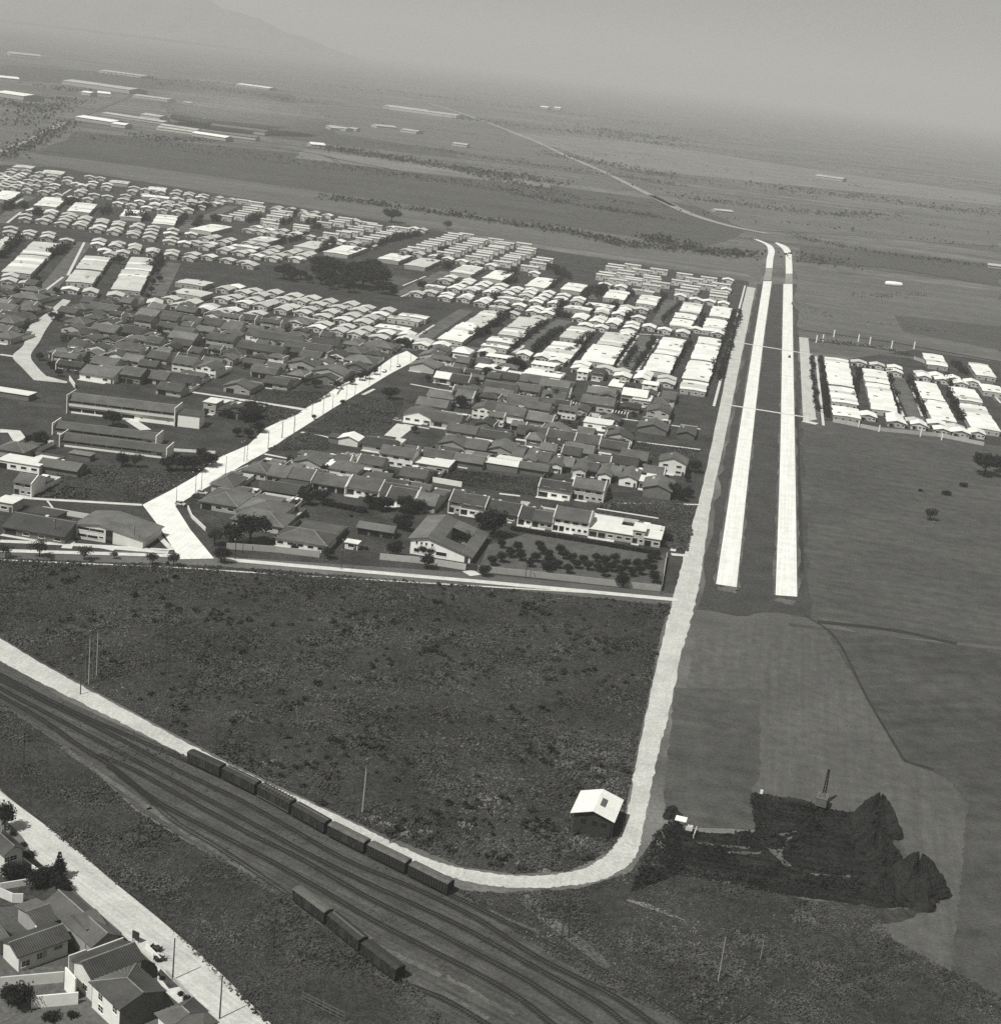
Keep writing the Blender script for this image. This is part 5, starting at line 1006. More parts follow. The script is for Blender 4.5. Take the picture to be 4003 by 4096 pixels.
link('gable_wall', MB().add([(.03,0,.0),(.03,wv,0),(.03,wv,5.6),(.03,wv/2,7.05),(.03,0,5.6)], [(0,1,2,3,4)]).mesh('gable_wall', M['walld']), t)
wx_window(t, -1.6, 0, 3.4, 1.6, 1.4, 'v-'); wx_window(t, -wu+3.0, 0, 3.2, 1.6, 1.5, 'v-'); wx_window(t, -wu+3.2, 0, .8, 1.8, 1.5, 'v-'); wx_window(t, -wu, wv*.3, 3.3, 1.2, 1.4, 'u-')
t, wu, wv = rh((640,1575), (520,1455), (1085,1540), 5.4, 1.5, 'dark lichen-spotted tile roof between white party walls by the gravel road', ridge='v', roofm='tile3')
link('party_wall', MB().box(-wu-.5, -wu-.2, -1.0, wv*.25, 0, 6.6).box(-wu-.5, -wu-.2, wv*.25, wv+.3, 0, 6.2).mesh('party_wall', M['wallw']), t)
wx_window(t, -2.5, 0, 1.2, 1.8, 1.3, 'v-')
t, wu, wv = rh((130,1425), (0,1330), (560,1385), 3.9, 1.2, 'long white house with one square window and a dark tile roof inside the block', ridge='v', roofm='tile3')
wx_window(t, 0, wv*.42, 1.4, 1.3, 1.4, 'u+'); wx_window(t, 0, wv*.14, .9, 1.8, 1.3, 'u+'); wx_window(t, 0, wv*.8, 2.1, 2.0, .9, 'u+')
link('shutter', MB().box(.05, .1, wv*.42+.75, wv*.42+1.5, 1.4, 2.8).mesh('shutter', M['wallg']), t)
t, wu, wv = rh((640,1350), (260,1080), (930,1375), 4.2, 1.6, 'broad grey tile roof with a long parapet along the gravel road', ridge='u', roofm='tile', wallm='wallg')
link('parapet', MB().box(-wu-.4, .3, wv+.1, wv+.4, 0, 4.75).box(-wu-.5, -wu-.2, 0, wv+.097, 0, 4.6).mesh('parapet', M['walld']), t)
link('cross_gable', MB().hexa([(-wu*.55,wv*.1,5.4),(-wu*.2,wv*.1,5.4),(-wu*.2,wv*.9,5.0),(-wu*.55,wv*.9,5.0)], [(-wu*.45,wv*.1,6.4),(-wu*.4,wv*.1,6.4),(-wu*.4,wv*.9,6.2),(-wu*.45,wv*.9,6.2)]).mesh('cross_gable', M['tile']), t)
t, wu, wv = rh((270,1215), (40,1110), (420,1200), 3.6, .9, 'low tile roof behind the broad grey one inside the block', ridge='v', roofm='tile', wallm='wallg')
t, wu, wv = rh((-60,1330), (-300,1230), (70,1320), 3.6, .9, 'low tile roof at the back of the block beside the white house', ridge='v', roofm='tile', wallm='wallw')
t, wu, wv = rh((30,720), (-160,600), (165,690), 5.8, 1.3, 'two-storey white house with tile roof where the garden trees stand', ridge='u', hip=4, roofm='tile')
wx_window(t, 0, wv*.5, 3.5, 1.7, 1.3, 'u+'); wx_window(t, 0, wv*.15, 3.5, 1.2, 1.3, 'u+'); wx_window(t, -3, 0, 3.5, 1.6, 1.3, 'v-')
t, wu, wv = rh((1180,1905), (1130,1880), (1500,1880), 4.0, 1.1, 'tile roof corner of the next house down the gravel road', ridge='u', hip=2, roofm='tile')
def sheet_roof(pts, z, label, m='white'):
    P = [Q40(x, y, z) for x, y in pts]; b = MB().slab([(p.x, p.y, z+(.25 if i > 1 else 0)) for i, p in enumerate(P)], .1)
    t = thing('yard_canopy', label, 'canopy', (0, 0, 0)); link('roof_sheet', b.mesh('roof_sheet', M[m]), t)
    for p in P: link('post', MB().box(p.x-.1, p.x+.1, p.y-.1, p.y+.1, 0, z-.09).mesh('post', M['wallg']), t)
sheet_roof([(310,1290),(455,1270),(400,1205),(240,1225)], 3.0, 'white sheet canopy over the yard between the tile roofs')
sheet_roof([(590,1335),(700,1350),(620,1290),(530,1275)], 3.4, 'white sheet canopy at the edge of the broad grey roof')
wall_run(Q40, [(215,1790),(540,1760)], 2.6, .3, 'wallw', 'white patio wall left of the two-storey house by the gravel road')
wall_run(Q40, [(450,1660),(520,1740)], 5.0, .3, 'wallw', 'tall white end wall between patio and dark roof')
wall_run(Q40, [(0,1650),(440,1610)], 2.4, .3, 'wallw', 'white coping wall along the sunken patio')
wall_run(Q40, [(0,970),(330,915)], 1.6, .3, 'wallw', 'low white wall in the garden by the gravel road')
wall_run(Q40, [(0,1020),(90,1060),(160,1060)], 2.2, .3, 'wallw', 'short white wall beside the broad grey roof')
wall_run(Q40, [(160,780),(300,890)], 1.2, .3, 'wallw', 'white front wall of the garden with the pointed tree')
wall_run(Q40, [(1150,1545),(1400,1800)], .8, .3, 'wallg', 'low grey wall of the front garden by the gravel road')
flat('patio', gp(Q40, (0,1520),(440,1500),(540,1750),(220,1790),(0,1897)), .07, M['yard'])
flat('front_yard', gp(Q40, (1090,1500),(1230,1640),(1500,1897),(1380,1930),(1230,1800),(1090,1600)), .13, M['walk'])
flat('plot_lawn', gp(Q40, (1110,1520),(1240,1645),(1170,1660),(1090,1560)), .134, M['plot'])
flat('garden', gp(Q40, (0,830),(180,790),(500,960),(520,1000),(160,1070),(0,1090)), .075, M['plot'])
wall_run(Q40, [(1010,1370),(1110,1470)], 1.0, .25, 'wallw', 'short white kerb wall by the parked carts')

# ================================================================== trees
def crown_mesh(name, blobs, n, leaf, m, seed, squash=.75):
    """leaf clumps through the volume of several lobes; ragged outline and gaps"""
    rg = np.random.default_rng(seed); vs = []; fs = []
    wts = np.array([b[3]**2 for b in blobs]); wts = wts/wts.sum()
    idx = rg.choice(len(blobs), n, p=wts)
    for i in idx:
        x, y, z, r = blobs[i]
        d = rg.normal(size=3); d /= np.linalg.norm(d)
        rad = r*(rg.random()**.4)*(1+.18*rg.normal())
        c = np.array([x, y, z])+d*rad*np.array([1, 1, squash])
        nrm = d*.6+rg.normal(size=3)*.6+np.array([0, 0, .35]); nrm /= np.linalg.norm(nrm)
        u = np.cross(nrm, rg.normal(size=3)); u /= np.linalg.norm(u); w = np.cross(nrm, u)
        s = leaf*rg.uniform(.5, 1.35); k = len(vs)
        a = rg.uniform(.5, 1.0)
        vs += [c-u*s, c-w*s*a, c+u*s*rg.uniform(.6, 1), c+w*s*a]; fs.append((k, k+1, k+2, k+3))
    me = bpy.data.meshes.new(name); me.from_pydata([tuple(v) for v in vs], [], fs); me.materials.append(m); me.update(); return me
def trunk_mesh(h, r, limbs, seed, m=None):
    rg = random.Random(seed); b = MB(); b.tube((0, 0, -.1), (rg.uniform(-.1, .1), rg.uniform(-.1, .1), h*.55), r, r*.7, 7)
    for i in range(limbs):
        a = 2*math.pi*(i+rg.random()*.5)/limbs
        b.tube((0, 0, h*.45), (math.cos(a)*h*.33, math.sin(a)*h*.33, h*rg.uniform(.75, .95)), r*.6, r*.2, 5)
    return b.mesh('trunk', m or M['bark'])
rgt = random.Random(21)
def lobes(n, R_, z, r, seed):
    g = random.Random(seed); return [(0, 0, z, r*1.15)]+[(math.cos(6.283*i/n+g.random())*R_*g.uniform(.7, 1.1), math.sin(6.283*i/n+g.random())*R_*g.uniform(.7, 1.1), z+g.uniform(-.3, .35)*r, r*g.uniform(.6, .95)) for i in range(n)]
TREE = {}   # each about 1 unit = 1 m, total height near 6 m
TREE['round'] = [[('trunk', trunk_mesh(4, .24, 5, s), []), ('crown', crown_mesh('crown', lobes(7, 1.45, 2.9, 1.6, s), 1500, .24, M['leaf'], s, .95), [])] for s in (1, 2, 3)]
TREE['light'] = [[('trunk', trunk_mesh(4.6, .18, 5, s), []), ('crown', crown_mesh('crown', lobes(7, 1.5, 3.0, 1.4, s), 800, .22, M['leafl'], s, .95), [])] for s in (4, 5)]
TREE['spread'] = [[('trunk', trunk_mesh(4.4, .3, 7, s), []), ('crown', crown_mesh('crown', lobes(10, 2.9, 3.9, 1.7, s), 2400, .28, M['leaf'], s, .75), [])] for s in (6, 7)]
TREE['point'] = [[('trunk', trunk_mesh(4, .2, 4, 8), []), ('crown', crown_mesh('crown', [(0,0,1.4,1.5),(0,0,2.5,1.25),(0,0,3.6,.9),(.1,0,4.6,.55),(0,0,5.3,.3)], 1300, .22, M['leaf'], 8), [])]]
TREE['bush'] = [[('stem', MB().tube((0,0,0),(0,.1,.8),.08,.04,5).mesh('stem', M['bark']), []), ('foliage', crown_mesh('foliage', [(0,0,.55,.8),(.5,.2,.45,.6),(-.45,.1,.5,.6),(.1,-.4,.45,.55)], 420, .14, M['leaf'], s), [])] for s in (9, 10)]
def tree(S, x, y, kind, size, label, group=None, cat='tree', name='tree', sz=1.0):
    p = S(x, y); pr = TREE[kind]; k = rgt.randrange(len(pr)); s = size*rgt.uniform(.92, 1.1)
    return place(pr[k], name, label, cat, p, rgt.uniform(0, 6.28), group, (s, s, s*sz))
# big clump of dark trees in the estate
for i, (x, y, s) in enumerate(((430,1010,2.0),(470,960,1.8),(520,1040,1.6),(640,1020,1.3),(740,1060,1.3),(850,1010,2.3),(930,950,2.4),(900,1080,1.9),(1000,1060,2.4),(1080,980,2.6),(1130,1120,2.3),(1200,1030,2.8),(1300,1100,2.7),(1300,960,2.4),(1400,1020,2.9),(1430,1140,2.6),(1500,960,2.8),(1540,1070,3.0),(1620,1130,2.7),(1650,1020,2.4),(1590,930,2.4),(1680,1200,2.0),(1250,1180,2.0),(1020,1140,1.8),(1780,1180,1.3),(1820,1220,1.2))):
    tree(Z3, x, y+55, 'round' if i % 3 else 'spread', s*1.05, 'dark broad tree in the great clump beside the meadow', 'great tree clump')
dm = [(790,1040),(1430,1080),(1500,1150),(1904,1240)]
flat('dark_meadow', [Z2(790,1040), Z2(1430,1090), Z2(1560,1180), Z3(800,1010), Z4(90,930), Z4(880,990), Z4(1130,1050), Z4(860,1180), Z4(650,1140), Q10(600,180), Q10(0,90), Q09(1340,400), Q09(1150,320), Q09(1130,240)], .06, M['scrubsoil'])
flat('fenced_garden', gp(Z4, (80,620),(480,690),(330,770),(70,720)), .07, M['field'])
# big trees singled out
tree(Q17, 570, 1095, 'spread', 1.75, 'big dark spreading tree over the long hipped house by the street wall', sz=1.2)
tree(Q17, 440, 1110, 'round', 1.7, 'dark round tree next to the big spreading one at the street wall')
tree(Q17, 300, 1110, 'light', 1.4, 'loose pale tree at the corner of the paved street'); tree(Q17, 350, 1240, 'round', 1.25, 'dark tree on the verge below the paved street corner')
tree(Q155, 590, 950, 'round', 2.1, 'big dark tree beside the courtyard house', sz=1.15); tree(Q155, 520, 900, 'round', 1.6, 'dark tree touching the big one beside the courtyard house')
tree(Q10, 970, 860, 'round', 2.0, 'large round bushy tree on the open plot by the lamp-lit street', sz=.75)
tree(Q15, 860, 395, 'spread', 1.25, 'wide dark tree in front of the two-storey school')
for x, y, s, k in ((310,560,1.7,'round'),(230,545,1.2,'round'),(930,700,1.4,'round'),(1030,705,1.2,'light'),(1275,730,1.5,'round'),(1400,735,1.5,'round'),(1470,735,1.4,'round'),(1570,700,1.3,'round'),(1610,690,1.1,'round')):
    tree(Q15, x, y, k, s, 'round dark tree in the row below the school wings', 'trees below the school')
for x, y, s in ((45,1395,1.15),(300,1385,1.45),(640,1410,1.1),(1160,1450,1.1),(1320,1455,1.0),(870,1400,.6)):
    tree(Q15, x, y, 'light', s, 'open-crowned street tree on the grass strip before the corner house', 'street trees on the grass strip')
for x, y, s in ((1850,330,1.3),(1780,310,1.0),(1560,320,.7)): tree(Q15, x, y, 'round', s, 'dark tree beside the small dark-fronted house by the street', 'trees by the dark-fronted house')
for x, y, s in ((400,140,1.1),(540,170,1.5),(590,150,1.2),(470,280,1.0),(560,290,1.0),(640,250,1.1),(260,480,.9),(200,450,1.0)): tree(Q17, x, y, 'round', s, 'dark roadside tree west of the lamp-lit street', 'trees west of the lamp-lit street')
for x, y, s in ((1010,800,1.2),(1080,760,.9),(1000,890,.6),(940,920,.5),(1130,770,1.0),(1560,850,1.5),(1480,830,1.2),(1620,840,1.1),(1740,900,1.3),(1790,870,1.2),(1850,860,1.3),(1660,1200,1.3),(1700,980,1.2),(1750,1000,1.1),(1200,1060,.7),(1340,890,.4),(1700,1130,.7),(1450,1140,.5),(910,1160,.7),(1160,1210,.9),(1890,1180,1.0)):
    tree(Q17, x, y, 'round' if s > .6 else 'bush', s*1.0 if s > .6 else s*2.4, 'dark garden tree around the walled lawn', 'garden trees around the walled lawn')
for i in range(9):
    tree(Q17, 1140+i*36, 800+i*7, 'bush', 2.2, 'clipped dark hedge bush along the back of the walled lawn', 'hedge of the walled lawn', 'bush', 'hedge_bush')
# orchard
ORCH = [(640,1020),(740,1040),(700,1080),(640,1110),(760,1100),(880,1030),(900,1060),(860,1110),(940,1090),(940,1130),(1010,1060),(1040,1090),(1000,1150),(1090,1110),(1120,1150),(1060,1180),(1160,1120),(1190,1160),(1240,1110),(1250,1170),(1300,1130),(1340,1170),(1290,1200),(1360,1110),(1400,1190),(1430,1150),(1470,1200),(1520,1190),(1560,1150),(1500,1150),(1590,1110),(1600,1180),(1620,1090),(1610,1240),(820,1140),(580,1130)]
for x, y in ORCH: tree(Q155, x, y, 'round', .82, 'small dark fruit tree in the walled orchard', 'fruit trees of the walled orchard')
for x, y, s in ((470,1180,.0),(530,1200,1.0),(940,1200,1.3),(1410,1270,1.2),(170,1150,1.2),(190,1070,.8),(300,960,1.0),(370,990,1.1),(430,1000,1.0)):
    if s: tree(Q155, x, y, 'round', s, 'dark tree against the street wall or in the courtyard of the white house', 'trees by the courtyard house')
for i in range(26): tree(Q155, 720+i*36, 905+i*6.2, 'bush', 1.7, 'dark shrub of the hedge between orchard and house row', 'hedge behind the orchard', 'bush', 'hedge_bush')
flat('orchard_lawn', gp(Q155, (560,1000),(800,930),(1650,1050),(1690,1090),(1640,1280),(500,1150)), .05, M['mown'])
# scattered town trees
TT = [(Q155, [(830,340,1.2),(380,130,1.5),(460,110,1.3),(990,90,1.5),(940,100,1.1),(810,30,1.5),(1450,60,1.6),(1730,700,1.5),(1780,720,1.2),(1830,700,1.0),(1870,540,1.3),(440,800,1.0),(1660,1010,.8),(30,780,1.3),(100,800,1.2),(500,300,.7),(560,330,.6),(1820,600,.9),(880,170,1.0),(1690,980,.8),(640,240,.9),(90,290,.8)]),
 (Q10, [(800,720,1.1),(760,730,1.1),(700,760,.9),(860,690,1.0),(600,790,1.0),(1030,500,1.3),(1080,505,1.2),(980,520,1.1),(1350,640,1.3),(1640,700,1.2),(1710,690,1.2),(1830,650,1.6),(1230,740,.9),(1290,720,.9),(450,780,1.0),(380,760,.8),(1570,740,.8),(640,900,.6),(440,1000,.5),(1440,890,1.5),(1500,910,1.2),(40,990,1.4),(0,960,1.3),(60,1080,1.0)]),
 (Z6, [(560,900,1.2),(620,930,1.2),(520,870,1.0),(1080,1010,1.0),(1260,990,1.0),(1400,950,1.4),(1480,930,1.3),(1540,940,1.2),(960,1130,1.0),(1040,790,.8),(1880,690,.9),(60,660,1.3)]),
 (Q09, [(360,440,1.0),(300,480,1.1),(260,560,1.2),(200,600,1.2),(330,600,1.1),(160,680,1.0),(370,610,1.0),(320,910,.9),(370,960,.8),(250,860,.9),(140,720,.9),(1010,690,1.0),(1180,650,1.0),(1430,580,.9),(1570,590,.7),(1160,220,.6),(760,250,1.4),(720,240,1.0),(240,360,.9),(1000,310,1.0),(1010,360,1.0),(970,380,1.0),(960,430,1.0),(1100,460,1.0),(940,470,.9),(760,540,1.0),(640,575,.9),(1200,700,.8)])]
for (S, L_), wd in zip(TT, ('among the middle town rows', 'by the upper lamp-lit street', 'just below the white estate', 'in the west quarter')):
    for x, y, s in L_: tree(S, x, y, 'round', s, f"{'large' if s > 1.25 else 'small' if s < .95 else 'middling'} dark garden tree "+wd, 'garden trees '+wd)
# garden strips between the terraces
LINES = [(Z6, (880,560), (1120,460), 9, .8), (Z6, (1060,420), (1240,380), 6, .8), (Z6, (1230,330), (1440,240), 8, .8), (Q20, (580,760), (690,640), 8, .7), (Q20, (520,800), (640,760), 5, .7), (Q20, (870,870), (1010,680), 10, .6), (Q20, (940,900), (1030,760), 5, .6),
 (Q20, (1030,920), (1180,690), 10, .6), (Q20, (1320,900), (1420,730), 8, .7), (Q20, (80,760), (350,560), 14, .6), (Q20, (250,780), (460,610), 11, .6), (Q20, (1600,960), (1780,480), 26, .45), (Q20, (1660,1000), (1830,480), 26, .4), (Q20, (1500,610), (1560,500), 4, .6), (Q20, (1230,560), (1360,410), 7, .5), (Q20, (1170,480), (1260,340), 7, .5), (Q20, (630,380), (700,300), 5, .8), (Q20, (380,290), (470,230), 5, .8), (Q20, (740,360), (800,290), 5, .8), (Q20, (980,360), (1010,320), 3, .7),
 (Q26, (1110,1230), (1130,1060), 8, .6), (Q26, (1350,1290), (1290,1080), 9, .5), (Q26, (1490,1310), (1400,1110), 9, .5), (Q26, (1690,1340), (1610,1180), 8, .7), (Q26, (905,1290), (872,990), 14, .2), (Q26, (960,1320), (925,1000), 18, .45), (Q26, (1640,1150), (1590,1100), 3, .6), (Q26, (1720,1090), (1640,1030), 4, .7),
 (Z3, (380,640), (450,560), 4, 1.0), (Z3, (480,600), (760,530), 6, .9), (Z3, (900,720), (1080,600), 6, 1.0), (Z3, (1270,760), (1720,620), 12, .8), (Z4, (150,220), (560,130), 12, 1.0), (Z4, (320,440), (460,390), 4, .8), (Z4, (660,520), (860,440), 6, .7), (Z4, (870,560), (960,520), 4, 1.1), (Z4, (1250,600), (1360,540), 4, .7), (Z4, (1620,690), (1790,600), 6, .8), (Z4, (800,320), (1100,330), 5, .7), (Z4, (1650,740), (1800,720), 4, .7), (Z4, (560,780), (620,790), 3, .8), (Z4, (1510,960), (1530,930), 2, 1.0),
 (Z1, (10,1250), (250,1010), 12, 1.2), (Z1, (60,640), (160,590), 5, 1.2), (Z1, (240,600), (350,610), 4, 1.0), (Z1, (820,560), (950,560), 4, 1.2), (Z1, (1620,760), (1700,740), 3, 1.6), (Z1, (1790,760), (1860,760), 3, 1.6), (Z1, (420,700), (520,680), 4, 1.0), (Z1, (640,1240), (880,1110), 8, 1.0), (Z1, (1330,700), (1400,650), 3, 1.2), (Z2, (690,640), (760,540), 4, 1.1), (Z2, (900,690), (980,530), 5, .9), (Z2, (1110,590), (1200,580), 3, 1.3), (Z2, (1550,610), (1700,560), 5, 1.2), (Z2, (330,1220), (460,1080), 6, 1.2), (Z2, (820,460), (1100,400), 6, .8),
 (Z3, (380,380), (520,340), 4, 1.0), (Z3, (500,270), (600,250), 3, 1.1), (Z3, (700,360), (860,360), 4, .9), (Z3, (800,430), (900,430), 3, .9), (Z3, (1200,500), (1480,430), 7, .8), (Z3, (1700,570), (1900,520), 6, .8), (Z5, (540,240), (700,300), 5, 1.1), (Z5, (380,130), (640,240), 8, .8), (Z5, (620,700), (600,640), 2, 1.3), (Z5, (480,760), (700,800), 7, .7), (Z5, (930,700), (1010,720), 3, .9), (Z5, (1240,680), (1320,660), 3, .9), (Z5, (1450,820), (1500,800), 2, 1.0), (Z5, (1060,500), (1120,470), 3, 1.2)]
GV = []
gg = np.random.default_rng(77)
def leafy(c, r, n):
    d = gg.normal(size=(n, 3)); d /= np.linalg.norm(d, axis=1)[:, None]; C = np.array(c)+d*(r*gg.random((n, 1))**.4)*np.array([1, 1, .9])
    C[:, 2] = np.maximum(C[:, 2], .1)
    nr = d*.6+gg.normal(size=(n, 3))*.6+np.array([0, 0, .35]); nr /= np.linalg.norm(nr, axis=1)[:, None]
    u = np.cross(nr, gg.normal(size=(n, 3))); u /= np.linalg.norm(u, axis=1)[:, None]; w = np.cross(nr, u); s = r*gg.uniform(.1, .26, (n, 1))
    GV.append(np.stack([C-u*s, C-w*s*.8, C+u*s, C+w*s*.8], 1).reshape(-1, 3))
def quads_mesh(name, V, m):
    nq = len(V)//4; me = bpy.data.meshes.new(name); me.vertices.add(len(V)); me.vertices.foreach_set('co', V.astype(np.float32).ravel())
    me.loops.add(nq*4); me.loops.foreach_set('vertex_index', np.arange(nq*4, dtype=np.int32)); me.polygons.add(nq)
    me.polygons.foreach_set('loop_start', np.arange(0, nq*4, 4, dtype=np.int32)); me.update(calc_edges=True); me.materials.append(m); return me
for S, a, b, n, s in LINES:
    n = int(n*1.5)
    for i in range(n):
        f = (i+.5)/n; p = S(a[0]+(b[0]-a[0])*f+rgt.uniform(-9, 9), a[1]+(b[1]-a[1])*f+rgt.uniform(-4, 4)); r = 2.6*(.55+s*.7)*rgt.uniform(.6, 1.15)
        for k in range(2): leafy((p.x+rgt.uniform(-.6, .6)*r, p.y+rgt.uniform(-.6, .6)*r, r*(.8+.5*k)), r, 90)
for q in GARD:
    if near_road(q, 3.5): continue
    r = rgt.uniform(1.0, 2.4)
    leafy((q.x, q.y, r*.8), r, 70); leafy((q.x+rgt.uniform(-1, 1), q.y+rgt.uniform(-1, 1), r*1.2), r*.8, 50)
tag(link('garden_foliage', quads_mesh('garden_foliage', np.concatenate(GV), M['leaf'])), 'dark mass of garden shrubs and trees between the houses', 'trees', None, 'stuff')
# by the gravel road
tree(Q40, 35, 560, 'round', .95, 'bushy tree on a bare pale trunk at the road edge', sz=1.5)
tree(Q40, 410, 895, 'point', 1.25, 'pointed dark tree in the front garden by the gravel road')
for x, y, s, k, lab in ((330,920,.85,'round','dark round tree beside the pointed one in the front garden'),(400,960,.75,'round','dark tree below the pointed one in the front garden'),(440,985,.7,'round','dark tree leaning over the gravel road edge below the pointed one'),(250,960,.9,'round','small tree at the low white garden wall'),
 (90,590,.45,'bush','small clipped bush at the road edge by the bare-trunk tree'),(160,670,.5,'bush','clipped bush at the corner of the upper white house'),(200,740,.7,'bush','dark bush under the eaves of the upper white house'),(60,900,.9,'round','dark tree in the garden of the upper white house'),(160,890,.8,'round','smaller dark tree in the garden of the upper white house'),
 (500,1850,.5,'bush','round bush at the foot of the two-storey house wall'),(350,1870,.8,'bush','wide low bush in front of the white patio wall'),(130,1800,1.1,'round','dark tree in the patio corner'),(60,1760,.8,'round','smaller tree behind the patio corner tree'),
 (1290,1740,.5,'bush','dark bush on the front yard paving'),(1250,1700,.35,'bush','small bush above the one on the front yard paving'),(1120,1590,.35,'bush','small shrub on the little lawn beside the lichen-spotted roof')):
    tree(Q40, x, y, k, s if k == 'round' else s*2.2, lab, 'gardens by the gravel road')
# fields east of the avenue
tree(SF, 1872, 905, 'spread', 2.0, 'big dark tree cut by the field edge east of the avenue', sz=1.1); tree(SF, 1900, 900, 'round', 2.0, 'dark round tree joined to the big one in the east field')
tree(SF, 1768, 990, 'light', 1.5, 'lone pale tree in the middle of the east field', sz=.9); tree(SF, 1800, 942, 'bush', 2.6, 'low dark thorn bush in the east field, lower of two', cat='bush'); tree(SF, 1832, 926, 'bush', 2.4, 'low dark thorn bush in the east field, upper of two', cat='bush'); tree(SF, 1750, 935, 'bush', 1.4, 'small dark shrub alone in the east field', cat='bush')
tree(QB, 360, 800, 'spread', 2.6, 'wide umbrella-shaped tree on the pasture beyond the estate'); tree(QB, 665, 840, 'light', 2.2, 'thin tree on the pasture edge beyond the striped houses')
# ================================================================== scrub, weeds and far hedgerows
def in_poly(P, poly):
    x, y = P[:, 0], P[:, 1]; ins = np.zeros(len(P), bool); n = len(poly)
    for i in range(n):
        x1, y1 = poly[i][0], poly[i][1]; x2, y2 = poly[(i+1) % n][0], poly[(i+1) % n][1]
        c = ((y1 > y) != (y2 > y)) & (x < (x2-x1)*(y-y1)/((y2-y1) if y2 != y1 else 1e-9)+x1); ins ^= c
    return ins
def value_noise(P, cell, seed):
    g = np.random.default_rng(seed).random((256, 256)); q = P/cell; i = np.floor(q).astype(int); f = q-i; f = f*f*(3-2*f)
    a = g[i[:, 0] % 256, i[:, 1] % 256]; b = g[(i[:, 0]+1) % 256, i[:, 1] % 256]; c = g[i[:, 0] % 256, (i[:, 1]+1) % 256]; d = g[(i[:, 0]+1) % 256, (i[:, 1]+1) % 256]
    return (a*(1-f[:, 0])+b*f[:, 0])*(1-f[:, 1])+(c*(1-f[:, 0])+d*f[:, 0])*f[:, 1]
def tufts(name, poly, n, size, m, seed, label, leaves=4, keep=.35, clear=None, hscale=1.0):
    """ground cover: n tufts of leaf-sized faces, thicker in patches"""
    g = np.random.default_rng(seed); A = np.array([(p[0], p[1]) for p in poly]); lo, hi = A.min(0), A.max(0)
    P = lo+(hi-lo)*g.random((n*3, 2)); P = P[in_poly(P, poly)]
    dens = .5*value_noise(P, 14, seed)+.3*value_noise(P, 5, seed+1)+.2*value_noise(P, 40, seed+2)
    P = P[(dens+.15*g.normal(size=len(P))) > keep][:n]; k = len(P)
    big = value_noise(P, 9, seed+3)
    S = size*(.35+1.1*big**2+.35*g.random(k))
    ang = g.random((k, leaves))*6.283; rad = g.random((k, leaves))*.8
    cx = P[:, :1]+np.cos(ang)*rad*S[:, None]; cy_ = P[:, 1:]+np.sin(ang)*rad*S[:, None]; cz = S[:, None]*(.15+.75*g.random((k, leaves))*(1-rad*.6))*hscale
    C = np.stack([cx, cy_, cz], -1).reshape(-1, 3); s = (np.repeat(S, leaves)*(.28+.3*g.random(k*leaves)))[:, None]
    nr = g.normal(size=(len(C), 3))*.55+np.array([0, 0, .7]); nr /= np.linalg.norm(nr, axis=1)[:, None]
    u = np.cross(nr, g.normal(size=(len(C), 3))); u /= np.linalg.norm(u, axis=1)[:, None]; w = np.cross(nr, u)
    V = np.stack([C-u*s, C-w*s*.8, C+u*s, C+w*s*.8], 1).reshape(-1, 3); nq = len(C)
    me = bpy.data.meshes.new(name); me.vertices.add(len(V)); me.vertices.foreach_set('co', V.astype(np.float32).ravel())
    me.loops.add(nq*4); me.loops.foreach_set('vertex_index', np.arange(nq*4, dtype=np.int32)); me.polygons.add(nq)
    me.polygons.foreach_set('loop_start', np.arange(0, nq*4, 4, dtype=np.int32)); me.update(calc_edges=True); me.materials.append(m)
    return tag(link(name, me), label, 'scrub', None, 'stuff')
tufts('weeds', SCRUB, 70000, .62, M['weed'], 31, 'rough knee-high weeds covering the vacant field', keep=.30)
tufts('scrub_bushes', SCRUB, 1100, 1.25, M['leafl'], 37, 'dark low bushes scattered through the vacant field', leaves=22, keep=.55)
tufts('weeds', VERGE, 24000, .5, M['weed'], 41, 'rough weeds between the gravel road and the railway', keep=.30)
tufts('weeds', BANK, 18000, .5, M['weed'], 43, 'rough weeds between the railway and the diggings', keep=.33)
tufts('weeds', YARD, 6000, .32, M['weed'], 47, 'low weeds growing between the railway tracks', keep=.5)
for k, (S, q) in enumerate(((Q10, [(160,1190),(400,1090),(560,1140),(540,1212),(120,1212)]), (Q10, [(370,1080),(640,910),(900,850),(1060,880),(1010,1030),(900,1140),(560,1110)]), (Q15, [(270,930),(300,800),(620,680),(1380,720),(1500,760),(1080,975)]), (Q155, [(260,600),(330,520),(740,570),(930,580),(860,690),(640,660)]),
                             (Q155, [(1290,720),(1700,730),(1870,760),(1840,860),(1640,830),(1250,760)]), (Q155, [(1450,420),(1490,350),(1890,400),(1880,520)]), (Q155, [(1000,240),(1040,160),(1180,190),(1150,260)]), (Q10, [(0,880),(360,950),(100,1060),(0,1060)]), (Q10, [(0,800),(540,810),(560,840),(380,925),(0,860)]), (Q155, [(1240,790),(1640,850),(1850,880),(1830,1040),(1700,1020),(1650,900),(1260,850)]))):
    tufts('weeds', gp(S, *q), 3500, .8, M['weed'], 60+k, 'rough grass and weeds on an empty town plot', keep=.3)
tufts('scrub_edge', gp(SF, (1245,1590),(1290,1560),(1300,1660),(1200,1700)), 700, 1.0, M['leaf'], 85, 'weedy edge between dirt road and diggings', keep=.3)
tufts('pale_weeds', SCRUB, 9000, .5, M['weedp'], 95, 'paler dry grass tufts in patches of the vacant field', keep=.60)
tufts('pale_weeds', gp(SF, (900,1440),(1200,1430),(1185,1560),(1150,1630),(1000,1655),(850,1620)), 2200, .5, M['weedp'], 96, 'paler dry grass tufts around the timber hut', keep=.50)
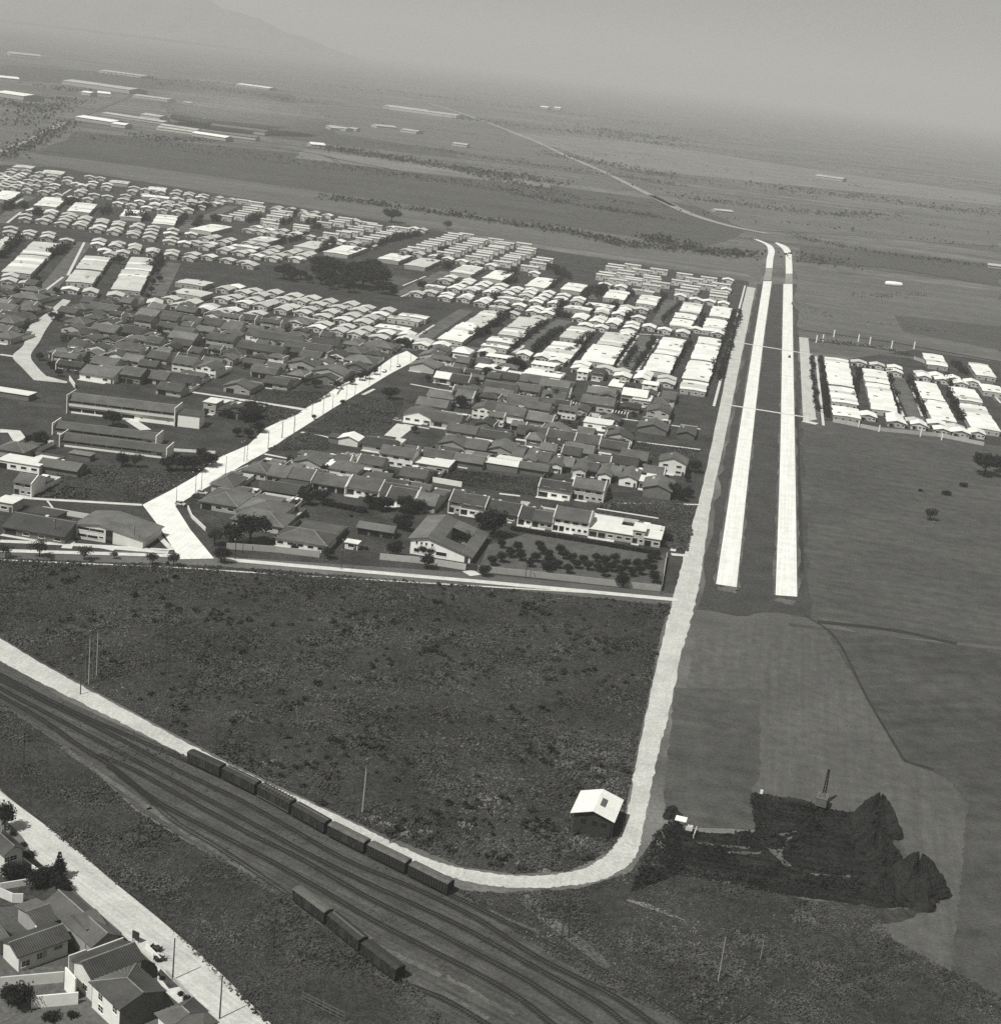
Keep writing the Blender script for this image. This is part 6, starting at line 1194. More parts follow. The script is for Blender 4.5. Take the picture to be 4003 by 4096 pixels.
tufts('pale_weeds', BANK, 3500, .4, M['weedp'], 97, 'paler dry grass tufts on the weedy bank', keep=.55)
def rubble(S, x, y, n, r, label, seed):
    g = random.Random(seed); c = S(x, y); b = MB()
    for i in range(n):
        a = g.random()*6.283; d = r*g.random()**.5; s = g.uniform(.08, .3); p = Vector((math.cos(a)*d, math.sin(a)*d*.7, 0)); zt = max(0, (1-d/r))*.8
        b.hexa([p+Vector((-s,-s,zt-.2)), p+Vector((s,-s*.8,zt-.2)), p+Vector((s*.9,s,zt-.2)), p+Vector((-s,s*.7,zt-.2))], [p+Vector((-s*.6,-s*.5,zt+s*.8)), p+Vector((s*.5,-s*.6,zt+s)), p+Vector((s*.6,s*.5,zt+s*.7)), p+Vector((-s*.5,s*.5,zt+s*.9))])
    tag(link('rubble_heap', b.mesh('rubble_heap', M['rubble']), None, c), label, 'rubble', 'rubble heaps', 'stuff')
for i, (S, x, y, n, r) in enumerate(((Q5, 620,250,70,3.2), (Q5, 1260,600,40,2.2), (Q5, 1340,640,50,2.4), (Q5, 1480,700,50,2.0), (Q5, 1590,690,60,2.8), (Q5, 1430,660,30,1.8), (QS, 330,510,30,1.6), (QS, 395,140,40,4), (QS, 500,160,30,3.5), (QS, 440,400,40,5), (Q5, 1850,640,30,3), (QS, 530,105,30,3))):
    rubble(S, x, y, n, r, 'pale heap of rubble tipped in the weeds', i)
def hedgerow(S, pts, w, h, n, seed, label):
    g = np.random.default_rng(seed); P = [S(x, y) for x, y in pts]; vs = []; fs = []
    segs = [(P[i], P[i+1]) for i in range(len(P)-1)]; lens = np.array([(b-a).length for a, b in segs]); pr = lens/lens.sum()
    clump = g.random(40)
    for _ in range(n):
        i = g.choice(len(segs), p=pr); a, b = segs[i]; t = g.random(); c = a.lerp(b, t)
        k = clump[int((t+i)*9) % 40]
        if g.random() > .25+k: continue
        hh = h*(.35+.9*k); c = Vector((c.x+g.normal()*w*.5, c.y+g.normal()*w*.5, hh*g.random()))
        s = h*g.uniform(.18, .4); nr = Vector(g.normal(size=3)); nr.z = abs(nr.z)+.3; nr.normalize(); u = nr.orthogonal().normalized()*s; w_ = nr.cross(u)
        m0 = len(vs); vs += [c-u, c-w_, c+u, c+w_]; fs.append((m0, m0+1, m0+2, m0+3))
    me = bpy.data.meshes.new('treeline'); me.from_pydata([tuple(v) for v in vs], [], fs); me.materials.append(M['leafl']); me.update()
    tag(link('treeline', me), label, 'trees', None, 'stuff')
HR = [(QB, [(0,670),(440,725),(960,805),(1400,870),(1620,930),(1890,950)], 14, 7, 2600), (QB, [(0,400),(380,460),(700,510),(1050,560),(1250,590)], 30, 9, 2400), (QB, [(700,500),(1000,590),(1250,640)], 25, 8, 900), (QB, [(1000,640),(1250,690),(1900,790)], 12, 6, 1200),
 (Q26, [(0,350),(200,400),(330,430),(540,440)], 16, 9, 1200), (QB, [(560,400),(960,470),(1540,545)], 20, 6, 900), (QB, [(1540,545),(1904,600)], 20, 6, 500), (QA, [(0,870),(200,770),(380,670)], 14, 9, 900), (QA, [(60,690),(250,600),(420,540)], 30, 10, 700), (QA, [(0,560),(200,590)], 40, 10, 500), (QA, [(280,480),(460,500)], 40, 10, 300),
 (QA, [(700,740),(860,760),(1100,770)], 20, 8, 400), (QA, [(860,460),(1100,480),(1400,520),(1700,560)], 60, 11, 700), (QB, [(700,230),(1100,290),(1500,330),(1904,390)], 60, 12, 900), (QB, [(1380,290),(1650,330),(1904,350)], 80, 14, 600), (QB, [(1250,440),(1600,500),(1904,560)], 40, 9, 700), (Q26, [(200,130),(600,180),(1000,220),(1290,215)], 25, 8, 900), (Q26, [(560,60),(1100,120),(1600,190),(1904,210)], 50, 9, 800), (Q26, [(800,340),(1200,420),(1904,510)], 14, 5, 900), (Q26, [(800,460),(960,460),(1050,500)], 25, 7, 400), (Q26, [(1100,660),(1300,660),(1500,650)], 10, 3, 300), (Q26, [(870,900),(1180,930),(1430,980)], 4, 3, 500),
 (Q26, [(800,700),(1000,780),(1400,830),(1780,880)], 10, 2.5, 300), (QB, [(0,60),(500,110),(1000,170),(1904,290)], 150, 14, 900), (QA, [(500,400),(900,440),(1300,470)], 90, 12, 500)]
for i, (S, pts, w, h, n) in enumerate(HR): hedgerow(S, pts, w*1.5, h*.8, int(n*.8), 200+i, 'distant line of trees and bushes along a field edge')

rh_ = random.Random(404)
for i in range(34):
    Y = rh_.uniform(1900, 7500); half = Y*.31; L_ = rh_.uniform(.12, .5)*Y; X = rh_.uniform(-half, half-L_*.5); sl = math.tan(R(rh_.choice((-9, -9, -12, -7, -15))))
    q = [(X+L_*k/4, Y+sl*L_*k/4+rh_.uniform(-6, 6)) for k in range(5)]
    hedgerow(lambda x, y: Vector((x, y, 0)), q, 7, rh_.uniform(3, 6), 260, 400+i, 'thin distant hedge line crossing the plain')

# ================================================================== the railway
M['ballastd'] = mat('oily_ballast', .040, var=.35, scale=.3, fine=.35, streak=(-33, 15, .5, .3))
def track(S, pts, label):
    line = [v for v in smooth_line([S(x, y) for x, y in pts], 10)]
    t = thing('railway_track', label, 'railway track', (0, 0, 0), 0, 'railway tracks')
    l, r = ribbon(line, 2.1); n = len(l); g = random.Random(int(line[0].x*10))
    mb = MB(); mb.add([(p.x+g.uniform(-.2,.2), p.y+g.uniform(-.2,.2), .07) for p in l]+[(p.x+g.uniform(-.2,.2), p.y+g.uniform(-.2,.2), .07) for p in r], [(i, i+n, i+n+1, i+1) for i in range(n-1)])
    link('track_bed', mb.mesh('track_bed', M['ballastd']), t)
    for off in (-.53, .53):
        b = MB()
        for i in range(n-1):
            d = (line[i+1]-line[i]).normalized(); nn = Vector((-d.y, d.x)); p, q = line[i]+nn*off, line[i+1]+nn*off; h = nn*.045
            b.hexa([(p.x-h.x,p.y-h.y,.2),(p.x+h.x,p.y+h.y,.2),(q.x+h.x,q.y+h.y,.2),(q.x-h.x,q.y-h.y,.2)], [(p.x-h.x,p.y-h.y,.34),(p.x+h.x,p.y+h.y,.34),(q.x+h.x,q.y+h.y,.34),(q.x-h.x,q.y-h.y,.34)])
        link('rail', b.mesh('rail', M['rail']), t)
    b = MB(); acc = 0
    for i in range(n-1):
        seg = line[i+1]-line[i]; L = seg.length; d = seg.normalized(); nn = Vector((-d.y, d.x)); s = -acc % .75
        while s < L:
            p = line[i]+d*s; a, c = nn*.95, d*.1
            q = [p-a-c, p+a-c, p+a+c, p-a+c]; b.hexa([(v.x, v.y, .06) for v in q], [(v.x, v.y, .2) for v in q]); s += .75
        acc += L
    tag(link('sleepers', b.mesh('sleepers', M['sleeper']), t), kind='stuff')
    return line
SRC = sheet(0, 0, 1.0)
TA = track(SRC, [(-60,2665),(0,2700),(268,2838),(500,2940),(795,3068),(1053,3194),(1330,3348),(1614,3490),(1803,3584),(1900,3630),(2200,3782),(2500,3935),(2760,4100)], 'railway track carrying the long line of goods wagons')
track(SRC, [(-60,2690),(0,2722),(378,2905),(700,3078),(952,3200),(1160,3316),(1393,3448),(1645,3552),(1900,3675),(2147,3832),(2448,3985),(2640,4120)], 'railway track just beside the long line of goods wagons')
track(SRC, [(-60,2720),(0,2755),(355,2945),(700,3130),(1015,3300),(1204,3405),(1456,3530),(1740,3660),(1900,3740),(2150,3880),(2400,4020),(2520,4120)], 'empty railway track in the middle of the yard')
track(SRC, [(394,3020),(552,3090),(700,3175),(1002,3340),(1204,3440),(1456,3585),(1708,3712),(1900,3815),(2120,3935),(2360,4100)], 'railway track branching from the main line above the siding')
track(SRC, [(-60,2750),(0,2785),(158,2875),(315,2985),(441,3065),(583,3178),(700,3250),(1015,3412),(1267,3552),(1519,3700),(1900,3895),(2080,4000),(2220,4110)], 'main railway track next to the pale ash strip')
TF = track(SRC, [(441,3068),(583,3185),(700,3290),(889,3405),(1141,3575),(1330,3715),(1582,3915),(1784,4005),(1960,4110)], 'siding track carrying three goods wagons')
# pale ash strips beside the siding
for a, b_, w in (((600,3230),(1080,3540),2.6), ((1080,3545),(1480,3760),2.4), ((1480,3770),(1760,3905),1.6), ((1640,3900),(1950,4075),1.4), ((1780,3905),(2050,4060),1.2), ((1950,3640),(2150,3730),1.0), ((250,2990),(600,3240),1.6)):
    line = [p.xy for p in (SRC(*a), SRC(*b_))]; line = [line[0].lerp(line[1], i/12)+Vector((rgt.uniform(-.25,.25), rgt.uniform(-.25,.25))) for i in range(13)]
    l, r = ribbon(line, w); strip('ash_strip', l, r, .085, M['yard'])

# ---------------------------------------------------------------- wagons
WL, WW = 10.3, 2.55
def box_part(n, m, *bxs):
    b = MB()
    for q in bxs: b.box(*q)
    return (n, b.mesh(n, M[m]), [])
def wheel_mesh():
    return MB().tube((0, -.06, 0), (0, .06, 0), .4, n=14).mesh('wheel', M['black'])
M['wagon'] = mat('wagon_boards', .012, var=.35, scale=1.5, fine=.3)
M['brace'] = mat('wagon_brace', .048, var=.3, scale=1.5, fine=.2)
M['wroof'] = mat('wagon_roof', .034, var=.3, scale=.8, fine=.2)
M['wroofl'] = mat('wagon_roof_pale', .10, var=.3, scale=.8, fine=.2)
def wagon_proto(style):
    z0, z1 = 1.05, 3.35; P = []
    P.append(box_part('underframe', 'black', (-WL/2, WL/2, -.9, .9, .75, 1.0), (-WL/2-.35, -WL/2, -.12, .12, .72, .98), (WL/2, WL/2+.35, -.12, .12, .72, .98)))
    P.append(box_part('body', 'wagon', (-WL/2, WL/2, -WW/2, WW/2, 1.003, z1)))
    rm = 'wroofl' if style in ('pale', 'crate') else 'wroof'
    n = 8; pol = [(-WW/2-.12, z1+.01)]+[((-WW/2-.12)+(WW+.24)*i/n, z1+.04+.36*math.sin(math.pi*i/n)) for i in range(n+1)]+[(WW/2+.12, z1+.01)]
    b = MB(); k = len(pol); vs = [(-WL/2-.12, y, z) for y, z in pol]+[(WL/2+.12, y, z) for y, z in pol]
    b.add(vs, [tuple(range(k)), tuple(range(2*k-1, k-1, -1))]+[(i, (i+1) % k, (i+1) % k+k, i+k) for i in range(k)])
    P.append(('roof', b.mesh('roof', M[rm]), []))
    P.append(box_part('roof_walk', 'woodl' if style != 'box' else 'wood', (-WL/2, WL/2, -.25, .25, z1+.42, z1+.48)))
    if style == 'skeleton':
        for i in range(11): P.append(box_part('roof_slat', 'brace', (-WL/2+.2+i*.97, -WL/2+.5+i*.97, -WW/2, WW/2, z1+.425, z1+.5)))
    for s in (-1, 1):
        y = s*WW/2
        def sidebox(x0, x1, za, zb, t=.07): return (x0, x1, min(y, y+s*t), max(y, y+s*t), za, zb)
        nn = 14 if style == 'crate' else 8
        for i in range(nn+1):
            x = -WL/2+WL*i/nn; x = min(max(x, -WL/2+.06), WL/2-.06)
            P.append(box_part('side_post', 'brace', sidebox(x-.06, x+.06, z0, z1)))
        if style != 'crate':
            for i in range(nn):
                if i in (nn//2-1, nn//2): continue
                xa, xb = -WL/2+WL*i/nn+.1, -WL/2+WL*(i+1)/nn-.1
                if i % 2: xa, xb = xb, xa
                d = Vector((xb-xa, 0, z1-z0)).normalized(); px = Vector((d.z, 0, -d.x))*.06
                b = MB(); y0, y1 = y+s*.004, y+s*.06
                q = [Vector((xa,0,z0))-px, Vector((xa,0,z0))+px, Vector((xb,0,z1))+px, Vector((xb,0,z1))-px]
                b.add([(v.x, y0, v.z) for v in q]+[(v.x, y1, v.z) for v in q], [(0,1,2,3),(7,6,5,4),(0,4,5,1),(1,5,6,2),(2,6,7,3),(3,7,4,0)])
                P.append(('brace', b.mesh('brace', M['brace']), []))
            P.append(('door', MB().box(*sidebox(-.95, .95, z0+.05, z1-.1, .11)).mesh('door', M['wood']), [('door_rail', MB().box(*sidebox(-1.9, 1.9, z1-.09, z1-.02, .13)).mesh('door_rail', M['black']))]))
        P.append(box_part('sill', 'woodl' if style == 'skeleton' else 'black', sidebox(-WL/2, WL/2, .82, 1.0, .08)))
    for bx in (-3.4, 3.4):
        P.append(box_part('bogie', 'black', (bx-1.1, bx+1.1, -.75, .75, .5, .74)))
    return P
WPROTO = {s: wagon_proto(s) for s in ('box', 'skeleton', 'crate', 'pale', 'brace')}
WHEEL = wheel_mesh()
def along(line, s):
    for i in range(len(line)-1):
        L = (line[i+1]-line[i]).length
        if s <= L: d = (line[i+1]-line[i])/L; return line[i]+d*s, math.atan2(d.y, d.x)
        s -= L
    return line[-1], 0
def arc_of(line, p):
    best = (1e9, 0); s = 0
    for i in range(len(line)-1):
        d = line[i+1]-line[i]; L = d.length; t = max(0, min(1, (p-line[i]).dot(d)/L/L)); q = line[i]+d*t
        if (p-q).length < best[0]: best = ((p-q).length, s+t*L)
        s += L
    return best[1]
def wagon(line, s, style, label, group, k=1.0):
    p, a = along(line, s)
    t = place(WPROTO[style], 'goods_wagon', label, 'wagon', (p.x, p.y, 0), a, group, (k, 1, 1))
    for x in (-4.2, -2.6, 2.6, 4.2):
        for y in (-.53, .53): link('wheel', WHEEL, t, (x, y, .74))
    return t
s0, s1 = arc_of(TA, Q5(225,275).xy), arc_of(TA, Q5(1620,1020).xy)
TOP = [('box', 'flat-roofed dark boxcar at the buffer end of the long wagon line'), ('brace', 'dark boxcar with sagging braces, second in the long wagon line'), ('skeleton', 'stock wagon with slatted roof and pale sill, third in the long line'), ('brace', 'dark braced boxcar in the middle of the long wagon line'), ('pale', 'braced boxcar with paler ribbed roof, fifth in the long line'), ('crate', 'upright-ribbed stock wagon, last but one of the long line'), ('crate', 'upright-ribbed stock wagon at the open end of the long line')]
for i, (st, lab) in enumerate(TOP): wagon(TA, s0+(s1-s0)*i/6, st, lab, 'long line of goods wagons', ((s1-s0)/6-.5)/(WL+.7))
s0, s1 = arc_of(TF, Q5(850,1200).xy), arc_of(TF, Q5(1320,1545).xy)
for i, (st, lab) in enumerate((('pale', 'dark wagon with pale flat roof at the far end of the siding'), ('brace', 'braced boxcar in the middle of the three on the siding'), ('box', 'braced boxcar with dark roof at the near end of the siding'))): wagon(TF, s0+(s1-s0)*i/2, st, lab, 'wagons on the siding', ((s1-s0)/2-.5)/(WL+.7))

# ================================================================== field hut, diggings and machines
a, b = QS(412,368), QS(557,402); c = (a+b)/2; ax = R(AV-90-4); w = 9.4; d = 11.0; h = 5.7; rise = 1.5
t = place(gable_parts(w, d, h, rise, M['wood'], M['sheet'], ov=.9), 'field_hut', 'dark timber hut with a bright sheet roof at the bend of the dirt road', 'hut', (c.x, c.y, 0), ax)
for i in range(11): link('wall_board', cached('wb', lambda: MB().box(-w/2+.05, w/2-.05, -.05, 0, 0, .12).mesh('wall_board', M['wood'])), t, (0, -.002, .2+i*.47))
for x in (-2.2, .6, 3.0): link('window', cached('hutwin', lambda: MB().box(-.65, .65, -.09, -.052, 0, 1.0).mesh('window', M['glass'])), t, (x, 0, 3.2))
link('roof_hatch', MB().add([(.9, 3.5, h+rise*.78), (2.2, 3.5, h+rise*.52), (2.2, 7.4, h+rise*.52), (.9, 7.4, h+rise*.78), (.9, 3.5, h+rise*.78+.42), (2.2, 3.5, h+rise*.52+.42), (2.2, 7.4, h+rise*.52+.42), (.9, 7.4, h+rise*.78+.42)], [(3,2,1,0),(4,5,6,7),(0,1,5,4),(1,2,6,5),(2,3,7,6),(3,0,4,7)]).mesh('roof_hatch', M['woodl']), t)
for x, y in ((-w/2-.5, -.6), (w/2+.5, -.6)): link('roof_post', cached('rpost', lambda: MB().box(-.1, .1, -.1, .1, 0, 5.4).mesh('roof_post', M['wood'])), t, (x, y, 0))
flat('bare_ground', rough_edge(gp(QS, (400,380),(560,410),(545,450),(450,440),(395,410)), .5, 2, 4), .065, M['yard'])
DIG = gp(QS, (1040,237),(1120,245),(1200,255),(1300,290),(1400,305),(1480,300),(1530,330),(1525,450),(1590,470),(1690,590),(1660,634),(1500,636),(1300,608),(1150,590),(1000,562),(860,530),(720,510),(715,460),(745,420),(760,380),(850,372),(960,378),(1060,370),(1045,300))
flat('diggings', rough_edge(DIG, .6, 1.6, 12), .14, M['soil'])
flat('worked_soil', rough_edge(gp(QS, (690,520),(860,530),(1150,590),(1500,640),(1690,640),(1500,690),(1200,640),(900,600),(700,560)), .8, 2, 13), .12, M['scrubsoil'])
M['spoil'] = mat('spoil_earth', .017, var=.5, scale=.3, fine=.5, bump=.6, bscale=1.0)
def mound(S, x, y, rx, ry, h, label, seed, rot=0):
    g = np.random.default_rng(seed); n, m_ = 40, 16; c = S(x, y); vs = [(0, 0, h)]; fs = []
    ph = g.random(6)*6.28
    for j in range(1, m_+1):
        r = j/m_
        for i in range(n):
            t_ = 2*math.pi*i/n; k = 1+.16*math.sin(3*t_+ph[0])+.10*math.sin(5*t_+ph[1])+.05*g.normal()
            z = h*max(0, (1-r**1.5))*(1+.28*math.sin(4*t_+ph[2]+3*r))+(.25*g.normal() if j < m_ else -h*.2)*(1 if j < m_ else 0)
            vs.append((rx*r*k*math.cos(t_), ry*r*k*math.sin(t_), z if j < m_ else -.1))
    for i in range(n): fs.append((0, 1+i, 1+(i+1) % n))
    for j in range(m_-1):
        for i in range(n): fs.append((1+j*n+i, 1+(j+1)*n+i, 1+(j+1)*n+(i+1) % n, 1+j*n+(i+1) % n))
    me = bpy.data.meshes.new('spoil_heap'); me.from_pydata(vs, [], fs); me.materials.append(M['spoil'])
    tag(link('spoil_heap', me, None, c, R(rot)), label, 'earth heap', 'spoil heaps')
mound(QS, 1468, 345, 6.8, 8.5, 7.2, 'tall black spoil heap behind the excavator', 1)
mound(QS, 1460, 440, 6, 7.5, 5.0, 'lower black spoil heap joining the two tall ones', 2)
mound(QS, 1600, 575, 8.0, 9, 8.2, 'widest black spoil heap at the end of the diggings', 3)
mound(QS, 1500, 560, 6.0, 7.0, 3.4, 'low black spoil heap beside the widest one', 4)
mound(QS, 1340, 350, 5.0, 5.0, 1.2, 'flat heap of turned soil in front of the excavator', 5)
mound(QS, 770, 310, 2.6, 4.5, 1.2, 'small dark heap of brush beside the dirt road', 6)
for q in ([(1090,425),(1130,435),(1180,490),(1160,492)], [(1130,380),(1200,370),(1190,378),(1150,385)], [(850,405),(1040,425),(1030,432),(860,415)], [(1240,515),(1400,525),(1390,530),(1250,522)], [(950,440),(1080,440),(1070,450),(960,448)], [(1130,440),(1170,385),(1178,388),(1145,445)]):
    flat('pale_wheel_track', rough_edge(gp(QS, *q), .35, 1.2, q[0][0]), .19, M['yard'])
tufts('turned_clods', DIG, 2600, .8, M['soil'], 91, 'loose clods of turned black earth', leaves=5, keep=.2)
# bulldozer
p = QS(803, 372); t = thing('bulldozer', 'crawler tractor with a pale canopy at the edge of the diggings', 'bulldozer', p, R(-14), None, (1.3, 1.3, 1.3))
for y in (-.95, .95):
    pol = [(-1.7,.35),(-1.45,.05),(1.45,.05),(1.75,.4),(1.5,.95),(-1.4,.95)]
    link('crawler_track', MB().prism(pol, -.28, .28).mesh('crawler_track', M['black']), t, (0, y, 0))
link('engine_hood', MB().box(.1, 1.8, -.5, .5, .9, 1.75).mesh('engine_hood', M['metal']), t); link('body', MB().box(-1.6, .1, -.62, .62, .6, 1.35).mesh('body', M['black']), t)
link('canopy', MB().box(-1.75, .45, -1.0, 1.0, 2.7, 2.85).mesh('canopy', M['white']), t)
for x, y in ((-1.55,-.8),(-1.55,.8),(.25,-.8),(.25,.8)): link('canopy_post', cached('cpost', lambda: MB().box(-.06, .06, -.06, .06, .9, 2.697).mesh('canopy_post', M['black'])), t, (x, y, 0))
link('blade', MB().add([(2.35,-1.6,.05),(2.35,1.6,.05),(2.2,1.6,.6),(2.35,1.6,1.2),(2.35,-1.6,1.2),(2.2,-1.6,.6),(2.5,-1.6,.05),(2.5,1.6,.05),(2.35,1.6,.6),(2.5,1.6,1.2),(2.5,-1.6,1.2),(2.35,-1.6,.6)], [(0,1,2,5),(5,2,3,4),(7,6,11,8),(8,11,10,9),(0,6,7,1),(3,9,10,4),(1,7,8,2),(2,8,9,3),(0,5,11,6),(5,4,10,11)]).mesh('blade', M['metal']), t)
for y in (-1.25, 1.25): link('push_arm', cached('parm', lambda: MB().box(-.4, 2.25, -.08, .08, .35, .55).mesh('push_arm', M['black'])), t, (0, y, 0))
link('seat', MB().box(-1.2,-.6,-.3,.3,1.353,1.6).box(-1.3,-1.203,-.3,.3,1.353,2.1).mesh('seat', M['black']), t); link('exhaust', MB().tube((1.1,.1,1.75),(1.1,.1,2.5),.06).mesh('exhaust', M['black']), t)
# dragline excavator
p = QS(1283, 282); t = thing('dragline_excavator', 'dragline excavator with raised lattice boom and pale cab roof', 'excavator', p, R(70), None, (1.05, 1.05, 1.05))
for y in (-1.1, 1.1): link('crawler_track', cached('dtrack', lambda: MB().prism([(-2.0,.4),(-1.7,.05),(1.7,.05),(2.0,.4),(1.7,.85),(-1.7,.85)], -.35, .35).mesh('crawler_track', M['black'])), t, (0, y, 0))
link('turntable', MB().tube((0,0,.6),(0,0,1.05),1.0,n=16).mesh('turntable', M['black']), t)
link('cab', MB().box(-2.6, .9, -1.35, 1.35, 1.05, 3.2).mesh('cab', M['walld']), t); link('cab_roof', MB().prism([(-2.7,3.2),(1.0,3.2),(.9,3.5),(-2.6,3.5)], -1.45, 1.45).mesh('cab_roof', M['walld']), t)
for s in (-1, 1): link('cab_window', MB().box(-.6, .6, s*1.355-.01*0, s*1.36, 2.0, 2.8).mesh('cab_window', M['metal']), t)
b = MB(); B0, B1 = Vector((.9, 0, 1.6)), Vector((1.9, 0, 9.6))
cor = [(-.45,-.45),(.45,-.45),(.45,.45),(-.45,.45)]
dirb = (B1-B0).normalized(); e1 = Vector((0,1,0)); e2 = dirb.cross(e1)
def bp(i, k): s = .9-.55*k; return B0.lerp(B1, k)+e1*cor[i][0]*s+e2*cor[i][1]*s
for i in range(4): b.tube(bp(i, 0), bp(i, 1), .13, n=5)
for k in range(9):
    for i in range(4): b.tube(bp(i, k/9), bp((i+1) % 4, (k+1)/9), .08, n=4)
link('boom', b.mesh('boom', M['black']), t)
link('boom_cable', MB().tube((-2.0, 0, 3.5), B1, .03, n=4).tube(B1, (4.2, 0, 1.6), .03, n=4).mesh('boom_cable', M['black']), t)
link('bucket', MB().hexa([(3.7,-.5,.6),(4.7,-.5,.6),(4.7,.5,.6),(3.7,.5,.6)], [(3.6,-.6,1.6),(4.9,-.6,1.6),(4.9,.6,1.6),(3.6,.6,1.6)]).mesh('bucket', M['black']), t)
link('gantry', MB().tube((-2.2,-.8,3.4),(-1.6,0,5.2),.07).tube((-2.2,.8,3.4),(-1.6,0,5.2),.07).mesh('gantry', M['black']), t)
p = QS(1075, 240); t = thing('survey_post', 'white painted survey post at the corner of the diggings', 'post', p)
link('post', MB().box(-.35,.35,-.15,.15,0,1.3).mesh('post', M['white']), t); link('foot', MB().box(-.5,.5,-.4,.4,-.1,.14).mesh('foot', M['wallg']), t)

# ================================================================== poles and lamps
def pole(S, base, h, label, arms=1, group=None, m='pole', r=.16, lean=0):
    p = S(*base); t = thing('telegraph_pole', label, 'pole', p, R(-33), group)
    link('post', MB().tube((0,0,-.2),(lean,0,h),r,r*.7,8).mesh('post', M[m]), t)
    for k in range(arms):
        z = h-.5-k*.8; arm = link('crossarm', MB().box(lean-.08, lean+.08, -1.3, 1.3, z, z+.14).mesh('crossarm', M['wood']), t)
        for y in (-1.15, -.6, .6, 1.15): link('insulator', cached('insul', lambda: MB().tube((0,0,0),(0,0,.22),.06,n=6).mesh('insulator', M['wallg'])), arm, (lean, y, z+.14))
    return t
G1 = 'telegraph poles along the railway'
pole(Q5, (1188,562), 15, 'tall pale transmission pole in the weeds beside the dirt road', 2, None, 'polel', .2)
pole(Q5, (1364,752), 9, 'dark telegraph pole on the far edge of the dirt road by the wagons', 1, G1); pole(Q5, (622,1420), 9.5, 'bare dark pole in the verge beside the siding wagons', 0); pole(Q40, (961,668), 9, 'bare dark pole in the verge opposite the pointed garden tree', 0)
pole(Q40, (1195,1595), 9.5, 'slim dark pole on the gravel road by the lichen-spotted roof', 0); pole(Q40, (1520,1865), 9.5, 'slim dark pole on the gravel road by the black gable', 0); pole(Q7, (120,1100), 8.5, 'dark pole with a short crossarm in the verge near the road bend', 1); pole(Q7, (1095,1040), 6.5, 'short dark pole between the dirt road and the first wagon', 0); pole(Q7, (408,735), 7, 'thin pole at the railway edge of the dirt road', 0)
for i, (x, y, hh) in enumerate(((432,682,15.5),(450,684,16.5),(470,662,16.5),(490,642,16))): pole(Q7, (x, y), hh, 'tall pole of the close group carrying crossarms by the dirt road', 2 if i % 2 else 1, 'close group of tall poles', 'polel' if i % 2 else 'woodl', .15)
for x in (840, 856): pole(Q7, (x, 632), 10, 'dark leg of the paired poles standing in the vacant field', 0, 'paired poles', 'pole', .14)
pole(QS, (925,892), 11, 'pale slim pole standing in the weedy bank by the tracks', 0, None, 'polel', .12); pole(QS, (1072,812), 5, 'short pale stake beyond the slim pole in the weedy bank', 0, None, 'polel', .08); pole(QS, (988,1034), 9, 'dark pole at the lower edge of the weedy bank', 0); pole(QS, (1020,572), 5, 'thin dark stake on the worked soil', 0, None, 'woodl', .06); pole(QS, (993,425), 3.5, 'thin pale stake in the diggings', 0, None, 'woodl', .05)
a, b, top = QS(380,742), QS(410,740), QS(395,741); t = thing('double_pole', 'A-shaped double pole between the dirt track and the rails', 'pole', top, 0)
link('post', MB().tube(a-top-Vector((0,0,.2)), (0,0,9.6), .15, .11, 7).mesh('post', M['pole']), t); link('post', MB().tube(b-top-Vector((0,0,.2)), (.1,0,9.7), .15, .11, 7).mesh('post', M['pole']), t); link('brace', MB().tube((a-top)*.45+Vector((0,0,5)), (b-top)*.45+Vector((0,0,5)), .09).mesh('brace', M['pole']), t)
# lamp posts
def lamp(S, x, y, h, label, group, ang):
    p = S(x, y); t = thing('lamp_post', label, 'lamp post', p, ang, group)
    link('post', cached(('lp', round(h, 1)), lambda: MB().tube((0,0,-.2),(0,0,h),.13,.08,7).mesh('post', M['pole'])), t)
    arm = link('bracket', cached(('lb', round(h, 1)), lambda: MB().tube((0,0,h-.3),(1.6,0,h+.1),.05,n=5).mesh('bracket', M['pole'])), t)
    link('lamp_head', cached(('lh', round(h, 1)), lambda: MB().hexa([(1.4,-.16,h),(2.2,-.12,h),(2.2,.12,h),(1.4,.16,h)], [(1.5,-.1,h+.2),(2.1,-.07,h+.16),(2.1,.07,h+.16),(1.5,.1,h+.2)]).mesh('lamp_head', M['wallg'])), arm)
for x, y in ((125,1200),(220,1130),(305,1095),(428,985),(505,965),(570,930),(665,870),(725,840),(825,760),(900,702),(970,662),(1020,622),(1110,600)): lamp(Q10, x, y, 8, 'dark lamp post on the kerb of the lamp-lit street', 'lamp posts of the paved street', R(150))
for x, y in ((8,815),(155,710),(200,690),(385,575),(525,470),(547,460),(708,365),(815,290),(905,250)): lamp(Q17, x, y, 8.5, 'dark lamp post on the kerb of the lamp-lit street', 'lamp posts of the paved street', R(150))
for S, x, y in ((Q17,515,1165),(Q17,455,1215),(Q17,1135,1235),(Q17,1265,1290),(Q155,795,1212),(Q155,958,1175),(Q155,1652,1312),(Q17,1270,1210),(Q15,420,1260),(Q15,1020,1310),(Q15,1790,1400)): lamp(S, x, y, 8, 'pale lamp post on the footway of the lower street', 'lamp posts of the lower street', R(-90))
for x, y in ((935,905),(995,880),(1128,905),(1308,940),(1430,945),(900,910),(1190,920)): # white posts at the estate fence
    t = thing('boundary_post', 'white boundary post along the hedge of the east estate', 'post', Q26(x, y), 0, 'white boundary posts'); link('post', cached('bpost', lambda: MB().box(-.4,.4,-.3,.3,0,6).mesh('post', M['white'])), t); link('foot', cached('bfoot', lambda: MB().box(-.8,.8,-.7,.7,-.1,.4).mesh('foot', M['wallg'])), t)
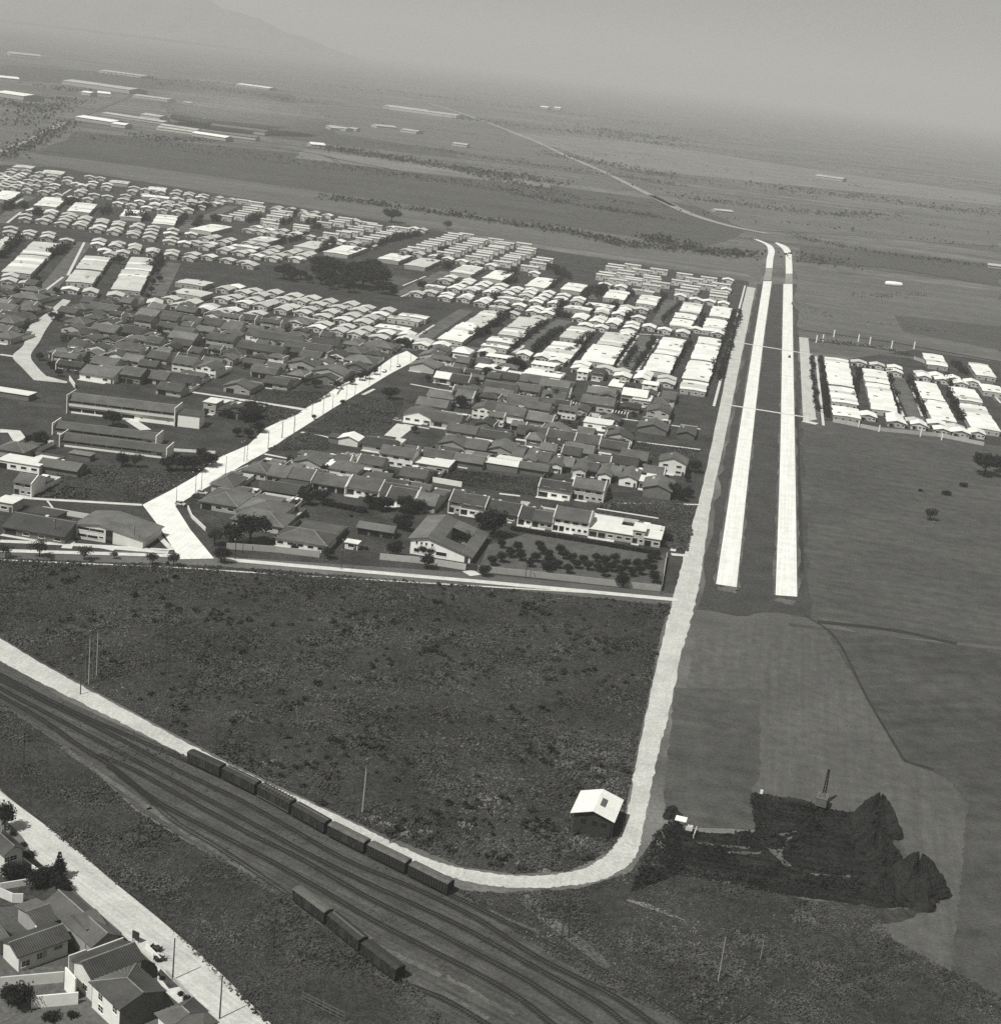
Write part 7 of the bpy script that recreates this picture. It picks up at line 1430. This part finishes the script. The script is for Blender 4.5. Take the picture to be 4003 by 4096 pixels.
for x, y in ((1130,1370),(1240,1395),(1465,1420),(1580,1440)):
    t = thing('boundary_post', 'white post against the back wall of the east estate', 'post', Q26(x, y), 0, 'white back-wall posts'); link('post', CACHE['bpost'], t, (0,0,0), 0, (.7,.7,.7)); link('foot', CACHE['bfoot'], t, (0,0,0), 0, (.6,.6,.6))

# ================================================================== vehicles
def car(S, x, y, ang, label, m='car', group=None, van=False):
    t = thing('car', label, 'car', S(x, y), R(ang), group); h = 1.9 if van else 1.0
    link('body', MB().prism([(-2.2,.35),(2.2,.35),(2.25,.8),(1.3,.98),(-2.1,1.0)], -.85, .85).mesh('body', M[m]), t)
    link('cabin', MB().hexa([(-1.9,-.8,.99),(.9,-.8,.99),(.9,.8,.99),(-1.9,.8,.99)], [(-1.5,-.65,1.55),(.35,-.65,1.55),(.35,.65,1.55),(-1.5,.65,1.55)]).mesh('cabin', M['glass']), t)
    link('roof', MB().box(-1.5,.35,-.66,.66,1.552,1.6).mesh('roof', M[m]), t)
    for wx in (-1.4, 1.4):
        for wy in (-.8, .8): link('wheel', cached('cwheel', lambda: MB().tube((0,-.1,0),(0,.1,0),.33,n=12).mesh('wheel', M['black'])), t, (wx, wy, .33))
car(Q10, 930, 672, AV, 'dark car driving on the lamp-lit street'); car(Q10, 1028, 635, AV, 'dark car near the upper end of the lamp-lit street'); car(Q26, 755, 990, AV, 'dark car on the eastern avenue carriageway'); car(Q10, 1020, 1012, -10, 'pale car parked before the three-window house', 'carl')
car(Q17, 205, 715, -12, 'pale car parked inside the walled corner compound', 'carl'); car(Q17, 170, 745, -12, 'dark car parked beside the pale one in the corner compound'); car(Q17, 40, 800, -20, 'pale car parked at the white corner wall', 'carl'); car(Q10, 1210, 402, AV, 'small dark car on the wide yard street'); car(Z6, 320, 478, AV, 'dark car parked at the footway of the yard street')
def cart(S, x, y, ang, label):
    t = thing('handcart', label, 'cart', S(x, y), R(ang), 'parked handcarts')
    link('tray', MB().box(-1.1,1.1,-.65,.65,.65,.8).box(-1.1,-1.0,-.65,.65,.8,1.15).box(1.0,1.1,-.65,.65,.8,1.15).mesh('tray', M['wood']), t)
    for s in (-.72, .72): link('wheel', cached('ctw', lambda: MB().tube((0,-.05,0),(0,.05,0),.5,n=14).mesh('wheel', M['black'])), t, (0, s, .5))
    link('handle', MB().tube((1.1,-.4,.75),(2.2,-.35,.9),.04).tube((1.1,.4,.75),(2.2,.35,.9),.04).mesh('handle', M['wood']), t)
cart(Q40, 1080, 1392, -20, 'flat dark handcart by the corner of the lichen-spotted house, upper of two'); cart(Q40, 1100, 1462, 10, 'flat dark handcart by the corner of the lichen-spotted house, lower of two')
t = thing('notice_board', 'dark upright notice board beside the gravel road', 'board', Q40(938,1335), GA+.3); link('panel', MB().box(-.9,.9,-.06,.06,.8,2.6).mesh('panel', M['wood']), t)
for x in (-.7, .7): link('leg', cached('nbl', lambda: MB().box(-.07,.07,-.055,.055,0,.797).mesh('leg', M['wood'])), t, (x, 0, 0))
# timber fence at the foot of the verge
t = thing('timber_fence', 'weathered timber fence panel at the foot of the railway verge', 'fence', Q40(1015,1930) if False else SF(575,1905), 0); e = SF(655,1945)-SF(575,1905); t.rotation_euler = (0, 0, math.atan2(e.y, e.x)); L = e.length
for i in range(7): link('post', cached('fpost', lambda: MB().box(-.08,.08,-.08,.08,0,2.3).mesh('post', M['woodl'])), t, (L*i/6, 0, 0))
for k in range(3): link('fence_rail', cached('frail', lambda: MB().box(0, L, -.14, -.083, 0, .16).mesh('fence_rail', M['woodl'])), t, (0, 0, .5+k*.75))

# ================================================================== far buildings
FARB = [(QA, (410,655),(605,685),40,9,'white','long white factory shed beside the far diagonal road'), (QA, (605,690),(680,700),34,8,'white','short white shed next to the long factory shed'), (QA, (560,630),(880,680),26,7,'pale','long narrow grey shed behind the white factory'), (QA, (770,640),(860,655),30,9,'pale','short pale shed above the long narrow one'), (QA, (910,642),(1130,672),26,8,'tile2','dim grey shed at the edge of the smoke'),
 (QA, (870,695),(1065,725),20,7,'pale','pale long shed, upper of a parallel pair'), (QA, (850,708),(1065,738),18,7,'pale','pale long shed, lower of a parallel pair'), (QA, (1070,742),(1200,768),22,8,'white','bright shed at the end of the parallel pair'), (QA, (1080,725),(1390,765),20,7,'tile2','dim long shed beyond the bright one'), (QA, (1140,700),(1440,738),30,9,'tile2','dim grey shed under the drifting smoke'),
 (QA, (60,305),(220,320),160,14,'pale','pale patch of sheds near the horizon'), (QA, (0,440),(105,450),70,12,'white','bright works building at the western edge'), (QA, (0,525),(95,545),60,12,'white','second bright works building at the western edge'), (QA, (420,465),(620,505),70,14,'pale','large hazy warehouse with curved roof'), (QA, (440,515),(490,522),40,9,'white','small white house below the hazy warehouse'), (QA, (530,525),(600,532),50,12,'white','domed white shed below the hazy warehouse'),
 (QA, (550,395),(760,425),60,10,'pale','faint long shed near the hills'), (QA, (720,530),(910,555),40,8,'pale','faint long shed behind the factory row'), (QA, (1320,470),(1425,488),50,10,'white','bright thin shed alone on the plain'), (QA, (1690,805),(1770,812),34,9,'white','white domed farm building on the near plain'), (QA, (1000,568),(1040,572),30,7,'pale','faint small farm house on the plain'), (QA, (1800,700),(1850,712),30,7,'pale','faint farm sheds right of the smoke'),
 (QB, (360,185),(490,208),60,12,'pale','pale mill building on the hazy plain'), (QB, (490,200),(570,225),50,12,'pale','stepped wing of the pale mill'), (QB, (280,290),(390,300),40,8,'pale','low pale farm sheds below the mill, longer one'), (QB, (410,310),(490,322),36,8,'pale','low pale farm sheds below the mill, shorter one'), (QB, (30,300),(80,304),36,7,'pale','tiny pale farm shed west of the mill sheds'), (QB, (125,302),(170,308),36,7,'pale','tiny pale hut between the farm sheds'), (QB, (690,385),(770,395),30,7,'pale','faint pale sheds among the far hedges'),
 (QB, (1175,182),(1200,186),60,12,'white','tiny white house near the horizon, first of two'), (QB, (1245,186),(1275,190),60,12,'white','tiny white house near the horizon, second of two'), (Q26, (350,205),(450,215),20,5,'pale','long pale sheds beside the far country road'), (Q26, (925,18),(1010,35),40,8,'pale','faint pale farm on the plain east of the avenue'), (Q26, (1830,505),(1904,515),20,5,'pale','faint pale roof at the east edge of the plain')]
for S, l, r, d, h, m, lab in FARB:
    a, b = S(*l), S(*r); c = (a+b)/2; w = max(10, (b-a).length); ax = math.atan2((b-a).y, (b-a).x)
    ax = max(R(-25), min(R(25), ax)); d = min(d, w)
    place(eave_parts(w, d, h*.7, h*.3, M['wallg'], M['dim' if m == 'pale' else m], ov=1.0), 'far_shed', lab, 'shed', (c.x, c.y, .8), ax)
t = thing('storage_tank', 'white oval storage tank lying in the east plain', 'tank', Q26(1320,603), R(3)); b = MB(); n = 12
prof = [(-9.5,.6),(-9,1.6),(-7.5,2.4),(0,2.7),(7.5,2.4),(9,1.6),(9.5,.6)]
vs = [(x, r_*1.1*math.cos(2*math.pi*i/n), 2.4+r_*math.sin(2*math.pi*i/n)) for x, r_ in prof for i in range(n)]; fs = [(k*n+i, k*n+(i+1) % n, (k+1)*n+(i+1) % n, (k+1)*n+i) for k in range(len(prof)-1) for i in range(n)]+[tuple(range(n-1,-1,-1)), tuple(range((len(prof)-1)*n, len(prof)*n))]
link('shell', b.add(vs, fs).mesh('shell', M['white'], True), t); link('saddle', MB().box(-5,-4,-2,2,0,1.2).box(4,5,-2,2,0,1.2).mesh('saddle', M['wallg']), t)

# ================================================================== smoke and haze
sm = bpy.data.materials.new('haze_air'); sm.use_nodes = True; nt = sm.node_tree; nt.nodes.clear()
vo = nt.nodes.new('ShaderNodeVolumePrincipled'); vo.inputs['Color'].default_value = (.76, .76, .735, 1); vo.inputs['Density'].default_value = HAZE_D; vo.inputs['Anisotropy'].default_value = 0.0
out = nt.nodes.new('ShaderNodeOutputMaterial'); nt.links.new(vo.outputs['Volume'], out.inputs['Volume'])
hz = link('haze', MB().box(-33000, 33000, -250, 40000, -1.0, 860).mesh('haze', sm)); tag(hz, 'thin pale haze over the whole plain', 'haze', None, 'stuff')
sk = bpy.data.materials.new('smoke_air'); sk.use_nodes = True; nt = sk.node_tree; nt.nodes.clear()
vo = nt.nodes.new('ShaderNodeVolumePrincipled'); vo.inputs['Color'].default_value = (.9, .9, .87, 1); vo.inputs['Density'].default_value = 3.5e-4
out = nt.nodes.new('ShaderNodeOutputMaterial'); nt.links.new(vo.outputs['Volume'], out.inputs['Volume'])
bmS = bmesh.new()
bmesh.ops.create_icosphere(bmS, subdivisions=3, radius=1.0)
me = bpy.data.meshes.new('smoke'); bmS.to_mesh(me); bmS.free(); me.materials.append(sk)
for x, y, sx, sy, sz in ((1180,660,110,160,40), (1250,690,150,180,32), (1340,715,160,160,22)):
    o = link('smoke', me, None, QA(x, y)+Vector((0, 0, sz+4)), R(-12), (sx, sy, sz)); tag(o, 'thin pale smoke drifting over the far sheds', 'smoke', 'smoke drift', 'stuff')
print('wagon pitch', (s1-s0)/2, 'white houses', NW[0], 'objects', len(bpy.data.objects))
